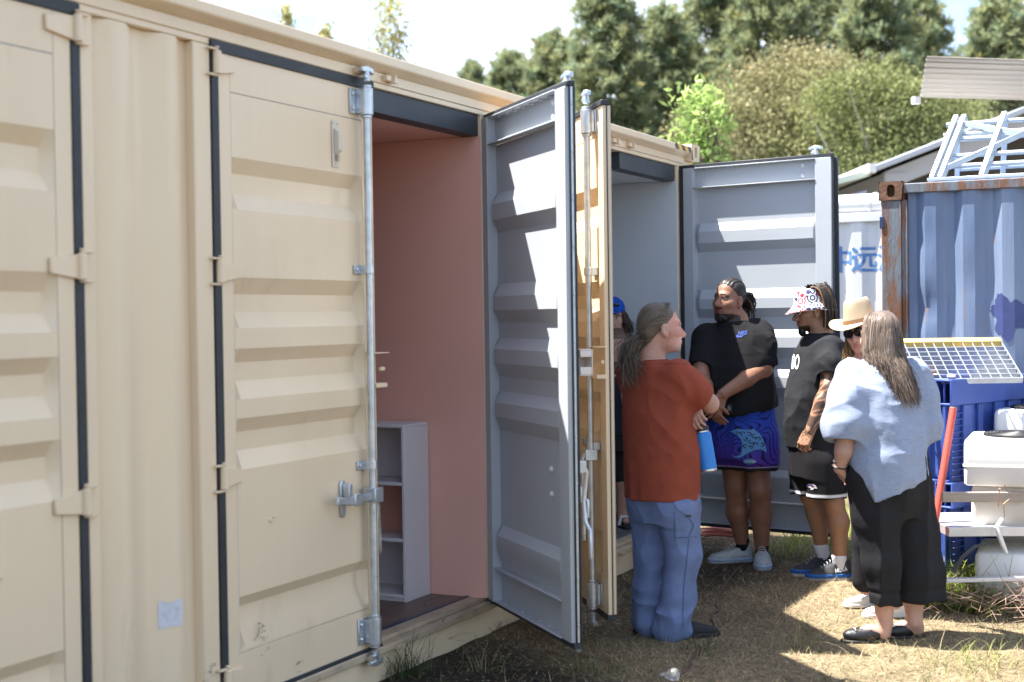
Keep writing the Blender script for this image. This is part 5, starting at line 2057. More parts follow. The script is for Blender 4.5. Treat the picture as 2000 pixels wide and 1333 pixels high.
def shoe(P, heel, toe, L=0.29, W=0.10, upper=None, sole=None, low=False, name='shoe', sole_h=0.032, hi=0.115, laces=None, mid=None):
    """heel, toe: ground points (local xy) ; returns frame matrix"""
    heel, toe = np.array(heel, float), np.array(toe, float)
    f = toe - heel
    f[2] = 0
    f /= np.linalg.norm(f)
    r = np.array([f[1], -f[0], 0])
    Rm = np.stack([r, f, np.array([0, 0, 1.0])], 1)
    o = np.array([heel[0], heel[1], heel[2]])
    w = lambda x, y, z: o + Rm @ np.array([x, y, z])
    k = L / 0.29
    B = Blob()
    B.cap(w(0, 0.048 * k, 0.045), w(0, 0.13 * k, 0.040), 0.036 * W / 0.1, 0.043 * W / 0.1, 0.03)
    B.cap(w(0, 0.13 * k, 0.040), w(0.004, 0.235 * k, 0.030), 0.043 * W / 0.1, 0.034 * W / 0.1, 0.03)
    B.ell(w(0, 0.185 * k, 0.034), (0.049 * W / 0.1, 0.09 * k, 0.036 if not low else 0.03), Rm, 0.02)
    if not low:
        B.cap(w(0, 0.05 * k, 0.05), w(0, 0.045 * k, hi - 0.02), 0.037, 0.036, 0.02)
        B.cap(w(0, 0.17 * k, 0.055), w(0, 0.095 * k, hi - 0.012), 0.032, 0.030, 0.025)
        B.cut((Rm @ np.array([0, 0.25, 1.0])) * 1.0, float((w(0, 0.06, hi - 0.005)) @ (Rm @ np.array([0, 0.25, 1.0]))), 0.006)
    else:
        B.ell(w(0, 0.10 * k, 0.062), (0.033, 0.085 * k, 0.035), Rm, 0.006, 's')
    B.cut((0, 0, -1), -(o[2] + sole_h - 0.006))
    sh = P.part(name, B, 0.0052, upper, disp=lambda V: 0.0008 * vnoise(V, 60, 3))
    # sole outline
    ys = np.linspace(0, L, 26)
    def hw(y):
        t = y / L
        a = 0.032 + 0.018 * math.sin(min(1, t / 0.72) * math.pi / 2 * 1.15) if t > 0.12 else 0.033 * math.sqrt(max(0.02, 1 - ((0.12 - t) / 0.12) ** 2))
        if t > 0.72:
            a = (0.050) * math.sqrt(max(0.02, 1 - ((t - 0.72) / 0.285) ** 2))
        return a * W / 0.1 * 1.04
    right = [(hw(y), y) for y in ys]
    left = [(-hw(y), y) for y in ys[::-1]]
    M_ = Matrix(((Rm[0, 0], Rm[0, 1], 0, o[0]), (Rm[1, 0], Rm[1, 1], 0, o[1]), (0, 0, 1, o[2]), (0, 0, 0, 1)))
    if mid is None:
        s_ = MB().prism(right + left, 2, 0.0, sole_h, M_)
        s_.build('sole', sole, sh, 0.005, seg=2)
    else:
        MB().prism(right + left, 2, 0.0, sole_h * 0.45, M_).build('sole', sole, sh, 0.003, seg=2)
        MB().prism([(p * 1.02, q) for p, q in right + left], 2, sole_h * 0.4505, sole_h * 1.05, M_).build('midsole', mid, sh, 0.005, seg=2)
    if laces is not None:
        lb = MB()
        for i in range(5):
            y = 0.118 * k + 0.018 * i
            z = hi + 0.012 - 0.0125 * i
            lb.tube([w(-0.024, y + 0.006, z - 0.010), w(-0.010, y, z), w(0.010, y + 0.004, z), w(0.024, y - 0.004, z - 0.010)], 0.0028, 5)
        tag(lb.build('laces', laces, sh, recalc=False), kind='stuff')
    return Rm, o, sh


# decals: outlines drawn in photo coordinates are laid on the real surface ------------------
def decal(P, polys, surf, material, name, parent, off=0.0022, step=5.0, tm=None):
    """polys: list of outlines in photo pixels (or tm: flat mesh in photo pixels) pressed on the surface surf=(V,F)"""
    V, F = surf
    bvh = BVHTree.FromPolygons(V.tolist(), F.tolist())
    bm = bmesh.new()
    if tm is not None:
        bm.from_mesh(tm)
        bmesh.ops.remove_doubles(bm, verts=bm.verts, dist=1e-4)
    else:
        for poly in polys:
            bm.faces.new([bm.verts.new((p[0], p[1], 0)) for p in poly])
    xs = [v.co.x for v in bm.verts]
    ys = [v.co.y for v in bm.verts]
    for ax_, lo, hi in ((0, min(xs), max(xs)), (1, min(ys), max(ys))):
        c = lo + step
        while c < hi:
            co = [0, 0, 0]
            co[ax_] = c
            no = [0, 0, 0]
            no[ax_] = 1
            bmesh.ops.bisect_plane(bm, geom=bm.verts[:] + bm.edges[:] + bm.faces[:], plane_co=co, plane_no=no)
            c += step
    org_ = CAM_POS - P.base
    bad = []
    for v in bm.verts:
        d = ray_px(v.co.x, v.co.y).normalized()
        hit, nrm, _, _ = bvh.ray_cast(org_, d)
        if hit is None:
            bad.append(v)
            continue
        v.co = hit - d * off
    bmesh.ops.delete(bm, geom=bad, context='VERTS')
    me = bpy.data.meshes.new(name)
    bm.to_mesh(me)
    bm.free()
    return link(name, me, material, parent, sharp=None)


def text_px(s, size, x, y, ang=0.0, shear=0.0, bold=0.0, sx=1.0):
    """flat text mesh placed in photo pixel coordinates (y down), baseline start at x, y"""
    cu = bpy.data.curves.new('txt', 'FONT')
    cu.body = s
    cu.size = size
    cu.shear = shear
    cu.offset = bold
    cu.resolution_u = 3
    ob = bpy.data.objects.new('txt', cu)
    COL.objects.link(ob)
    bpy.context.view_layer.update()
    me = bpy.data.meshes.new_from_object(ob.evaluated_get(bpy.context.evaluated_depsgraph_get()))
    bpy.data.objects.remove(ob)
    ca, sa = math.cos(ang), math.sin(ang)
    for v in me.vertices:
        px, py = v.co.x * sx, -v.co.y
        v.co = (x + px * ca - py * sa, y + px * sa + py * ca, 0)
    return me


AZ_R, AZ_A = -63.6, 26.4        # photo right / straight away, as world angles in degrees


def az(deg_from_right):
    """0 = photo right, 90 = away, 180 = photo left, 270 = towards the camera"""
    return R(AZ_R + deg_from_right)


def gz(x, y):
    return float(ground_h(np.array([[x, y, 0.0]]))[0])


# ================================================================== the man in the orange shirt
def person_orange():
    P = Person((2.57, -0.88, gz(2.57, -0.88)), 'man with a long grey ponytail in a rust orange shirt and blue trousers')
    J = P.J
    J0 = J(1292, 640, 0.0)
    hd = Head(J0, az(14), 0.02, R(2), 1.06)
    ta = az(48)
    # torso centre line
    nb, ch, be, pv = J(1270, 705, 0.0), J(1278, 790, 0.03), J(1290, 900, 0.02), J(1292, 960, 0.0)
    rsh, lsh = J(1325, 735, -0.12), J(1228, 728, 0.14)
    relb = J(1386, 789, -0.03)
    rw = J(1335, 785, 0.20)
    B = Blob()
    hd.build(B, 1.05, 1.05)
    B.chain([hd.w(0, -0.035, -0.06), nb + np.array([0, 0, 0.01]), ch], [0.058, 0.066, 0.09], 0.03)
    B.loft([(0.80, *pv[:2], 0.17, 0.13), (1.0, *be[:2], 0.18, 0.15), (1.25, *ch[:2], 0.19, 0.12), (1.42, *nb[:2], 0.12, 0.08)], ta, 0.05)
    B.chain([rsh, relb], [0.058, 0.046], 0.03)
    B.chain([relb, rw], [0.047, 0.032], 0.02)
    hand(B, rw, rw - relb, ch - rw, 1, s=0.95)
    lelb, lw = J(1245, 800, 0.30), J(1352, 798, 0.10)
    B.chain([lsh, lelb, lw], [0.052, 0.042, 0.030], 0.03)
    # left hand tucked under the elbow, fingers hooked down round the bottle handle
    hw = J(1352, 786, -0.06)
    B.chain([lw, hw], [0.030, 0.028], 0.01)
    hand(B, hw, J(1358, 824, -0.13) - J(1348, 792, -0.08), J(1385, 815, 0.02) - J(1362, 815, -0.1), -1, curl=(0.2, 0.75, 0.6), s=0.95, spread=0.09)
    hipR, hipL = J(1315, 965, -0.06), J(1265, 962, 0.08)
    aR, aL = J(1318, 1212, -0.05), J(1262, 1200, 0.06)
    B.chain([hipR, (hipR + aR) / 2, aR], [0.075, 0.042, 0.034], 0.03)
    B.chain([hipL, (hipL + aL) / 2 + np.array(CR) * 0.012, aL], [0.075, 0.040, 0.034], 0.03)
    skin = np.array([0.46, 0.255, 0.19])

    def col(V):
        C = np.tile(skin, (len(V), 1)) * (1 + 0.10 * vnoise(V, 25, 2)[:, None])
        q = hd.loc(V)
        x, y, z = np.abs(q[:, 0]), q[:, 1], q[:, 2]
        red = (y > 0.0) & (z > -0.09) & (z < 0.06)
        C[red] *= np.array([1.08, 0.92, 0.90])
        fore = (z > 0.03) & (y > 0)
        C[fore] *= np.array([1.05, 1.10, 1.12])
        C = hd.colour(V, C, lips=(0.95, 0.72, 0.70), brow=(0.32, 0.25, 0.20), iris=(0.06, 0.07, 0.08))
        st = (z < -0.052) & (z > -0.135) & (y > 0.012 + 0.9 * np.maximum(z + 0.075, 0)) & ~((np.abs(z + 0.0765) < 0.009) & (x < 0.022) & (y > 0.07))
        n_ = 0.5 + 0.5 * vnoise(V, 160, 8)
        w_ = np.where(st, np.clip(-0.10 + 0.45 * n_ + 9.0 * np.maximum(y - 0.045, 0), 0, 0.85), 0)[:, None]
        C = C * (1 - w_) + np.array([0.62, 0.55, 0.50]) * w_
        side = (y < 0.03) & (y > -0.02) & (z > -0.02) & (z < 0.05) & (x > 0.05)
        C[side] = C[side] * 0.75 + np.array([0.40, 0.38, 0.36]) * 0.25
        return C
    P.part('body', B, 0.0056, skinm, colf=col)
    # hair combed back into a tail
    hB = Blob()
    hB.ell(hd.w(0, -0.020, 0.034), np.array([0.083, 0.102, 0.092]) * hd.s, hd.Rm, 0.01)
    hB.ell(hd.w(0, -0.085, -0.035), np.array([0.060, 0.036, 0.058]) * hd.s, hd.Rm, 0.05)
    nrm = hd.Rm @ np.array([0, 1.02, -1.0])
    hB.cut(nrm, float(hd.w(0, 0.0, 0.012) @ nrm), 0.012)
    hair_c = np.array([0.095, 0.070, 0.050])

    def hdisp(V):
        q = hd.loc(V)
        a = np.arctan2(q[:, 0], q[:, 2] + 0.02)
        Q = np.stack([a * 16, q[:, 1] * 3, np.zeros(len(V))], 1)
        return 0.0022 * vnoise(Q, 1.6, 4) + 0.0012 * vnoise(Q, 4.0, 5)

    def hcol(V):
        q = hd.loc(V)
        a = np.arctan2(q[:, 0], q[:, 2] + 0.02)
        Q = np.stack([a * 26, q[:, 1] * 5, q[:, 2] * 3], 1)
        g = 0.5 + 0.5 * vnoise(Q, 1.5, 6)
        C = hair_c * (0.6 + 0.8 * g[:, None])
        front = np.clip((q[:, 1] - 0.03) * 14, 0, 0.4)[:, None]
        return C * (1 - front) + np.array([0.26, 0.22, 0.19]) * front
    hair = P.part('hair', hB, 0.0045, hairm, hdisp, hcol)
    rs = np.random.default_rng(5)
    n = 900
    # combed strands over the skull
    th = rs.uniform(-1.35, 1.35, n)
    st = np.stack([hd.w(0.079 * math.sin(t) * 1.02, 0.045 - 0.055 * abs(math.sin(t)) + rs.normal(0, 0.006), 0.030 + 0.088 * math.cos(t) * 0.98) for t in th])
    en = np.stack([hd.w(0.018 * rs.normal(), -0.112 + 0.006 * rs.normal(), -0.062 + 0.012 * rs.normal()) for t in th])
    m1 = np.stack([hd.w(0.092 * math.sin(t), -0.04, 0.045 + 0.092 * math.cos(t)) for t in th])
    m2 = np.stack([hd.w(0.055 * math.sin(t), -0.125, 0.00 + 0.05 * math.cos(t)) for t in th])
    S = bezier_strands(st, m1, m2, en, 14)
    g = rs.uniform(0.5, 1.6, (n, 1))
    cc = hair_c * g * (1 - 0.35 * rs.random((n, 1))) + np.array([0.06, 0.055, 0.05]) * (rs.random((n, 1)) > 0.75)
    add_strands(P, 'combed_hair', S + (S - hd.c) * 0.02, 0.0011, cc * rs.uniform(0.6, 1.7, (n, 1)), parent=hair)
    n = 460
    st = np.stack([hd.w(0.016 * rs.normal(), -0.112 + 0.012 * rs.normal(), -0.060 + 0.014 * rs.normal()) for _ in range(n)])
    ln = rs.uniform(0.10, 0.25, n)
    endp = np.stack([st[i] + J(1222, 700, -0.02) * 0 + np.array(hd.Rm @ np.array([0.045 * rs.normal(), -0.045 + 0.035 * rs.normal(), -ln[i]])) for i in range(n)])
    b1 = st + (hd.Rm @ np.array([0, -0.075, 0.0])) + rs.normal(0, 0.022, (n, 3))
    b2 = (st + endp) / 2 + (hd.Rm @ np.array([0, -0.075, -0.02])) + rs.normal(0, 0.025, (n, 3))
    S = bezier_strands(st, b1, b2, endp, 14)
    S += 0.004 * np.sin(np.linspace(0, 9, 14)[None, :, None] * rs.uniform(0.6, 1.6, (n, 1, 1)) + rs.uniform(0, 6, (n, 1, 3)))
    cc = hair_c * rs.uniform(0.5, 1.7, (n, 1)) + np.array([0.09, 0.075, 0.06]) * (rs.random((n, 1)) > 0.6)
    add_strands(P, 'ponytail', S, 0.0014, cc, parent=hair)
    # shirt
    s = Blob()
    zh = J(1290, 968, 0)[2]
    top = J(1272, 702, 0)
    s.loft([(zh - 0.04, *J(1292, 975, 0.0)[:2], 0.212, 0.162), (zh + 0.10, *J(1292, 930, 0.0)[:2], 0.210, 0.168), (zh + 0.24, *J(1292, 880, 0.0)[:2], 0.210, 0.170), (zh + 0.42, *J(1285, 810, 0.0)[:2], 0.210, 0.150), (zh + 0.58, *J(1279, 745, 0.0)[:2], 0.196, 0.120), (top[2] - 0.035, *J(1270, 712, 0.0)[:2], 0.135, 0.095), (top[2] - 0.004, *J(1272, 704, 0.0)[:2], 0.086, 0.080)], ta, 0.03)
    s.sleeve([rsh + np.array([0, 0, 0.005]), J(1342, 754, -0.10), J(1369, 777, -0.06)], [0.082, 0.092, 0.088], 0.066, 0.05)
    s.chain([lsh, (lsh + lelb) / 2], [0.076, 0.080], 0.05)
    s.cut((0, 0, -1), -(zh - 0.015))

    def sdisp(V):
        lo = np.clip((1.35 - V[:, 2]) * 1.4, 0.15, 1)
        W = V + 0.06 * vnoise(V, 3.5, 1)[:, None]
        f = 0.014 * ridge(W, (5, 5, 1.6), 3) * lo + 0.008 * ridge(W, (10, 10, 4), 9) * lo
        slant = W @ np.array([[1, 0, 0], [0, 1, 0], [0.9, -0.6, 1.0]]).T
        f += 0.020 * ridge(slant, (6, 6, 8), 7) * np.exp(-((V - np.array(J(1335, 800, -0.14))) ** 2).sum(1) / 0.045)
        f += 0.010 * ridge(slant, (9, 9, 9), 17) * np.exp(-((V - np.array(J(1340, 740, -0.14))) ** 2).sum(1) / 0.02)
        return (f + 0.0025 * vnoise(V, 18, 4) - 0.012) * np.clip((top[2] - 0.03 - V[:, 2]) / 0.08, 0, 1) + 0.004 * (V[:, 2] > top[2] - 0.022)
    P.part('shirt', s, 0.0064, clothm('rust_shirt', (0.265, 0.062, 0.036), 0.92), sdisp)
    # trousers
    t = Blob()
    t.loft([(pv[2] - 0.16, *J(1296, 1010, 0.0)[:2], 0.175, 0.135), (pv[2], *pv[:2], 0.195, 0.150), (pv[2] + 0.12, *be[:2], 0.18, 0.14)], ta, 0.05)
    kR, kL = J(1331, 1085, -0.06), J(1272, 1080, 0.07)
    t.chain([J(1322, 990, -0.07), kR, J(1322, 1160, -0.05), J(1313, 1222, -0.05)], [0.116, 0.093, 0.082, 0.084], 0.03)
    t.chain([J(1272, 990, 0.08), kL, J(1268, 1150, 0.06), J(1265, 1210, 0.06)], [0.108, 0.084, 0.074, 0.074], 0.03)
    t.cut((0, 0, -1), 0.0 + 0.004 * 0)

    def tdisp(V):
        f = 0.018 * ridge(V + 0.05 * vnoise(V, 5, 2)[:, None], (8, 8, 1.4), 11) + 0.008 * ridge(V + 0.03 * vnoise(V, 7, 3)[:, None], (12, 12, 6), 21)
        low = np.clip((0.30 - V[:, 2]) / 0.2, 0, 1)
        f += low * 0.026 * ridge(V + 0.03 * vnoise(V, 9, 4)[:, None], (4, 4, 13), 5)
        return f + 0.002 * vnoise(V, 22, 4) - 0.014
    tro = P.part('trousers', t, 0.0064, clothm('blue_trousers', (0.155, 0.205, 0.36), 0.9, 0.80, 260), tdisp)
    flap = clothm('pocket_blue', (0.16, 0.215, 0.375), 0.9, 0.85, 260)
    decal(P, [[(1317, 982), (1364, 980), (1364, 998), (1355, 1004), (1347, 1009), (1336, 1004), (1322, 994)]], P.surf['trousers'], flap, 'pocket_flap', tro, 0.007)
    decal(P, [[(1340, 1007), (1350, 1006), (1350, 1010), (1340, 1011)]], P.surf['trousers'], rubber, 'pocket_buckle', tro, 0.010)
    seam = clothm('seam_blue', (0.07, 0.10, 0.20), 0.9)
    decal(P, [[(1316, 1000), (1317.4, 1000), (1318.4, 1052), (1317, 1052)], [(1318, 1050.6), (1362, 1048), (1362, 1049.2), (1318, 1052)], [(1346, 1012), (1347, 1012), (1356, 1028), (1346, 1048), (1344.8, 1048), (1354, 1028)], [(1345, 1052), (1346.2, 1052), (1336, 1150), (1334, 1225), (1332.8, 1225), (1334.6, 1150)]], P.surf['trousers'], seam, 'seam', tro, 0.003)
    # shoes
    up = mat('black_suede', (0.02, 0.02, 0.023), 0.85, bump=0.3, bscale=200)
    so = mat('black_sole', (0.012, 0.012, 0.013), 0.6)
    h_, t_ = J(1300, 1236, -0.02), J(1378, 1232, -0.02)
    h_[2] = t_[2] = 0.0
    shoe(P, h_, t_, 0.285, 0.10, up, so, hi=0.10, sole_h=0.024)
    h_, t_ = J(1236, 1222, 0.06), J(1300, 1216, 0.10)
    h_[2] = t_[2] = 0.0
    shoe(P, h_, t_, 0.285, 0.10, up, so, hi=0.10, sole_h=0.024)
    # blue bottle hanging from his fingers
    a, b = Vector(J(1368, 828, -0.035)) + P.base, Vector(J(1384, 921, -0.05)) + P.base
    d = (a - b)
    Lb = d.length
    bt = empty('water_bottle', b, 0, 'bright blue metal water bottle with a black cap hanging from a hand', 'bottle')
    bt.rotation_mode = 'QUATERNION'
    bt.rotation_quaternion = Vector((0, 0, 1)).rotation_difference(d.normalized())
    blu = mat('bottle_blue', (0.012, 0.20, 0.60), 0.35, col2=(0.011, 0.18, 0.56), vscale=20)
    st_ = mat('brushed_steel', (0.62, 0.58, 0.54), 0.3, 0.9)
    rb = 0.046
    MB().lathe([(rb, 0.012), (rb, Lb * 0.76), (rb * 0.97, Lb * 0.795), (rb * 0.86, Lb * 0.82)], 32).build('bottle_body', blu, bt)
    MB().lathe([(rb * 0.93, 0.0), (rb * 0.98, 0.003), (rb * 0.98, 0.0118)], 32).build('base_ring', st_, bt)
    MB().lathe([(rb * 0.80, Lb * 0.8202), (rb * 0.80, Lb * 0.845)], 32).build('neck_ring', st_, bt)
    MB().lathe([(rb * 0.82, Lb * 0.8455), (rb * 0.84, Lb * 0.86), (rb * 0.84, Lb * 0.93), (rb * 0.7, Lb * 0.955)], 32).build('cap', blackp, bt)
    hp_ = [(-0.030, 0, Lb * 0.95), (-0.026, 0, Lb * 1.06), (-0.008, 0, Lb * 1.12), (0.012, 0, Lb * 1.11), (0.022, 0, Lb * 1.04), (0.024, 0, Lb * 0.95)]
    MB().tube(hp_, 0.0075, 8).build('carry_loop', blackp, bt)
    return P


# ================================================================== the woman in the linen shirt
def person_linen():
    P = Person((2.90, -1.955, gz(2.9, -1.955)), 'woman with long grey brown hair in a pale blue linen shirt, seen from behind')
    J = P.J
    hd = Head(J(1716, 655, 0.02), az(118), -0.08, R(-4), 0.99)
    ta = az(132)
    nb = J(1722, 706, 0.02)
    lsh, rsh = J(1662, 725, -0.02), J(1785, 720, 0.05)
    B = Blob()
    hd.build(B, 1.0, 0.9, True)
    B.chain([hd.w(0, -0.03, -0.06), nb, J(1725, 740, 0.0)], [0.050, 0.058, 0.09], 0.03)
    B.loft([(0.72, *J(1740, 965, 0)[:2], 0.13, 0.11), (0.85, *J(1738, 910, 0)[:2], 0.17, 0.14), (1.05, *J(1735, 830, 0)[:2], 0.19, 0.15), (1.25, *J(1728, 755, 0)[:2], 0.19, 0.12), (1.37, *nb[:2], 0.11, 0.07)], ta, 0.05)
    lel, lwr = J(1652, 850, -0.10), J(1640, 915, -0.06)
    B.chain([lsh, J(1652, 790, -0.08), lel], [0.055, 0.052, 0.046], 0.03)
    B.chain([lel, J(1648, 880, -0.10), lwr], [0.047, 0.044, 0.031], 0.02)
    hand(B, lwr, J(1652, 950, 0.02) - lwr, J(1690, 920, 0.03) - lwr, 1, s=0.9)
    rel, rwr = J(1810, 835, 0.10), J(1765, 850, 0.26)
    B.chain([rsh, rel, rwr], [0.055, 0.046, 0.031], 0.03)
    hand(B, rwr, rwr - rel, J(1740, 850, 0.0) - rwr, -1, s=0.9)
    hipL, hipR = J(1720, 985, -0.05), J(1780, 985, 0.04)
    aL, aR = J(1728, 1218, -0.03), J(1786, 1216, 0.03)
    for hp_, an in ((hipL, aL), (hipR, aR)):
        kn = hp_ * 0.45 + an * 0.55
        B.chain([hp_, kn, kn * 0.55 + an * 0.45, an], [0.10, 0.062, 0.060, 0.038], 0.03)
    # feet in flats
    fl = []
    for (hx, hy, tx, ty, of) in ((1743, 1250, 1642, 1246, -0.03), (1808, 1232, 1722, 1214, 0.05)):
        h_, t_ = J(hx, hy, of), J(tx, ty, of)
        h_[2] = t_[2] = 0.0
        fl.append((h_, t_))
    for (h_, t_), an in zip(fl, (aL, aR)):
        f = (t_ - h_) / np.linalg.norm(t_ - h_)
        B.chain([an, h_ + f * 0.045 + np.array([0, 0, 0.05])], [0.037, 0.034], 0.02)
        B.chain([h_ + f * 0.045 + np.array([0, 0, 0.042]), h_ + f * 0.12 + np.array([0, 0, 0.048]), h_ + f * 0.19 + np.array([0, 0, 0.030])], [0.033, 0.034, 0.030], 0.02)
    skin = np.array([0.50, 0.30, 0.23])

    def col(V):
        C = np.tile(skin, (len(V), 1)) * (1 + 0.08 * vnoise(V, 22, 2)[:, None])
        return hd.colour(V, C, browh=0.004)
    P.part('body', B, 0.0075, skinm, colf=col)
    # shirt: loose, rolled sleeves, longer at the back
    s = Blob()
    top = J(1722, 700, 0)[2]
    s.loft([(J(1700, 990, 0)[2] - 0.02, *J(1735, 985, -0.02)[:2], 0.224, 0.190), (J(1735, 920, 0)[2], *J(1732, 920, -0.02)[:2], 0.220, 0.192), (J(1735, 850, 0)[2], *J(1730, 850, -0.01)[:2], 0.214, 0.188), (J(1735, 790, 0)[2], *J(1727, 790, 0.0)[:2], 0.212, 0.165), (J(1735, 740, 0)[2], *J(1724, 740, 0.01)[:2], 0.196, 0.135), (J(1735, 712, 0)[2], *J(1722, 712, 0.02)[:2], 0.145, 0.095), (top + 0.005, *J(1720, 702, 0.02)[:2], 0.08, 0.07)], ta, 0.03)
        # slanting hem: lowest at the back left, higher at the front and the right side
    for (x0, y0, x1, y1, of0, of1) in ((1693, 990, 1845, 915, -0.1, 0.0),):
        a, b = J(x0, y0, -0.15), J(x1, y1, 0.0)
        e = b - a
        dpt = np.array(CF)
        n_ = np.cross(e, dpt)
        n_ /= np.linalg.norm(n_)
        if n_[2] > 0:
            n_ = -n_
        s.cut(n_, float(a @ n_), 0.01)
    a, b = J(1640, 868, -0.1), J(1700, 990, -0.1)
    e = b - a
    n_ = np.cross(e, np.array(CF))
    n_ /= np.linalg.norm(n_)
    if n_[2] > 0:
        n_ = -n_
    lw_ = Blob()
    s.cut(n_, float(a @ n_) + 0.0, 0.02)
    s.sleeve([lsh + np.array([0, 0, -0.012]), J(1656, 775, -0.08), J(1652, 830, -0.11), J(1648, 862, -0.12)], [0.080, 0.098, 0.105, 0.090], 0.066, 0.05)
    s.sleeve([rsh + np.array([0, 0, -0.012]), J(1800, 775, 0.05), J(1806, 830, 0.06), J(1808, 858, 0.07)], [0.078, 0.090, 0.092, 0.080], 0.06, 0.05)

    def sdisp(V):
        W = V + 0.06 * vnoise(V, 4, 1)[:, None]
        f = 0.018 * soft(W, (4, 4, 6), 3) + 0.010 * ridge(W, (5, 5, 10), 31) + 0.010 * ridge(W, (9, 9, 3.5), 8) + 0.004 * soft(W, (18, 18, 12), 12)
        slv = np.exp(-((V - np.array(J(1648, 815, -0.09))) ** 2).sum(1) / 0.02)
        f += 0.022 * soft(W, (7, 7, 15), 9) * slv
        return f + 0.001 * vnoise(V, 30, 4) - 0.030
    P.part('shirt', s, 0.0064, mat('blue_linen', (0.245, 0.295, 0.41), 0.85, col2=(0.31, 0.355, 0.46), vscale=40, stretch=(1, 1, 3), bump=0.3, bscale=26, bdist=0.004, spec=0.15), sdisp)
    # culottes
    c = Blob()
    c.loft([(J(1740, 1010, 0)[2], *J(1750, 1010, 0.0)[:2], 0.15, 0.13), (J(1740, 970, 0)[2], *J(1745, 970, 0.0)[:2], 0.18, 0.165), (J(1740, 930, 0)[2], *J(1738, 930, 0.0)[:2], 0.195, 0.185), (J(1740, 860, 0)[2], *J(1735, 860, 0.0)[:2], 0.19, 0.17)], ta, 0.09)
    c.chain([J(1698, 935, -0.08), J(1712, 1010, -0.07), J(1722, 1100, -0.07), J(1729, 1185, -0.06)], [0.115, 0.112, 0.092, 0.074], 0.04)
    c.chain([J(1768, 950, 0.04), J(1782, 1050, 0.05), J(1795, 1120, 0.05), J(1800, 1185, 0.05)], [0.126, 0.130, 0.130, 0.128], 0.03)
    c.cut((0, 0, -1), -J(1735, 1178, -0.04)[2], 0.004)
    c.cap(J(1732, 1200, -0.04), J(1732, 1165, -0.04), 0.062, 0.055, 0.004, 's')
    c.cap(J(1797, 1200, 0.05), J(1797, 1160, 0.05), 0.108, 0.09, 0.004, 's')

    def cdisp(V):
        f = 0.020 * ridge(V + 0.02 * vnoise(V, 5, 2)[:, None], (10, 10, 0.5), 11)
        low = np.exp(-((V[:, 2] - J(1735, 1150, 0)[2]) / 0.012) ** 2)
        return f + 0.002 * vnoise(V, 18, 2) - 0.010 - 0.006 * low
    P.part('culottes', c, 0.007, clothm('black_culottes', (0.020, 0.020, 0.023), 0.75), cdisp)
    # flats
    up = mat('black_leather', (0.015, 0.015, 0.017), 0.35, bump=0.2, bscale=120)
    so = mat('dark_sole', (0.02, 0.018, 0.016), 0.6)
    for h_, t_ in fl:
        Rm, o, sh = shoe(P, h_, t_, 0.262, 0.088, up, so, low=True, sole_h=0.014, name='flat_shoe')
        bw = MB()
        q = lambda x, y, z: o + Rm @ np.array([x, y, z])
        bw.tube([q(-0.028, 0.19, 0.058), q(-0.012, 0.192, 0.066), q(0.0, 0.193, 0.062), q(0.012, 0.192, 0.066), q(0.028, 0.19, 0.058)], [0.006, 0.009, 0.005, 0.009, 0.006], 8)
        bw.build('bow', up, sh)
    # hair: scalp mass plus many wavy locks
    hB = Blob()
    hB.ell(hd.w(0, -0.020, 0.030), np.array([0.086, 0.108, 0.096]) * hd.s, hd.Rm, 0.01)
    hB.ell(hd.w(0, -0.045, -0.06), np.array([0.082, 0.070, 0.080]) * hd.s, hd.Rm, 0.05)
    hB.chain([hd.w(0, -0.06, -0.08), hd.w(0, -0.085, -0.16)], [0.060, 0.040], 0.05)
    nrm = hd.Rm @ np.array([0, 1.0, -0.35])
    hB.cut(nrm, float(hd.w(0, 0.035, 0.0) @ nrm), 0.01)
    hc = np.array([0.150, 0.112, 0.088])

    def hcol(V):
        Q = V * np.array([60, 60, 6])
        return hc * (0.55 + 0.5 * (0.5 + 0.5 * vnoise(Q, 1, 6))[:, None])
    hair = P.part('hair', hB, 0.005, hairm, lambda V: 0.004 * vnoise(V * np.array([40, 40, 6]), 1, 4), hcol)
    rs = np.random.default_rng(9)
    n = 2600
    th = rs.uniform(-2.25, 2.25, n)               # 0 = straight back, +-90 deg = over the ears
    row = rs.random(n)
    crown = np.stack([hd.w(0.010 * math.copysign(1, t) * r_ + 0.006 * rs.normal(), 0.055 - 0.12 * r_ + 0.008 * rs.normal(), 0.124 - 0.030 * abs(2 * r_ - 0.7) ** 1.5) for t, r_ in zip(th, row)])
    rad = 0.93 + 0.08 * rs.random(n)
    mid = np.stack([hd.w(0.096 * math.sin(t) * q, -0.022 - 0.106 * math.cos(t) * q, 0.050 + 0.03 * rs.random()) for t, q in zip(th, rad)])
    low = np.stack([hd.w(0.104 * math.sin(t) * q, -0.030 - 0.104 * math.cos(t) * q, -0.070) for t, q in zip(th, rad)])
    ends = []
    back = np.array([-CF[0], -CF[1], 0.0])
    for t, q in zip(th, rad):
        ln_ = rs.uniform(0.16, 0.30) * (0.75 + 0.25 * math.cos(t))
        e = hd.w(0.100 * math.sin(t) * q, -0.055 - 0.075 * math.cos(t) * q, -0.075)
        ends.append(e + np.array([0, 0, -ln_]) + np.array(CR) * (0.065 * ln_ / 0.3) + back * (0.075 * ln_ / 0.25) * max(0.2, math.cos(t)) + rs.normal(0, 0.012, 3))
    ends = np.array(ends)
    S1 = bezier_strands(crown, crown * 0.5 + mid * 0.5 + (mid - hd.c) * 0.16 + np.array([0, 0, 0.006]), mid + np.array([0, 0, 0.01]), low, 10)
    S2 = bezier_strands(low, low + (low - mid) * 0.45, ends * 0.6 + low * 0.4 + back * 0.03, ends, 14)
    S = np.concatenate([S1, S2[:, 1:]], 1)
    tt = np.linspace(0, 1, S.shape[1])[None, :, None]
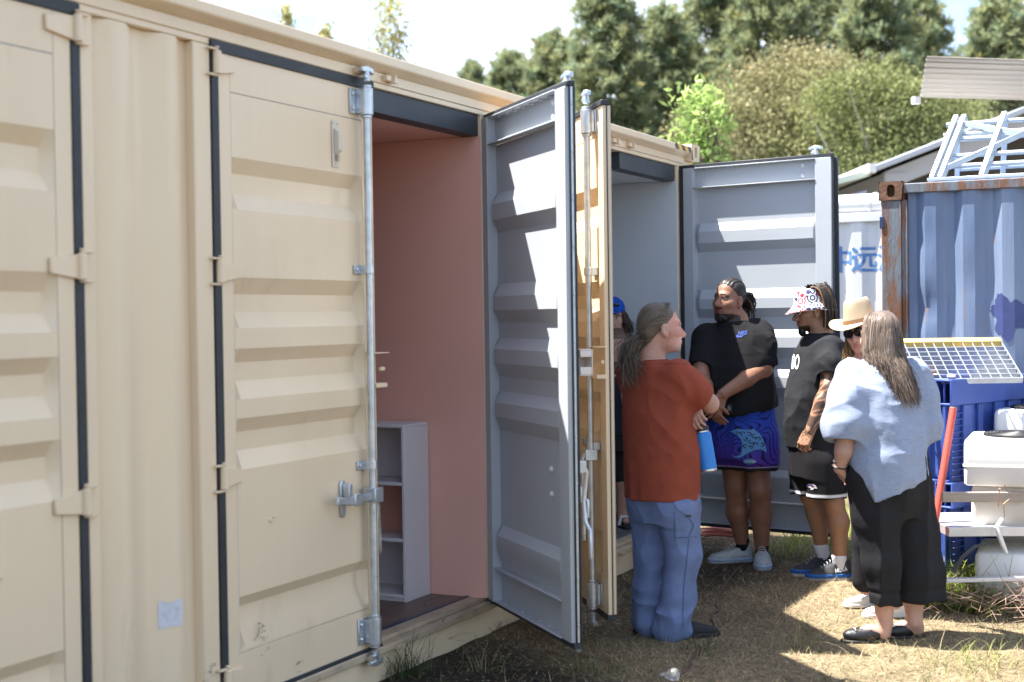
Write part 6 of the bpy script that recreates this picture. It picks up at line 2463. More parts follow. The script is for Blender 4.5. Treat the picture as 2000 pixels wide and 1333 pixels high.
    wave = rs.uniform(0, 6, (n, 1, 3)) * 0.35 + 4.0 * th[:, None, None]
    S = S + 0.007 * tt * np.sin(tt * 12 + wave) + 0.003 * tt * np.sin(tt * rs.uniform(20, 30, (n, 1, 1)) + rs.uniform(0, 6, (n, 1, 3)))
    lock = 0.5 + 0.5 * vnoise(np.stack([th * 3.5, row * 2, np.zeros(n)], 1), 1.0, 3)[:, None]
    g = rs.random((n, 1))
    cc = hc * (0.45 + 0.9 * lock) * rs.uniform(0.7, 1.35, (n, 1)) + np.array([0.20, 0.185, 0.175]) * (g > 0.82) * rs.random((n, 1))
    add_strands(P, 'long_hair', S, rs.uniform(0.0009, 0.0021, n), cc, parent=hair)
    # bead bracelets on the left wrist
    for k in range(2):
        c0 = lwr + (lel - lwr) * (0.05 + 0.13 * k)
        dd = (lel - lwr) / np.linalg.norm(lel - lwr)
        a_ = np.cross(dd, [0, 1, 0])
        a_ /= np.linalg.norm(a_)
        b_ = np.cross(dd, a_)
        ring = [c0 + (a_ * math.cos(x) + b_ * math.sin(x)) * 0.036 for x in np.linspace(0, 2 * math.pi, 26)]
        MB().tube(ring, 0.0045, 6, caps=False).build('bracelet', blackp, P.root)
    return P


# ================================================================== the big man in black
def person_big():
    P = Person((4.75, -0.665, gz(4.75, -0.665)), 'big bearded man in a black t-shirt and blue patterned shorts with hands clasped')
    J = P.J
    hd = Head(J(1424, 584, 0.0), az(222), 0.03, R(2), 1.10)
    ta = az(228)
    nb = J(1436, 628, 0.02)
    lsh, rsh = J(1482, 655, 0.02), J(1382, 662, 0.06)
    lel, lwr = J(1489, 722, -0.16), J(1412, 770, -0.335)
    rel, rwr = J(1368, 738, -0.10), J(1388, 783, -0.31)
    B = Blob()
    hd.build(B, 1.16, 1.25)
    B.ell(hd.w(0, 0.03, -0.095), np.array([0.062, 0.055, 0.035]) * 1.1, hd.Rm, 0.03)
    B.chain([hd.w(0, -0.02, -0.07), nb, J(1436, 665, 0.0)], [0.072, 0.082, 0.10], 0.03)
    B.loft([(0.75, *J(1446, 850, 0)[:2], 0.15, 0.13), (1.0, *J(1443, 790, 0)[:2], 0.19, 0.165), (1.25, *J(1438, 730, 0)[:2], 0.20, 0.16), (1.45, *J(1436, 665, 0)[:2], 0.20, 0.14), (1.60, *nb[:2], 0.10, 0.085)], ta, 0.05)
    B.chain([lsh, lel], [0.075, 0.062], 0.03)
    B.chain([lel, lel * 0.6 + lwr * 0.4, lwr], [0.062, 0.056, 0.036], 0.02)
    B.chain([rsh, rel], [0.075, 0.060], 0.03)
    B.chain([rel, rel * 0.6 + rwr * 0.4, rwr], [0.060, 0.055, 0.036], 0.02)
    hand(B, lwr, J(1398, 806, -0.345) - lwr, J(1385, 782, -0.20) - lwr, -1, s=1.08, curl=(0.25, 0.3, 0.3))
    hand(B, rwr, J(1400, 815, -0.31) - rwr, J(1425, 790, -0.20) - rwr, 1, s=1.08, curl=(0.25, 0.3, 0.3))
    hL, hR = J(1475, 880, -0.02), J(1430, 880, 0.06)
    kL, kR = J(1484, 955, -0.06), J(1437, 948, 0.06)
    aL, aR = J(1488, 1072, 0.0), J(1450, 1060, 0.12)
    B.chain([hL, kL], [0.100, 0.072], 0.03)
    B.chain([kL, J(1486, 1005, 0.0), aL], [0.072, 0.072, 0.045], 0.03)
    B.chain([hR, kR], [0.100, 0.072], 0.03)
    B.chain([kR, J(1440, 1000, 0.1), aR], [0.072, 0.072, 0.045], 0.03)
    skin = np.array([0.235, 0.112, 0.070])

    def col(V):
        C = np.tile(skin, (len(V), 1)) * (1 + 0.10 * vnoise(V, 18, 2)[:, None])
        C = hd.colour(V, C, lips=(0.95, 0.62, 0.60), brow=(0.012, 0.009, 0.008), browh=0.0068)
        q = hd.loc(V)
        x, y, z = np.abs(q[:, 0]), q[:, 1], q[:, 2]
        lipz = np.abs(z + 0.0765) < 0.011
        bd = ((z < -0.090 - 0.10 * np.maximum(0.06 - y, 0)) & (y > -0.005) & (z > -0.16))
        ms = (np.abs(z + 0.0605) < 0.0045) & (x < 0.030) & (y > 0.075)
        gt = (x > 0.024) & (x < 0.034) & (z < -0.06) & (z > -0.095) & (y > 0.06)
        w_ = np.where(bd & ~(lipz & (x < 0.02)), 0.93, 0) + np.where(ms, 0.6, 0) + np.where(gt & ~bd, 0.35, 0)
        w_ = np.clip(w_, 0, 0.95)[:, None]
        return C * (1 - w_) + np.array([0.010, 0.008, 0.007]) * w_
    P.part('body', B, 0.0058, skinm, colf=col)
    # beard volume
    b = Blob()
    b.ell(hd.w(0, 0.052, -0.112), np.array([0.050, 0.045, 0.030]) * 1.1, hd.Rm, 0.02)
    b.ell(hd.w(0, 0.078, -0.118), np.array([0.030, 0.022, 0.026]) * 1.1, hd.Rm, 0.02)
    blk = np.array([0.010, 0.0085, 0.008])
    P.part('beard', b, 0.004, hairm, lambda V: 0.004 * vnoise(V, 130, 4), lambda V: np.tile(blk, (len(V), 1)) * (0.8 + 0.6 * (vnoise(V, 200, 3)[:, None] + 1)))
    # hair: rows of twists drawn back, loose dreads at the back
    hB = Blob()
    hB.ell(hd.w(0, -0.022, 0.036), np.array([0.080, 0.098, 0.090]) * 1.1, hd.Rm, 0.01)
    nrm = hd.Rm @ np.array([0, 1.0, -0.80])
    hB.cut(nrm, float(hd.w(0, 0.012, 0.030) @ nrm), 0.008)

    def hdisp(V):
        q = hd.loc(V)
        return 0.005 * np.abs(np.sin(q[:, 0] * 165)) + 0.002 * vnoise(V, 120, 4)
    hair = P.part('hair', hB, 0.0045, hairm, hdisp, lambda V: blk * (1.0 + 1.4 * np.abs(np.sin(hd.loc(V)[:, 0] * 165))[:, None]))
    rs = np.random.default_rng(15)
    n = 64
    st = np.stack([hd.w(0.03 * rs.normal(), -0.105 + 0.01 * rs.normal(), 0.02 + 0.018 * rs.normal()) for _ in range(n)])
    ln = rs.uniform(0.06, 0.16, n)
    en = np.stack([st[i] + hd.Rm @ np.array([0.030 * rs.normal(), -0.040 - 0.035 * rs.random(), -ln[i]]) for i in range(n)])
    m1 = st + (hd.Rm @ np.array([0, -0.055, 0.012])) + rs.normal(0, 0.012, (n, 3))
    m2 = (st + en) / 2 + (hd.Rm @ np.array([0, -0.055, 0.0])) + rs.normal(0, 0.014, (n, 3))
    S = bezier_strands(st, m1, m2, en, 12)
    S += rs.normal(0, 0.0016, S.shape)
    cc = np.where(rs.random((n, 1)) > 0.75, np.array([[0.11, 0.07, 0.045]]), blk * 1.6) * rs.uniform(0.7, 1.3, (n, 1))
    add_strands(P, 'dreadlocks', S, rs.uniform(0.005, 0.0075, n), cc, 6, 0.5, parent=hair)
    # t-shirt
    s = Blob()
    zh = J(1440, 812, 0)[2]
    s.loft([(zh - 0.06, *J(1446, 828, -0.02)[:2], 0.240, 0.235), (zh + 0.10, *J(1445, 785, -0.03)[:2], 0.250, 0.245), (zh + 0.26, *J(1440, 735, -0.02)[:2], 0.246, 0.220), (zh + 0.42, *J(1437, 690, 0.0)[:2], 0.236, 0.178), (zh + 0.53, *J(1436, 658, 0.02)[:2], 0.215, 0.135), (zh + 0.575, *J(1436, 646, 0.02)[:2], 0.165, 0.115), (zh + 0.615, *J(1436, 636, 0.01)[:2], 0.104, 0.100)], ta, 0.03)
    s.sleeve([lsh, J(1484, 685, -0.06), J(1488, 712, -0.125)], [0.094, 0.100, 0.098], 0.076, 0.05, dirn=(0.0, 0.0, -1.0))
    s.sleeve([rsh, J(1376, 700, 0.0), J(1370, 722, -0.06)], [0.094, 0.096, 0.090], 0.072, 0.05)
    e = J(1510, 797, -0.1) - J(1375, 822, -0.1)
    n_ = np.cross(e, np.array(CF))
    n_ /= np.linalg.norm(n_)
    n_ = -n_ if n_[2] > 0 else n_
    s.cut(n_, float(J(1440, 811, -0.1) @ n_), 0.01)

    def sdisp(V):
        W = V + 0.05 * vnoise(V, 4, 1)[:, None]
        slv = np.exp(-((V - np.array(J(1488, 685, -0.08))) ** 2).sum(1) / 0.02)
        return 0.014 * ridge(W, (4, 4, 3), 3) + 0.008 * ridge(W, (8, 8, 8), 13) + 0.014 * ridge(W + 0.02, (13, 13, 9), 7) * slv * 1.0 + 0.002 * vnoise(V, 18, 4) - 0.014 * np.clip((zh + 0.56 - V[:, 2]) / 0.16, 0, 1)
    sh = P.part('t_shirt', s, 0.0068, clothm('black_cotton', (0.013, 0.013, 0.015), 0.9), sdisp)
    logo = mat('blue_print', (0.01, 0.045, 0.26), 0.7)
    decal(P, None, P.surf['t_shirt'], logo, 'chest_print', sh, 0.003, 4, tm=text_px('NIKE', 10.5, 1441, 655, R(-5), 0.35, 0.4, 0.78))
    decal(P, [[(1437, 657), (1440, 654), (1443, 656), (1451, 655.5), (1456, 652), (1449, 659), (1439, 659.5)]], P.surf['t_shirt'], logo, 'chest_print', sh, 0.003, 4)
    # small pouch clipped at the hem
    decal(P, [[(1416, 789), (1431, 788), (1432, 808), (1417, 810)]], P.surf['t_shirt'], blackp, 'pouch', P.root, 0.012, 4)
    decal(P, [[(1421, 794), (1424, 792), (1427, 794), (1428, 801), (1425, 804), (1420, 802)]], P.surf['t_shirt'], galv, 'pouch_clip', P.root, 0.016, 3)
    # patterned shorts
    t = Blob()
    t.loft([(zh - 0.27, *J(1450, 885, -0.01)[:2], 0.195, 0.170), (zh - 0.12, *J(1448, 845, -0.01)[:2], 0.215, 0.195), (zh + 0.02, *J(1447, 805, -0.02)[:2], 0.222, 0.205), (zh + 0.12, *J(1446, 780, -0.02)[:2], 0.215, 0.20)], ta, 0.05)
    t.chain([J(1474, 860, -0.06), J(1480, 925, -0.07)], [0.150, 0.138], 0.09)
    t.chain([J(1425, 860, 0.05), J(1426, 920, 0.06)], [0.150, 0.125], 0.09)
    t.cut((0, 0, -1), -J(1450, 916, 0)[2], 0.003)
    for a, b_ in ((J(1482, 945, -0.05), J(1480, 885, -0.04)), (J(1430, 945, 0.06), J(1428, 885, 0.06))):
        t.cap(a, b_, 0.110, 0.09, 0.004, 's')
    zb = J(1450, 916, 0)[2]

    def tcol(V):
        f = np.clip((V[:, 2] - zb) / 0.36, 0, 1)[:, None]
        C = np.array([0.075, 0.025, 0.27]) * (1 - f) + np.array([0.008, 0.060, 0.46]) * f
        W = V + 0.05 * vnoise(V, 7, 5)[:, None]
        lines = np.abs(np.sin((W[:, 0] + W[:, 1]) * 115 + 4 * vnoise(V, 12, 2) + 7 * vnoise(V, 3, 7)))
        dk = (lines < 0.40)
        C[dk] *= 0.22
        C[(V[:, 2] < zb + 0.024)] = np.array([0.008, 0.008, 0.010])
        C[(V[:, 2] >= zb + 0.024) & (V[:, 2] < zb + 0.030)] = np.array([0.35, 0.30, 0.45])
        return C
    shorts = P.part('shorts', t, 0.0056, mat('printed_polyester', (1, 1, 1), 0.7, attr='tint', spec=0.3, bump=0.15, bscale=300, bdist=0.001), lambda V: 0.010 * ridge(V, (9, 9, 1.5), 4) - 0.006, tcol)
    ray_ = [(1426, 843), (1440, 838), (1455, 839), (1466, 840), (1472, 838), (1476, 842), (1484, 847), (1490, 858), (1495, 870), (1498, 884), (1494, 882), (1486, 878), (1474, 879), (1464, 884), (1456, 888), (1450, 892), (1444, 895), (1434, 893), (1428, 889), (1438, 892), (1446, 888), (1449, 880), (1450, 868), (1447, 858), (1440, 850)]
    lb = mat('light_blue_print', (0.085, 0.26, 0.55), 0.7)
    decal(P, [ray_], P.surf['shorts'], lb, 'stingray_print', shorts, 0.003, 5)
    dkp = mat('dark_print', (0.006, 0.010, 0.03), 0.7)
    rr = random.Random(3)
    curls = []
    for cx, cy, r0, a0 in ((1440, 844, 4, 0), (1452, 847, 5, 2), (1463, 849, 5, 4), (1473, 851, 5, 1), (1482, 858, 5, 3), (1455, 858, 4.5, 5), (1466, 862, 5, 0.5), (1477, 868, 5, 2.5), (1488, 870, 4.5, 4.5), (1456, 871, 4.5, 1.5), (1467, 875, 4, 3.5)):
        for side in (0,):
            up, dn = [], []
            for k in range(14):
                tt = k / 13
                a = a0 + tt * 5.0
                r_ = r0 * 1.2 * (1 - 0.72 * tt)
                wd = 1.25 * (1 - 0.5 * tt)
                up.append((cx + math.cos(a) * (r_ + wd), cy + math.sin(a) * (r_ + wd) * 0.8))
                dn.append((cx + math.cos(a) * (r_ - wd), cy + math.sin(a) * (r_ - wd) * 0.8))
            curls.append(up + dn[::-1])
    decal(P, curls, P.surf['shorts'], dkp, 'swirl_print', shorts, 0.0045, 6)
    oval_ = [(1464 + 12.5 * math.cos(a), 902 + 5.6 * math.sin(a)) for a in np.linspace(0, 2 * math.pi, 25)[:-1]]
    decal(P, [oval_], P.surf['shorts'], mat('badge_blue', (0.05, 0.22, 0.45), 0.6), 'badge', shorts, 0.003, 5)
    decal(P, None, P.surf['shorts'], mat('pale_print', (0.55, 0.58, 0.66), 0.6), 'badge_text', shorts, 0.005, 5, tm=text_px('OZTAGGER', 6.2, 1452.5, 904.3, 0, 0, 0.12, 0.72))
    # socks and shoes
    sk = clothm('black_sock', (0.012, 0.012, 0.013), 0.9)
    k = Blob()
    k.chain([aL + np.array([0, 0, 0.02]), aL - np.array([0, 0, 0.03])], [0.047, 0.042], 0.01)
    P.part('sock', k, 0.005, sk)
    k = Blob()
    k.chain([aR + np.array([0, 0, 0.02]), aR - np.array([0, 0, 0.03])], [0.047, 0.042], 0.01)
    P.part('sock', k, 0.005, sk)
    up = mat('grey_mesh_shoe', (0.42, 0.45, 0.47), 0.6, col2=(0.26, 0.29, 0.31), vscale=60, bump=0.5, bscale=140)
    so = mat('worn_sole', (0.42, 0.45, 0.49), 0.6, col2=(0.22, 0.25, 0.3), vscale=30)
    lace = mat('grey_lace', (0.5, 0.52, 0.54), 0.8)
    t_ = J(1490, 1112, -0.12)
    h_ = aL + (aL - t_) * np.array([1, 1, 0]) / np.linalg.norm((aL - t_)[:2]) * 0.07
    h_[2] = t_[2] = 0.0
    shoe(P, h_, t_, 0.31, 0.115, up, so, laces=lace, mid=mat('blue_grey_foam', (0.30, 0.40, 0.55), 0.6))
    t_ = J(1402, 1080, 0.10)
    h_ = aR + (aR - t_) * np.array([1, 1, 0]) / np.linalg.norm((aR - t_)[:2]) * 0.07
    h_[2] = t_[2] = 0.0
    shoe(P, h_, t_, 0.31, 0.115, up, so, laces=lace, mid=mat('blue_grey_foam', (0.30, 0.40, 0.55), 0.6))
    return P


# ================================================================== the man in the bucket hat
def person_bucket():
    P = Person((4.50, -1.235, gz(4.5, -1.235)), 'man with a tattooed arm in a patterned bucket hat, black t-shirt and black shorts')
    J = P.J
    hd = Head(J(1585, 606, 0.0), az(184), -0.12, R(0), 1.03)
    ta = az(196)
    nb = J(1604, 648, 0.0)
    lsh = J(1620, 684, -0.16)
    rsh = J(1588, 678, 0.17)
    lel, lwr = J(1620, 758, -0.285), J(1582, 842, -0.31)
    B = Blob()
    hd.build(B, 1.0, 1.12)
    B.chain([hd.w(0, -0.025, -0.06), nb, J(1602, 680, 0.0)], [0.060, 0.066, 0.09], 0.03)
    B.loft([(0.72, *J(1598, 890, 0)[:2], 0.17, 0.14), (0.95, *J(1592, 820, 0)[:2], 0.18, 0.165), (1.2, *J(1594, 745, 0)[:2], 0.19, 0.15), (1.40, *J(1602, 685, 0)[:2], 0.18, 0.11), (1.5, *nb[:2], 0.09, 0.075)], ta, 0.05)
    B.chain([lsh, lel], [0.062, 0.054], 0.03)
    B.chain([lel, lel * 0.68 + lwr * 0.32, lwr], [0.052, 0.053, 0.031], 0.02)
    hand(B, lwr, J(1568, 872, -0.32) - lwr, J(1592, 870, -0.20) - lwr, -1, s=1.0, curl=(0.65, 0.9, 0.7), spread=0.06, thumb=0.4, thumb_in=0.5)
    rel, rwr = J(1580, 755, 0.22), J(1560, 830, 0.20)
    B.chain([rsh, rel, rwr], [0.060, 0.050, 0.031], 0.03)
    hand(B, rwr, rwr - rel, J(1600, 830, 0.0) - rwr, 1)
    hL, hR = J(1612, 900, -0.08), J(1586, 895, 0.10)
    kL, kR = J(1628, 980, -0.10), J(1583, 968, 0.10)
    aL, aR = J(1640, 1098, -0.06), J(1606, 1076, 0.14)
    for h_, k_, a_, sgn in ((hL, kL, aL, 1), (hR, kR, aR, 1)):
        B.chain([h_, k_], [0.098, 0.062], 0.03)
        m_ = k_ * 0.66 + a_ * 0.34 + np.array(CR) * 0.018
        B.chain([k_, m_, a_], [0.060, 0.064, 0.040], 0.03)
    skin = np.array([0.33, 0.175, 0.105])
    axis = (lwr - lel) / np.linalg.norm(lwr - lel)
    e1 = np.cross(axis, np.array(CF))
    e1 /= np.linalg.norm(e1)
    e2 = np.cross(axis, e1)

    def col(V):
        C = np.tile(skin, (len(V), 1)) * (1 + 0.08 * vnoise(V, 18, 2)[:, None])
        C = hd.colour(V, C, lips=(0.95, 0.66, 0.62), brow=(0.02, 0.014, 0.01))
        q = hd.loc(V)
        x, y, z = np.abs(q[:, 0]), q[:, 1], q[:, 2]
        bd = (z < -0.088) & (y > 0.035) & (z > -0.16)
        st = (z < -0.03) & (z > -0.13) & (y < 0.06) & (y > 0.015) & (x > 0.04)
        ms = (np.abs(z + 0.0605) < 0.004) & (x < 0.028) & (y > 0.075)
        w_ = np.clip(np.where(bd, 0.9, 0) + np.where(st, 0.30, 0) + np.where(ms, 0.5, 0), 0, 0.93)[:, None]
        C = C * (1 - w_) + np.array([0.012, 0.010, 0.009]) * w_
        # tattooed forearm: dark bands with bare lines between them
        r = V - lel
        t = r @ axis
        L = np.linalg.norm(lwr - lel)
        rad = r - t[:, None] * axis
        d = np.linalg.norm(rad, axis=1)
        th = np.arctan2(rad @ e1, rad @ e2)
        arm = (d < 0.075) & (t > -0.10) & (t < L + 0.085)
        ph = th * 2.6 + 3.0 * np.sin(t * 19 + 1.5 * np.sin(th)) + 1.2 * vnoise(V, 26, 6)
        ink = (np.sin(ph * 1.6) > -0.52)
        spiral = (np.sin(t * 95 + th * 3) > 0.86) & (t < 0.20)
        fade = np.clip((L + 0.045 - t) / 0.06, 0, 1)
        mm = arm & ink & ~spiral & (rs_.random(len(V)) < 0.25 + 0.75 * fade)
        C[mm] = C[mm] * 0.22 + np.array([0.016, 0.018, 0.022]) * 0.7
        return C
    rs_ = np.random.default_rng(2)
    P.part('body', B, 0.0054, skinm, colf=col)
    b = Blob()
    b.ell(hd.w(0, 0.076, -0.122), np.array([0.026, 0.024, 0.032]), hd.Rm, 0.02)
    blk = np.array([0.012, 0.010, 0.009])
    P.part('beard', b, 0.004, hairm, lambda V: 0.004 * vnoise(V, 130, 4), lambda V: np.tile(blk, (len(V), 1)))
    # white framed sunglasses
    g = MB()
    for q in (-1, 1):
        pts = [hd.w(q * 0.016 + q * 0.040 * (0.5 - 0.5 * math.cos(a)), 0.102 - 0.016 * (0.5 - 0.5 * math.cos(a)) ** 2, 0.001 + 0.018 * math.sin(a)) for a in np.linspace(0, 2 * math.pi, 20)]
        g.tube(pts, 0.0032, 6, caps=False)
        g.tube([hd.w(q * 0.056, 0.088, 0.004), hd.w(q * 0.078, 0.05, 0.004), hd.w(q * 0.084, -0.01, 0.0)], 0.0042, 6)
    gl_ = g.build('sunglasses', mat('white_frame', (0.75, 0.75, 0.75), 0.35), P.root, recalc=False)
    for q in (-1, 1):
        ln_ = MB()
        ln_.add([hd.w(q * 0.036, 0.1005, 0.001)] + [hd.w(q * 0.016 + q * 0.040 * (0.5 - 0.5 * math.cos(a)), 0.101 - 0.016 * (0.5 - 0.5 * math.cos(a)) ** 2, 0.001 + 0.017 * math.sin(a)) for a in np.linspace(0, 2 * math.pi, 20)[:-1]], [(0, 1 + k, 1 + (k + 1) % 19) for k in range(19)])
        ln_.build('lens', mat('dark_lens', (0.01, 0.01, 0.012), 0.08), gl_, recalc=False)
    # bucket hat: lathe in the head frame, brim drooping
    n = 44
    prof = [(0.004, 0.133), (0.055, 0.131), (0.078, 0.122), (0.087, 0.095), (0.094, 0.050), (0.097, 0.043), (0.118, 0.030), (0.146, 0.008)]
    V, F = [], []
    for r_, z_ in prof:
        for k in range(n):
            a = 2 * math.pi * k / n
            lift = 0.05 * max(0, -math.sin(a)) * max(0, (r_ - 0.097)) / 0.05
            V.append(hd.w(r_ * math.cos(a) * 0.90, r_ * math.sin(a) * 1.10 + 0.002, z_ - lift * 0.6 - 0.01 * max(0, math.sin(a)) * (r_ > 0.1) + 0.003 * math.sin(3 * a) * (r_ > 0.1)))
    for i in range(len(prof) - 1):
        for k in range(n):
            k2 = (k + 1) % n
            F.append((i * n + k, i * n + k2, (i + 1) * n + k2, (i + 1) * n + k))
    F.append(tuple(range(n)))
    hm = mat('koru_print', (0.62, 0.60, 0.62), 0.85)
    tr = hm.node_tree
    bs = tr.nodes['Principled BSDF']
    tcx = tr.nodes.new('ShaderNodeTexCoord')
    vo = tr.nodes.new('ShaderNodeTexVoronoi')
    vo.inputs['Scale'].default_value = 21
    pp = tr.nodes.new('ShaderNodeMath')
    pp.operation = 'PINGPONG'
    pp.inputs[1].default_value = 0.16
    c1 = tr.nodes.new('ShaderNodeValToRGB')
    c1.color_ramp.interpolation = 'CONSTANT'
    c1.color_ramp.elements[0].color = (0, 0, 0, 1)
    c1.color_ramp.elements[1].position = 0.085
    c1.color_ramp.elements[1].color = (1, 1, 1, 1)
    sp = tr.nodes.new('ShaderNodeSeparateColor')
    c2 = tr.nodes.new('ShaderNodeValToRGB')
    c2.color_ramp.interpolation = 'CONSTANT'
    c2.color_ramp.elements[0].color = (0.025, 0.03, 0.10, 1)
    c2.color_ramp.elements[1].position = 0.62
    c2.color_ramp.elements[1].color = (0.40, 0.025, 0.045, 1)
    mc = tr.nodes.new('ShaderNodeMix')
    mc.data_type = 'RGBA'
    mc.inputs[7].default_value = (0.70, 0.69, 0.70, 1)
    tr.links.new(tcx.outputs['Object'], vo.inputs['Vector'])
    tr.links.new(vo.outputs['Distance'], pp.inputs[0])
    tr.links.new(pp.outputs[0], c1.inputs[0])
    tr.links.new(vo.outputs['Color'], sp.inputs[0])
    tr.links.new(sp.outputs[0], c2.inputs[0])
    tr.links.new(c1.outputs[0], mc.inputs[0])
    tr.links.new(c2.outputs[0], mc.inputs[6])
    tr.links.new(mc.outputs[2], bs.inputs['Base Color'])
    hat = MB().add(V, F).build('bucket_hat', hm, P.root, sharp=60)
    md = hat.modifiers.new('solid', 'SOLIDIFY')
    md.thickness = 0.004
    # dreads: over the crown, hanging to the neck
    rs = np.random.default_rng(25)
    n = 130
    th = rs.uniform(-1.9, 1.9, n)
    st = np.stack([hd.w(0.045 * math.sin(t) + 0.01 * rs.normal(), -0.030 - 0.04 * abs(math.cos(t)) + 0.02 * rs.normal(), 0.142 + 0.006 * rs.normal()) for t in th])
    m1 = np.stack([hd.w(0.108 * math.sin(t), -0.060 - 0.085 * max(math.cos(t), -0.1), 0.125) for t in th])
    m2 = np.stack([hd.w(0.120 * math.sin(t), -0.070 - 0.090 * max(math.cos(t), -0.1), 0.02) for t in th])
    ln = rs.uniform(-0.135, -0.06, n)
    en = np.stack([hd.w(0.098 * math.sin(t) + 0.008 * rs.normal(), -0.060 - 0.075 * max(math.cos(t), -0.1) + 0.01 * rs.normal(), l_) for t, l_ in zip(th, ln)])
    S = bezier_strands(st, m1, m2, en, 14) + rs.normal(0, 0.0014, (n, 14, 3))
    cc = np.where(rs.random((n, 1)) > 0.88, np.array([[0.16, 0.085, 0.04]]), np.array([[0.022, 0.016, 0.013]])) * rs.uniform(0.6, 1.4, (n, 1))
    add_strands(P, 'dreadlocks', S, rs.uniform(0.0045, 0.007, n), cc, 6, 0.6)
    # t-shirt
    s = Blob()
    zh = J(1590, 868, 0)[2]
    s.loft([(zh - 0.04, *J(1592, 882, 0.0)[:2], 0.200, 0.165), (zh + 0.12, *J(1588, 832, 0.0)[:2], 0.205, 0.178), (zh + 0.30, *J(1588, 775, 0.0)[:2], 0.210, 0.172), (zh + 0.45, *J(1594, 728, 0.0)[:2], 0.212, 0.150), (zh + 0.58, *J(1601, 690, 0.0)[:2], 0.195, 0.125), (zh + 0.65, *J(1604, 668, 0.0)[:2], 0.130, 0.098), (zh + 0.685, *J(1605, 656, 0.0)[:2], 0.086, 0.083)], ta, 0.03)
    s.sleeve([lsh, J(1621, 715, -0.23), J(1620, 738, -0.265)], [0.084, 0.088, 0.084], 0.066, 0.05)
    s.chain([rsh, (rsh + rel) / 2], [0.080, 0.080], 0.05)
    s.cut((0, 0, -1), -(zh - 0.02), 0.006)

    def sdisp(V):
        W = V + 0.05 * vnoise(V, 4, 1)[:, None]
        slv = np.exp(-((V - np.array(J(1622, 712, -0.27))) ** 2).sum(1) / 0.022)
        return 0.013 * ridge(W, (5, 5, 2.5), 3) + 0.007 * ridge(W, (9, 9, 7), 23) + 0.014 * ridge(W + 0.02, (12, 12, 12), 7) * slv + 0.002 * vnoise(V, 20, 4) - 0.013 * np.clip((zh + 0.63 - V[:, 2]) / 0.16, 0, 1)
    sh = P.part('t_shirt', s, 0.0066, clothm('charcoal_cotton', (0.020, 0.021, 0.024), 0.9), sdisp)
    wp = mat('white_print', (0.7, 0.7, 0.7), 0.7)
    decal(P, None, P.surf['t_shirt'], wp, 'chest_print', sh, 0.003, 4, tm=text_px('BO', 40, 1545, 720, R(4), 0.10, 0.8, 0.27))
    # shorts with white trim
    t = Blob()
    t.loft([(zh - 0.20, *J(1598, 925, 0.0)[:2], 0.185, 0.160), (zh - 0.02, *J(1594, 875, 0.0)[:2], 0.185, 0.158), (zh + 0.06, *J(1594, 850, 0.0)[:2], 0.175, 0.15)], ta, 0.05)
    t.chain([J(1612, 905, -0.09), J(1614, 978, -0.09)], [0.130, 0.122], 0.04)
    t.chain([J(1584, 900, 0.10), J(1578, 965, 0.10)], [0.125, 0.112], 0.04)
    zt = J(1610, 972, -0.1)[2]
    t.cut((0, 0, -1), -zt, 0.003)
    for a_, b_ in ((J(1616, 1000, -0.09), J(1615, 940, -0.09)), (J(1580, 990, 0.10), J(1581, 935, 0.10))):
        t.cap(a_, b_, 0.098, 0.08, 0.004, 's')
    k2 = zt + 0.012

    def tcol(V):
        C = np.tile(np.array([0.013, 0.012, 0.014]), (len(V), 1))
        z = V[:, 2] - zt
        C[(z > 0.012) & (z < 0.028)] = np.array([0.62, 0.62, 0.64])
        return C
    shorts = P.part('shorts', t, 0.0062, mat('black_mesh_fabric', (1, 1, 1), 0.75, attr='tint', bump=0.2, bscale=260, bdist=0.001, spec=0.2), lambda V: 0.012 * ridge(V, (9, 9, 1.4), 4) - 0.006, tcol)
    # bird head emblem in outline, drawn as it looks: pale outline, purple and gold fill
    em = [(1573, 949), (1580, 945.5), (1588, 946), (1593, 949), (1596, 955), (1590, 954), (1588, 957), (1583, 957), (1584, 953), (1577, 952)]
    decal(P, [em], P.surf['shorts'], wp, 'emblem', shorts, 0.003, 4)
    em2 = [(1579, 948.5), (1584, 947.2), (1589, 948.4), (1592.5, 951.5), (1587, 952), (1585, 954.5), (1585.5, 951.5)]
    decal(P, [em2], P.surf['shorts'], mat('purple_print', (0.09, 0.04, 0.22), 0.7), 'emblem', shorts, 0.0045, 4)
    decal(P, [[(1589, 950.5), (1594, 953.4), (1589, 953)]], P.surf['shorts'], mat('gold_print', (0.5, 0.35, 0.08), 0.7), 'emblem', shorts, 0.006, 4)
    # white socks
    wk = mat('white_sock', (0.72, 0.72, 0.76), 0.9, bump=0.4, bscale=180, bdist=0.002)
    for a_, kk in ((aL, kL), (aR, kR)):
        u_ = (kk - a_) / np.linalg.norm(kk - a_)
        k = Blob()
        k.chain([a_ + u_ * 0.04, a_ - u_ * 0.03], [0.0465, 0.040], 0.01)
        k.cut(tuple(u_), float((a_ + u_ * 0.05) @ u_))
        P.part('sock', k, 0.0045, wk, lambda V: 0.001 * np.sin(np.arctan2(V[:, 1] - a_[1], V[:, 0] - a_[0]) * 26))
    up = mat('black_runner', (0.022, 0.022, 0.025), 0.75, col2=(0.05, 0.05, 0.055), vscale=70, bump=0.5, bscale=160)
    so = mat('pale_outsole', (0.45, 0.42, 0.38), 0.7, col2=(0.3, 0.28, 0.25), vscale=30)
    md_ = mat('blue_midsole', (0.012, 0.10, 0.36), 0.55)
    lace = mat('grey_lace_b', (0.32, 0.33, 0.35), 0.8)
    t_ = J(1588, 1134, -0.06)
    h_ = aL + (aL - t_) * np.array([1, 1, 0]) / np.linalg.norm((aL - t_)[:2]) * 0.078
    h_[2] = t_[2] = 0.0
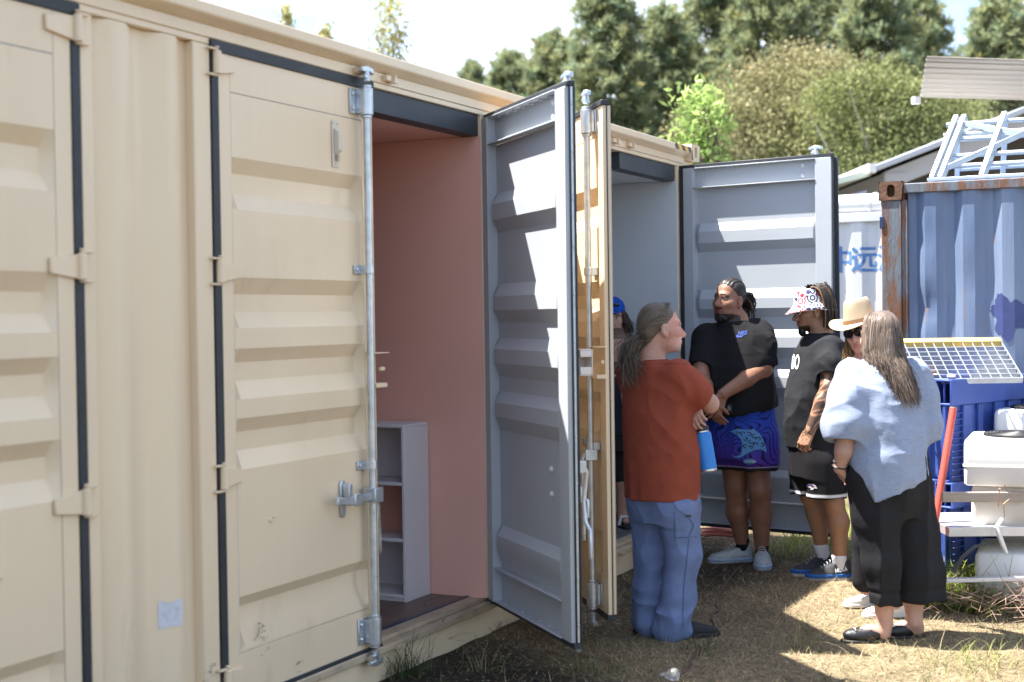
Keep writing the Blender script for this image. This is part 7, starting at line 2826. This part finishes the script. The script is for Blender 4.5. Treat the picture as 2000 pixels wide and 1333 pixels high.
    Rm, o, s1 = shoe(P, h_, t_, 0.295, 0.108, up, so, laces=lace, mid=md_, sole_h=0.042, hi=0.125)
    surf1 = P.surf['shoe']
    decal(P, None, surf1, wp, 'shoe_lettering', s1, 0.003, 5, tm=text_px('HOKA', 11.5, 1632, 1120, R(-13), 0.1, 0.35, 0.72))
    decal(P, [[(1638, 1098), (1645, 1095), (1648, 1099), (1643, 1102), (1639, 1101)]], surf1, mat('lime_print', (0.40, 0.55, 0.05), 0.6), 'shoe_mark', s1, 0.003, 5)
    t_ = J(1556, 1108, 0.10)
    h_ = aR + (aR - t_) * np.array([1, 1, 0]) / np.linalg.norm((aR - t_)[:2]) * 0.078
    h_[2] = t_[2] = 0.0
    Rm, o, s2 = shoe(P, h_, t_, 0.295, 0.108, up, so, laces=lace, mid=md_, sole_h=0.042, hi=0.125)
    decal(P, [[(1600, 1072), (1606, 1069), (1608, 1073), (1603, 1075)]], P.surf['shoe'], mat('lime_print', (0.40, 0.55, 0.05), 0.6), 'shoe_mark', s2, 0.003, 5)
    return P


# ================================================================== the woman in the felt hat
def person_felt():
    P = Person((3.50, -1.79, gz(3.5, -1.79)), 'woman in a tan felt hat and dark sunglasses, mostly hidden behind the linen shirt')
    J = P.J
    hd = Head(J(1682, 646, 0.0), az(232), -0.10, R(-9), 0.98)
    ta = az(222)
    nb = J(1690, 690, 0.03)
    B = Blob()
    hd.build(B, 0.96, 0.9, True)
    B.chain([hd.w(0, -0.025, -0.06), nb, J(1692, 720, 0.03)], [0.048, 0.055, 0.08], 0.03)
    B.loft([(0.7, *J(1705, 940, 0.04)[:2], 0.16, 0.13), (0.95, *J(1702, 850, 0.04)[:2], 0.15, 0.11), (1.2, *J(1698, 765, 0.04)[:2], 0.16, 0.11), (1.36, *J(1692, 712, 0.03)[:2], 0.12, 0.08)], ta, 0.05)
    rsh, lsh = J(1655, 735, 0.0), J(1738, 735, 0.08)
    # raised right arm, hand towards her collar
    B.chain([rsh, J(1642, 790, -0.06), J(1652, 735, -0.16)], [0.046, 0.040, 0.028], 0.02)
    hand(B, J(1652, 735, -0.16), J(1672, 690, -0.12) - J(1652, 735, -0.16), J(1700, 720, 0.1) - J(1652, 735, -0.16), 1, s=0.88)
    B.chain([lsh, J(1745, 800, 0.08), J(1735, 860, 0.0)], [0.046, 0.040, 0.028], 0.02)
    hand(B, J(1735, 860, 0.0), (0, 0, -1), np.array(CF), 1, s=0.88)
    aL, aR = J(1748, 1178, -0.1), J(1690, 1150, 0.12)
    B.chain([J(1715, 950, 0.0), J(1735, 1070, -0.06), aL], [0.09, 0.055, 0.038], 0.03)
    B.chain([J(1695, 945, 0.08), J(1695, 1055, 0.10), aR], [0.09, 0.055, 0.038], 0.03)
    skin = np.array([0.55, 0.31, 0.235])
    P.part('body', B, 0.0068, skinm, colf=lambda V: hd.colour(V, np.tile(skin, (len(V), 1)) * (1 + 0.08 * vnoise(V, 22, 2)[:, None]), lips=(0.95, 0.72, 0.70), browh=0.004))
    # hat
    felt = mat('tan_felt', (0.44, 0.345, 0.24), 0.95, col2=(0.40, 0.31, 0.215), vscale=12, bump=0.2, bscale=200, bdist=0.001, spec=0.1)
    n = 56
    prof = [(0.000, 0.178), (0.035, 0.180), (0.064, 0.186), (0.080, 0.176), (0.090, 0.135), (0.098, 0.066), (0.101, 0.047), (0.116, 0.043), (0.152, 0.043), (0.186, 0.050)]
    V, F = [], []
    for r_, z_ in prof:
        for k in range(n):
            a = 2 * math.pi * k / n
            x, y = r_ * math.cos(a) * 0.88, r_ * math.sin(a) * 1.08
            z = z_
            if z_ > 0.1:
                z -= 0.022 * math.exp(-(x / 0.022) ** 2) * (1 if r_ < 0.07 else 0.4)
                x *= 1 - 0.22 * max(0, y) / 0.08 * (r_ > 0.05)
            if r_ > 0.11:
                z += 0.028 * (abs(math.cos(a)) ** 2) * (r_ - 0.10) / 0.06 - 0.016 * max(0, math.sin(a)) * (r_ - 0.10) / 0.06
            V.append(hd.w(x, y - 0.005, z))
    for i in range(len(prof) - 1):
        for k in range(n):
            k2 = (k + 1) % n
            F.append((i * n + k, i * n + k2, (i + 1) * n + k2, (i + 1) * n + k))
    hat = MB().add(V, F).build('felt_hat', felt, P.root, sharp=70)
    md = hat.modifiers.new('solid', 'SOLIDIFY')
    md.thickness = 0.004
    md = hat.modifiers.new('sub', 'SUBSURF')
    md.levels = md.render_levels = 1
    bnd = MB()
    V, F = [], []
    for z_, r_ in ((0.049, 0.1045), (0.070, 0.1010)):
        for k in range(n):
            a = 2 * math.pi * k / n
            V.append(hd.w(r_ * math.cos(a) * 0.885, r_ * math.sin(a) * 1.085 - 0.005, z_))
    for k in range(n):
        k2 = (k + 1) % n
        F.append((k, k2, n + k2, n + k))
    bnd.add(V, F).build('hat_band', mat('tan_leather', (0.20, 0.105, 0.05), 0.5), hat, sharp=60)
    # sunglasses
    g = MB()
    for q in (-1, 1):
        V = [hd.w(q * 0.034, 0.108, -0.002)] + [hd.w(q * 0.034 + 0.029 * math.cos(a), 0.106 - 0.012 * (0.5 + 0.5 * q * math.cos(a)) ** 2, -0.002 + 0.023 * math.sin(a)) for a in np.linspace(0, 2 * math.pi, 25)[:-1]]
        g.add(V, [(0, 1 + k, 1 + (k + 1) % 24) for k in range(24)])
        g.tube(V[1:] + [V[1]], 0.003, 6, caps=False)
        g.tube([hd.w(q * 0.062, 0.095, 0.004), hd.w(q * 0.080, 0.045, 0.004), hd.w(q * 0.082, -0.01, 0.0)], 0.003, 6)
    g.tube([hd.w(-0.007, 0.108, 0.002), hd.w(0.007, 0.108, 0.002)], 0.003, 6)
    g.build('sunglasses', mat('black_gloss', (0.008, 0.008, 0.009), 0.08), P.root, recalc=False)
    rs = np.random.default_rng(35)
    n = 360
    th = np.where(rs.random(n) > 0.5, 1, -1) * rs.uniform(0.85, 2.6, n)
    st = np.stack([hd.w(0.088 * math.sin(t), 0.0 + 0.088 * math.cos(t) - 0.02, 0.045) for t in th])
    m1 = np.stack([hd.w(0.098 * math.sin(t), 0.0 + 0.075 * math.cos(t) - 0.02, -0.04) for t in th])
    en = np.stack([hd.w(0.105 * math.sin(t) + 0.02 * rs.normal(), 0.01 + 0.06 * math.cos(t) + 0.015 * rs.normal(), -0.13 - 0.12 * rs.random()) for t in th])
    S = bezier_strands(st, m1, m1 * 0.5 + en * 0.5 + rs.normal(0, 0.012, (n, 3)), en, 14)
    tt = np.linspace(0, 1, 14)[None, :, None]
    S += 0.007 * tt * np.sin(tt * rs.uniform(9, 16, (n, 1, 1)) + rs.uniform(0, 6, (n, 1, 3)))
    cc = np.array([0.25, 0.17, 0.085]) * rs.uniform(0.5, 1.5, (n, 1))
    add_strands(P, 'wavy_hair', S, 0.0024, cc)
    s = Blob()
    top = J(1692, 704, 0.03)[2]
    s.loft([(J(1700, 900, 0)[2], *J(1705, 900, 0.04)[:2], 0.19, 0.15), (J(1700, 800, 0)[2], *J(1700, 800, 0.04)[:2], 0.175, 0.135), (J(1700, 740, 0)[2], *J(1696, 740, 0.04)[:2], 0.17, 0.115), (top, *J(1692, 706, 0.03)[:2], 0.10, 0.07)], ta, 0.03)
    s.chain([rsh, rsh * 0.6 + J(1642, 790, -0.06) * 0.4], [0.066, 0.066], 0.03)
    s.chain([lsh, J(1743, 775, 0.08)], [0.066, 0.064], 0.03)
    s.cap(nb + np.array([0, 0, 0.02]), hd.w(0, 0, -0.05), 0.062, 0.06, 0.006, 's')
    P.part('top', s, 0.010, clothm('white_cotton', (0.66, 0.64, 0.66), 0.9), lambda V: 0.008 * ridge(V, (6, 6, 3), 3) - 0.004)
    t = Blob()
    t.chain([J(1712, 930, 0.0), J(1735, 1070, -0.06), aL + np.array([0, 0, 0.05])], [0.12, 0.085, 0.075], 0.03)
    t.chain([J(1698, 930, 0.08), J(1695, 1055, 0.10), aR + np.array([0, 0, 0.05])], [0.12, 0.085, 0.075], 0.03)
    P.part('trousers', t, 0.012, clothm('dark_trousers', (0.02, 0.02, 0.024)))
    up = mat('white_canvas', (0.74, 0.74, 0.74), 0.7, bump=0.2, bscale=150)
    so = mat('white_sole', (0.66, 0.65, 0.63), 0.6)
    for hx, hy, tx, ty, of in ((1732, 1170, 1655, 1166, 0.20), (1772, 1198, 1722, 1206, -0.08)):
        h_, t_ = J(hx, hy, of), J(tx, ty, of)
        h_[2] = t_[2] = 0.0
        shoe(P, h_, t_, 0.25, 0.088, up, so, sole_h=0.022, hi=0.085)
    return P


# ================================================================== the person inside the grey room
def person_inside():
    P = Person((4.93, 0.33, 0.172), 'person in a blue cap with curly brown hair inside the grey room')
    J = P.J
    hd = Head(J(1197, 618, 0.0), az(262), -0.1, 0, 1.02)
    ta = az(262)
    nb = J(1198, 672, 0.02)
    B = Blob()
    hd.build(B)
    B.chain([hd.w(0, -0.02, -0.06), nb, J(1198, 710, 0.0)], [0.055, 0.062, 0.09], 0.03)
    B.loft([(0.72, *J(1198, 850, 0)[:2], 0.16, 0.12), (1.0, *J(1198, 770, 0)[:2], 0.16, 0.12), (1.25, *J(1198, 715, 0)[:2], 0.17, 0.11), (1.38, *nb[:2], 0.10, 0.07)], ta, 0.05)
    for q in (-1, 1):
        sh = J(1198 + q * 36, 700, 0.02)
        el = J(1198 + q * 44, 775, 0.05)
        wr = J(1198 + q * 34, 840, -0.02)
        B.chain([sh, el, wr], [0.055, 0.045, 0.03], 0.03)
        hand(B, wr, (0, 0, -1), np.array(CR) * -q, q)
        an = J(1196 + q * 20, 1008, 0.0)
        B.chain([J(1197 + q * 22, 860, 0.0), J(1196 + q * 22, 940, -0.02), an], [0.09, 0.058, 0.04], 0.03)
        fx = J(1205 + q * 18, 1018, -0.10)
        fx[2] = 0.045
        hx = J(1196 + q * 18, 1018, 0.04)
        hx[2] = 0.045
        B.chain([an, hx], [0.04, 0.036], 0.02)
        B.chain([hx, fx], [0.036, 0.030], 0.02)
    skin = np.array([0.42, 0.25, 0.19])

    def col(V):
        C = hd.colour(V, np.tile(skin, (len(V), 1)))
        q_ = hd.loc(V)
        bd = (q_[:, 2] < -0.075) & (q_[:, 2] > -0.15) & (q_[:, 1] > 0.0)
        C[bd] = C[bd] * 0.3
        return C
    P.part('body', B, 0.0085, skinm, colf=col)
    cap_m = clothm('blue_cap', (0.012, 0.075, 0.42), 0.8)
    c = Blob()
    c.ell(hd.w(0, -0.012, 0.045), (0.088, 0.110, 0.092), hd.Rm, 0.01)
    c.cut(tuple(-hd.Rm[:, 2]), -float(hd.w(0, 0, 0.035) @ hd.Rm[:, 2]))
    c.ell(hd.w(0, 0.11, 0.040), (0.070, 0.075, 0.010), hd.Rm, 0.01)
    P.part('cap', c, 0.005, cap_m)
    g = MB().tube([hd.w(0.092, -0.02, 0.07), hd.w(0.086, 0.05, 0.085), hd.w(0.05, 0.10, 0.09), hd.w(0.0, 0.115, 0.09), hd.w(-0.05, 0.10, 0.09)], [0.004, 0.006, 0.014, 0.006, 0.014], 8)
    g.build('sunglasses', mat('black_gloss', (0.008, 0.008, 0.009), 0.08), P.root)
    rs = np.random.default_rng(45)
    n = 320
    th = rs.uniform(0.9, 5.4, n)
    st = np.stack([hd.w(0.084 * math.sin(t), 0.09 * math.cos(t) - 0.015, 0.035) for t in th])
    en = np.stack([hd.w(0.11 * math.sin(t) + 0.02 * rs.normal(), 0.09 * math.cos(t) - 0.02 + 0.015 * rs.normal(), -0.10 - 0.06 * rs.random()) for t in th])
    S = bezier_strands(st, st + hd.Rm[:, 2] * -0.04 + (st - hd.c) * 0.2, en + rs.normal(0, 0.02, (n, 3)), en, 14)
    tt = np.linspace(0, 1, 14)[None, :, None]
    S += 0.010 * tt * np.sin(tt * rs.uniform(12, 22, (n, 1, 1)) + rs.uniform(0, 6, (n, 1, 3)))
    add_strands(P, 'curly_hair', S, 0.0024, np.array([0.06, 0.038, 0.025]) * rs.uniform(0.5, 1.6, (n, 1)))
    s = Blob()
    s.loft([(J(1198, 850, 0)[2], *J(1198, 850, 0)[:2], 0.19, 0.15), (J(1198, 760, 0)[2], *J(1198, 760, 0)[:2], 0.19, 0.145), (J(1198, 705, 0)[2], *J(1198, 705, 0)[:2], 0.185, 0.12), (J(1198, 684, 0)[2], *J(1198, 684, 0.02)[:2], 0.09, 0.08)], ta, 0.03)
    for q in (-1, 1):
        s.chain([J(1198 + q * 36, 702, 0.02), J(1198 + q * 42, 750, 0.04)], [0.075, 0.075], 0.04)

    def scol(V):
        C = np.tile(np.array([0.018, 0.020, 0.028]), (len(V), 1))
        zz = V[:, 2]
        C[(np.abs(np.sin(zz * 60 + 3 * vnoise(V, 12, 3))) > 0.97) & (zz > 1.08) & (zz < 1.30)] = np.array([0.35, 0.02, 0.10])
        C[(vnoise(V, 55, 5) > 0.5) & (zz > 1.0) & (zz < 1.15)] = np.array([0.45, 0.45, 0.48])
        return C
    P.part('t_shirt', s, 0.009, mat('printed_tee', (1, 1, 1), 0.9, attr='tint', spec=0.15), lambda V: 0.006 * ridge(V, (6, 6, 3), 3) - 0.004, scol)
    t = Blob()
    t.loft([(J(1197, 880, 0)[2], *J(1197, 880, 0)[:2], 0.17, 0.13), (J(1197, 835, 0)[2], *J(1197, 835, 0)[:2], 0.175, 0.14)], ta, 0.04)
    for q in (-1, 1):
        t.cap(J(1197 + q * 22, 880, 0.0), J(1197 + q * 22, 925, 0), 0.105, 0.10, 0.03)
    P.part('shorts', t, 0.008, clothm('black_shorts', (0.02, 0.02, 0.024)))
    # sandals
    for q in (-1, 1):
        fx, hx = J(1205 + q * 18, 1018, -0.14), J(1196 + q * 18, 1018, 0.06)
        fx[2] = hx[2] = 0.0
        d = (fx - hx) / np.linalg.norm(fx - hx)
        r_ = np.array([d[1], -d[0], 0])
        sd_ = MB()
        outl = [hx + d * (0.14 + 0.14 * math.cos(a)) + r_ * 0.048 * math.sin(a) for a in np.linspace(0, 2 * math.pi, 25)[:-1]]
        sd_.prism([(p[0], p[1]) for p in outl], 2, 0.0, 0.02)
        so_ = sd_.build('sandal', mat('black_foam', (0.015, 0.015, 0.017), 0.7), P.root, 0.004)
        MB().tube([hx + d * 0.17 - r_ * 0.047 + np.array([0, 0, 0.015]), hx + d * 0.17 - r_ * 0.03 + np.array([0, 0, 0.075]), hx + d * 0.17 + r_ * 0.03 + np.array([0, 0, 0.075]), hx + d * 0.17 + r_ * 0.047 + np.array([0, 0, 0.015])], 0.012, 8).build('strap', mat('white_strap', (0.6, 0.6, 0.62), 0.6), so_)
    return P


PEOPLE = (person_orange, person_linen, person_big, person_bucket, person_felt, person_inside)
for make in PEOPLE:
    make()
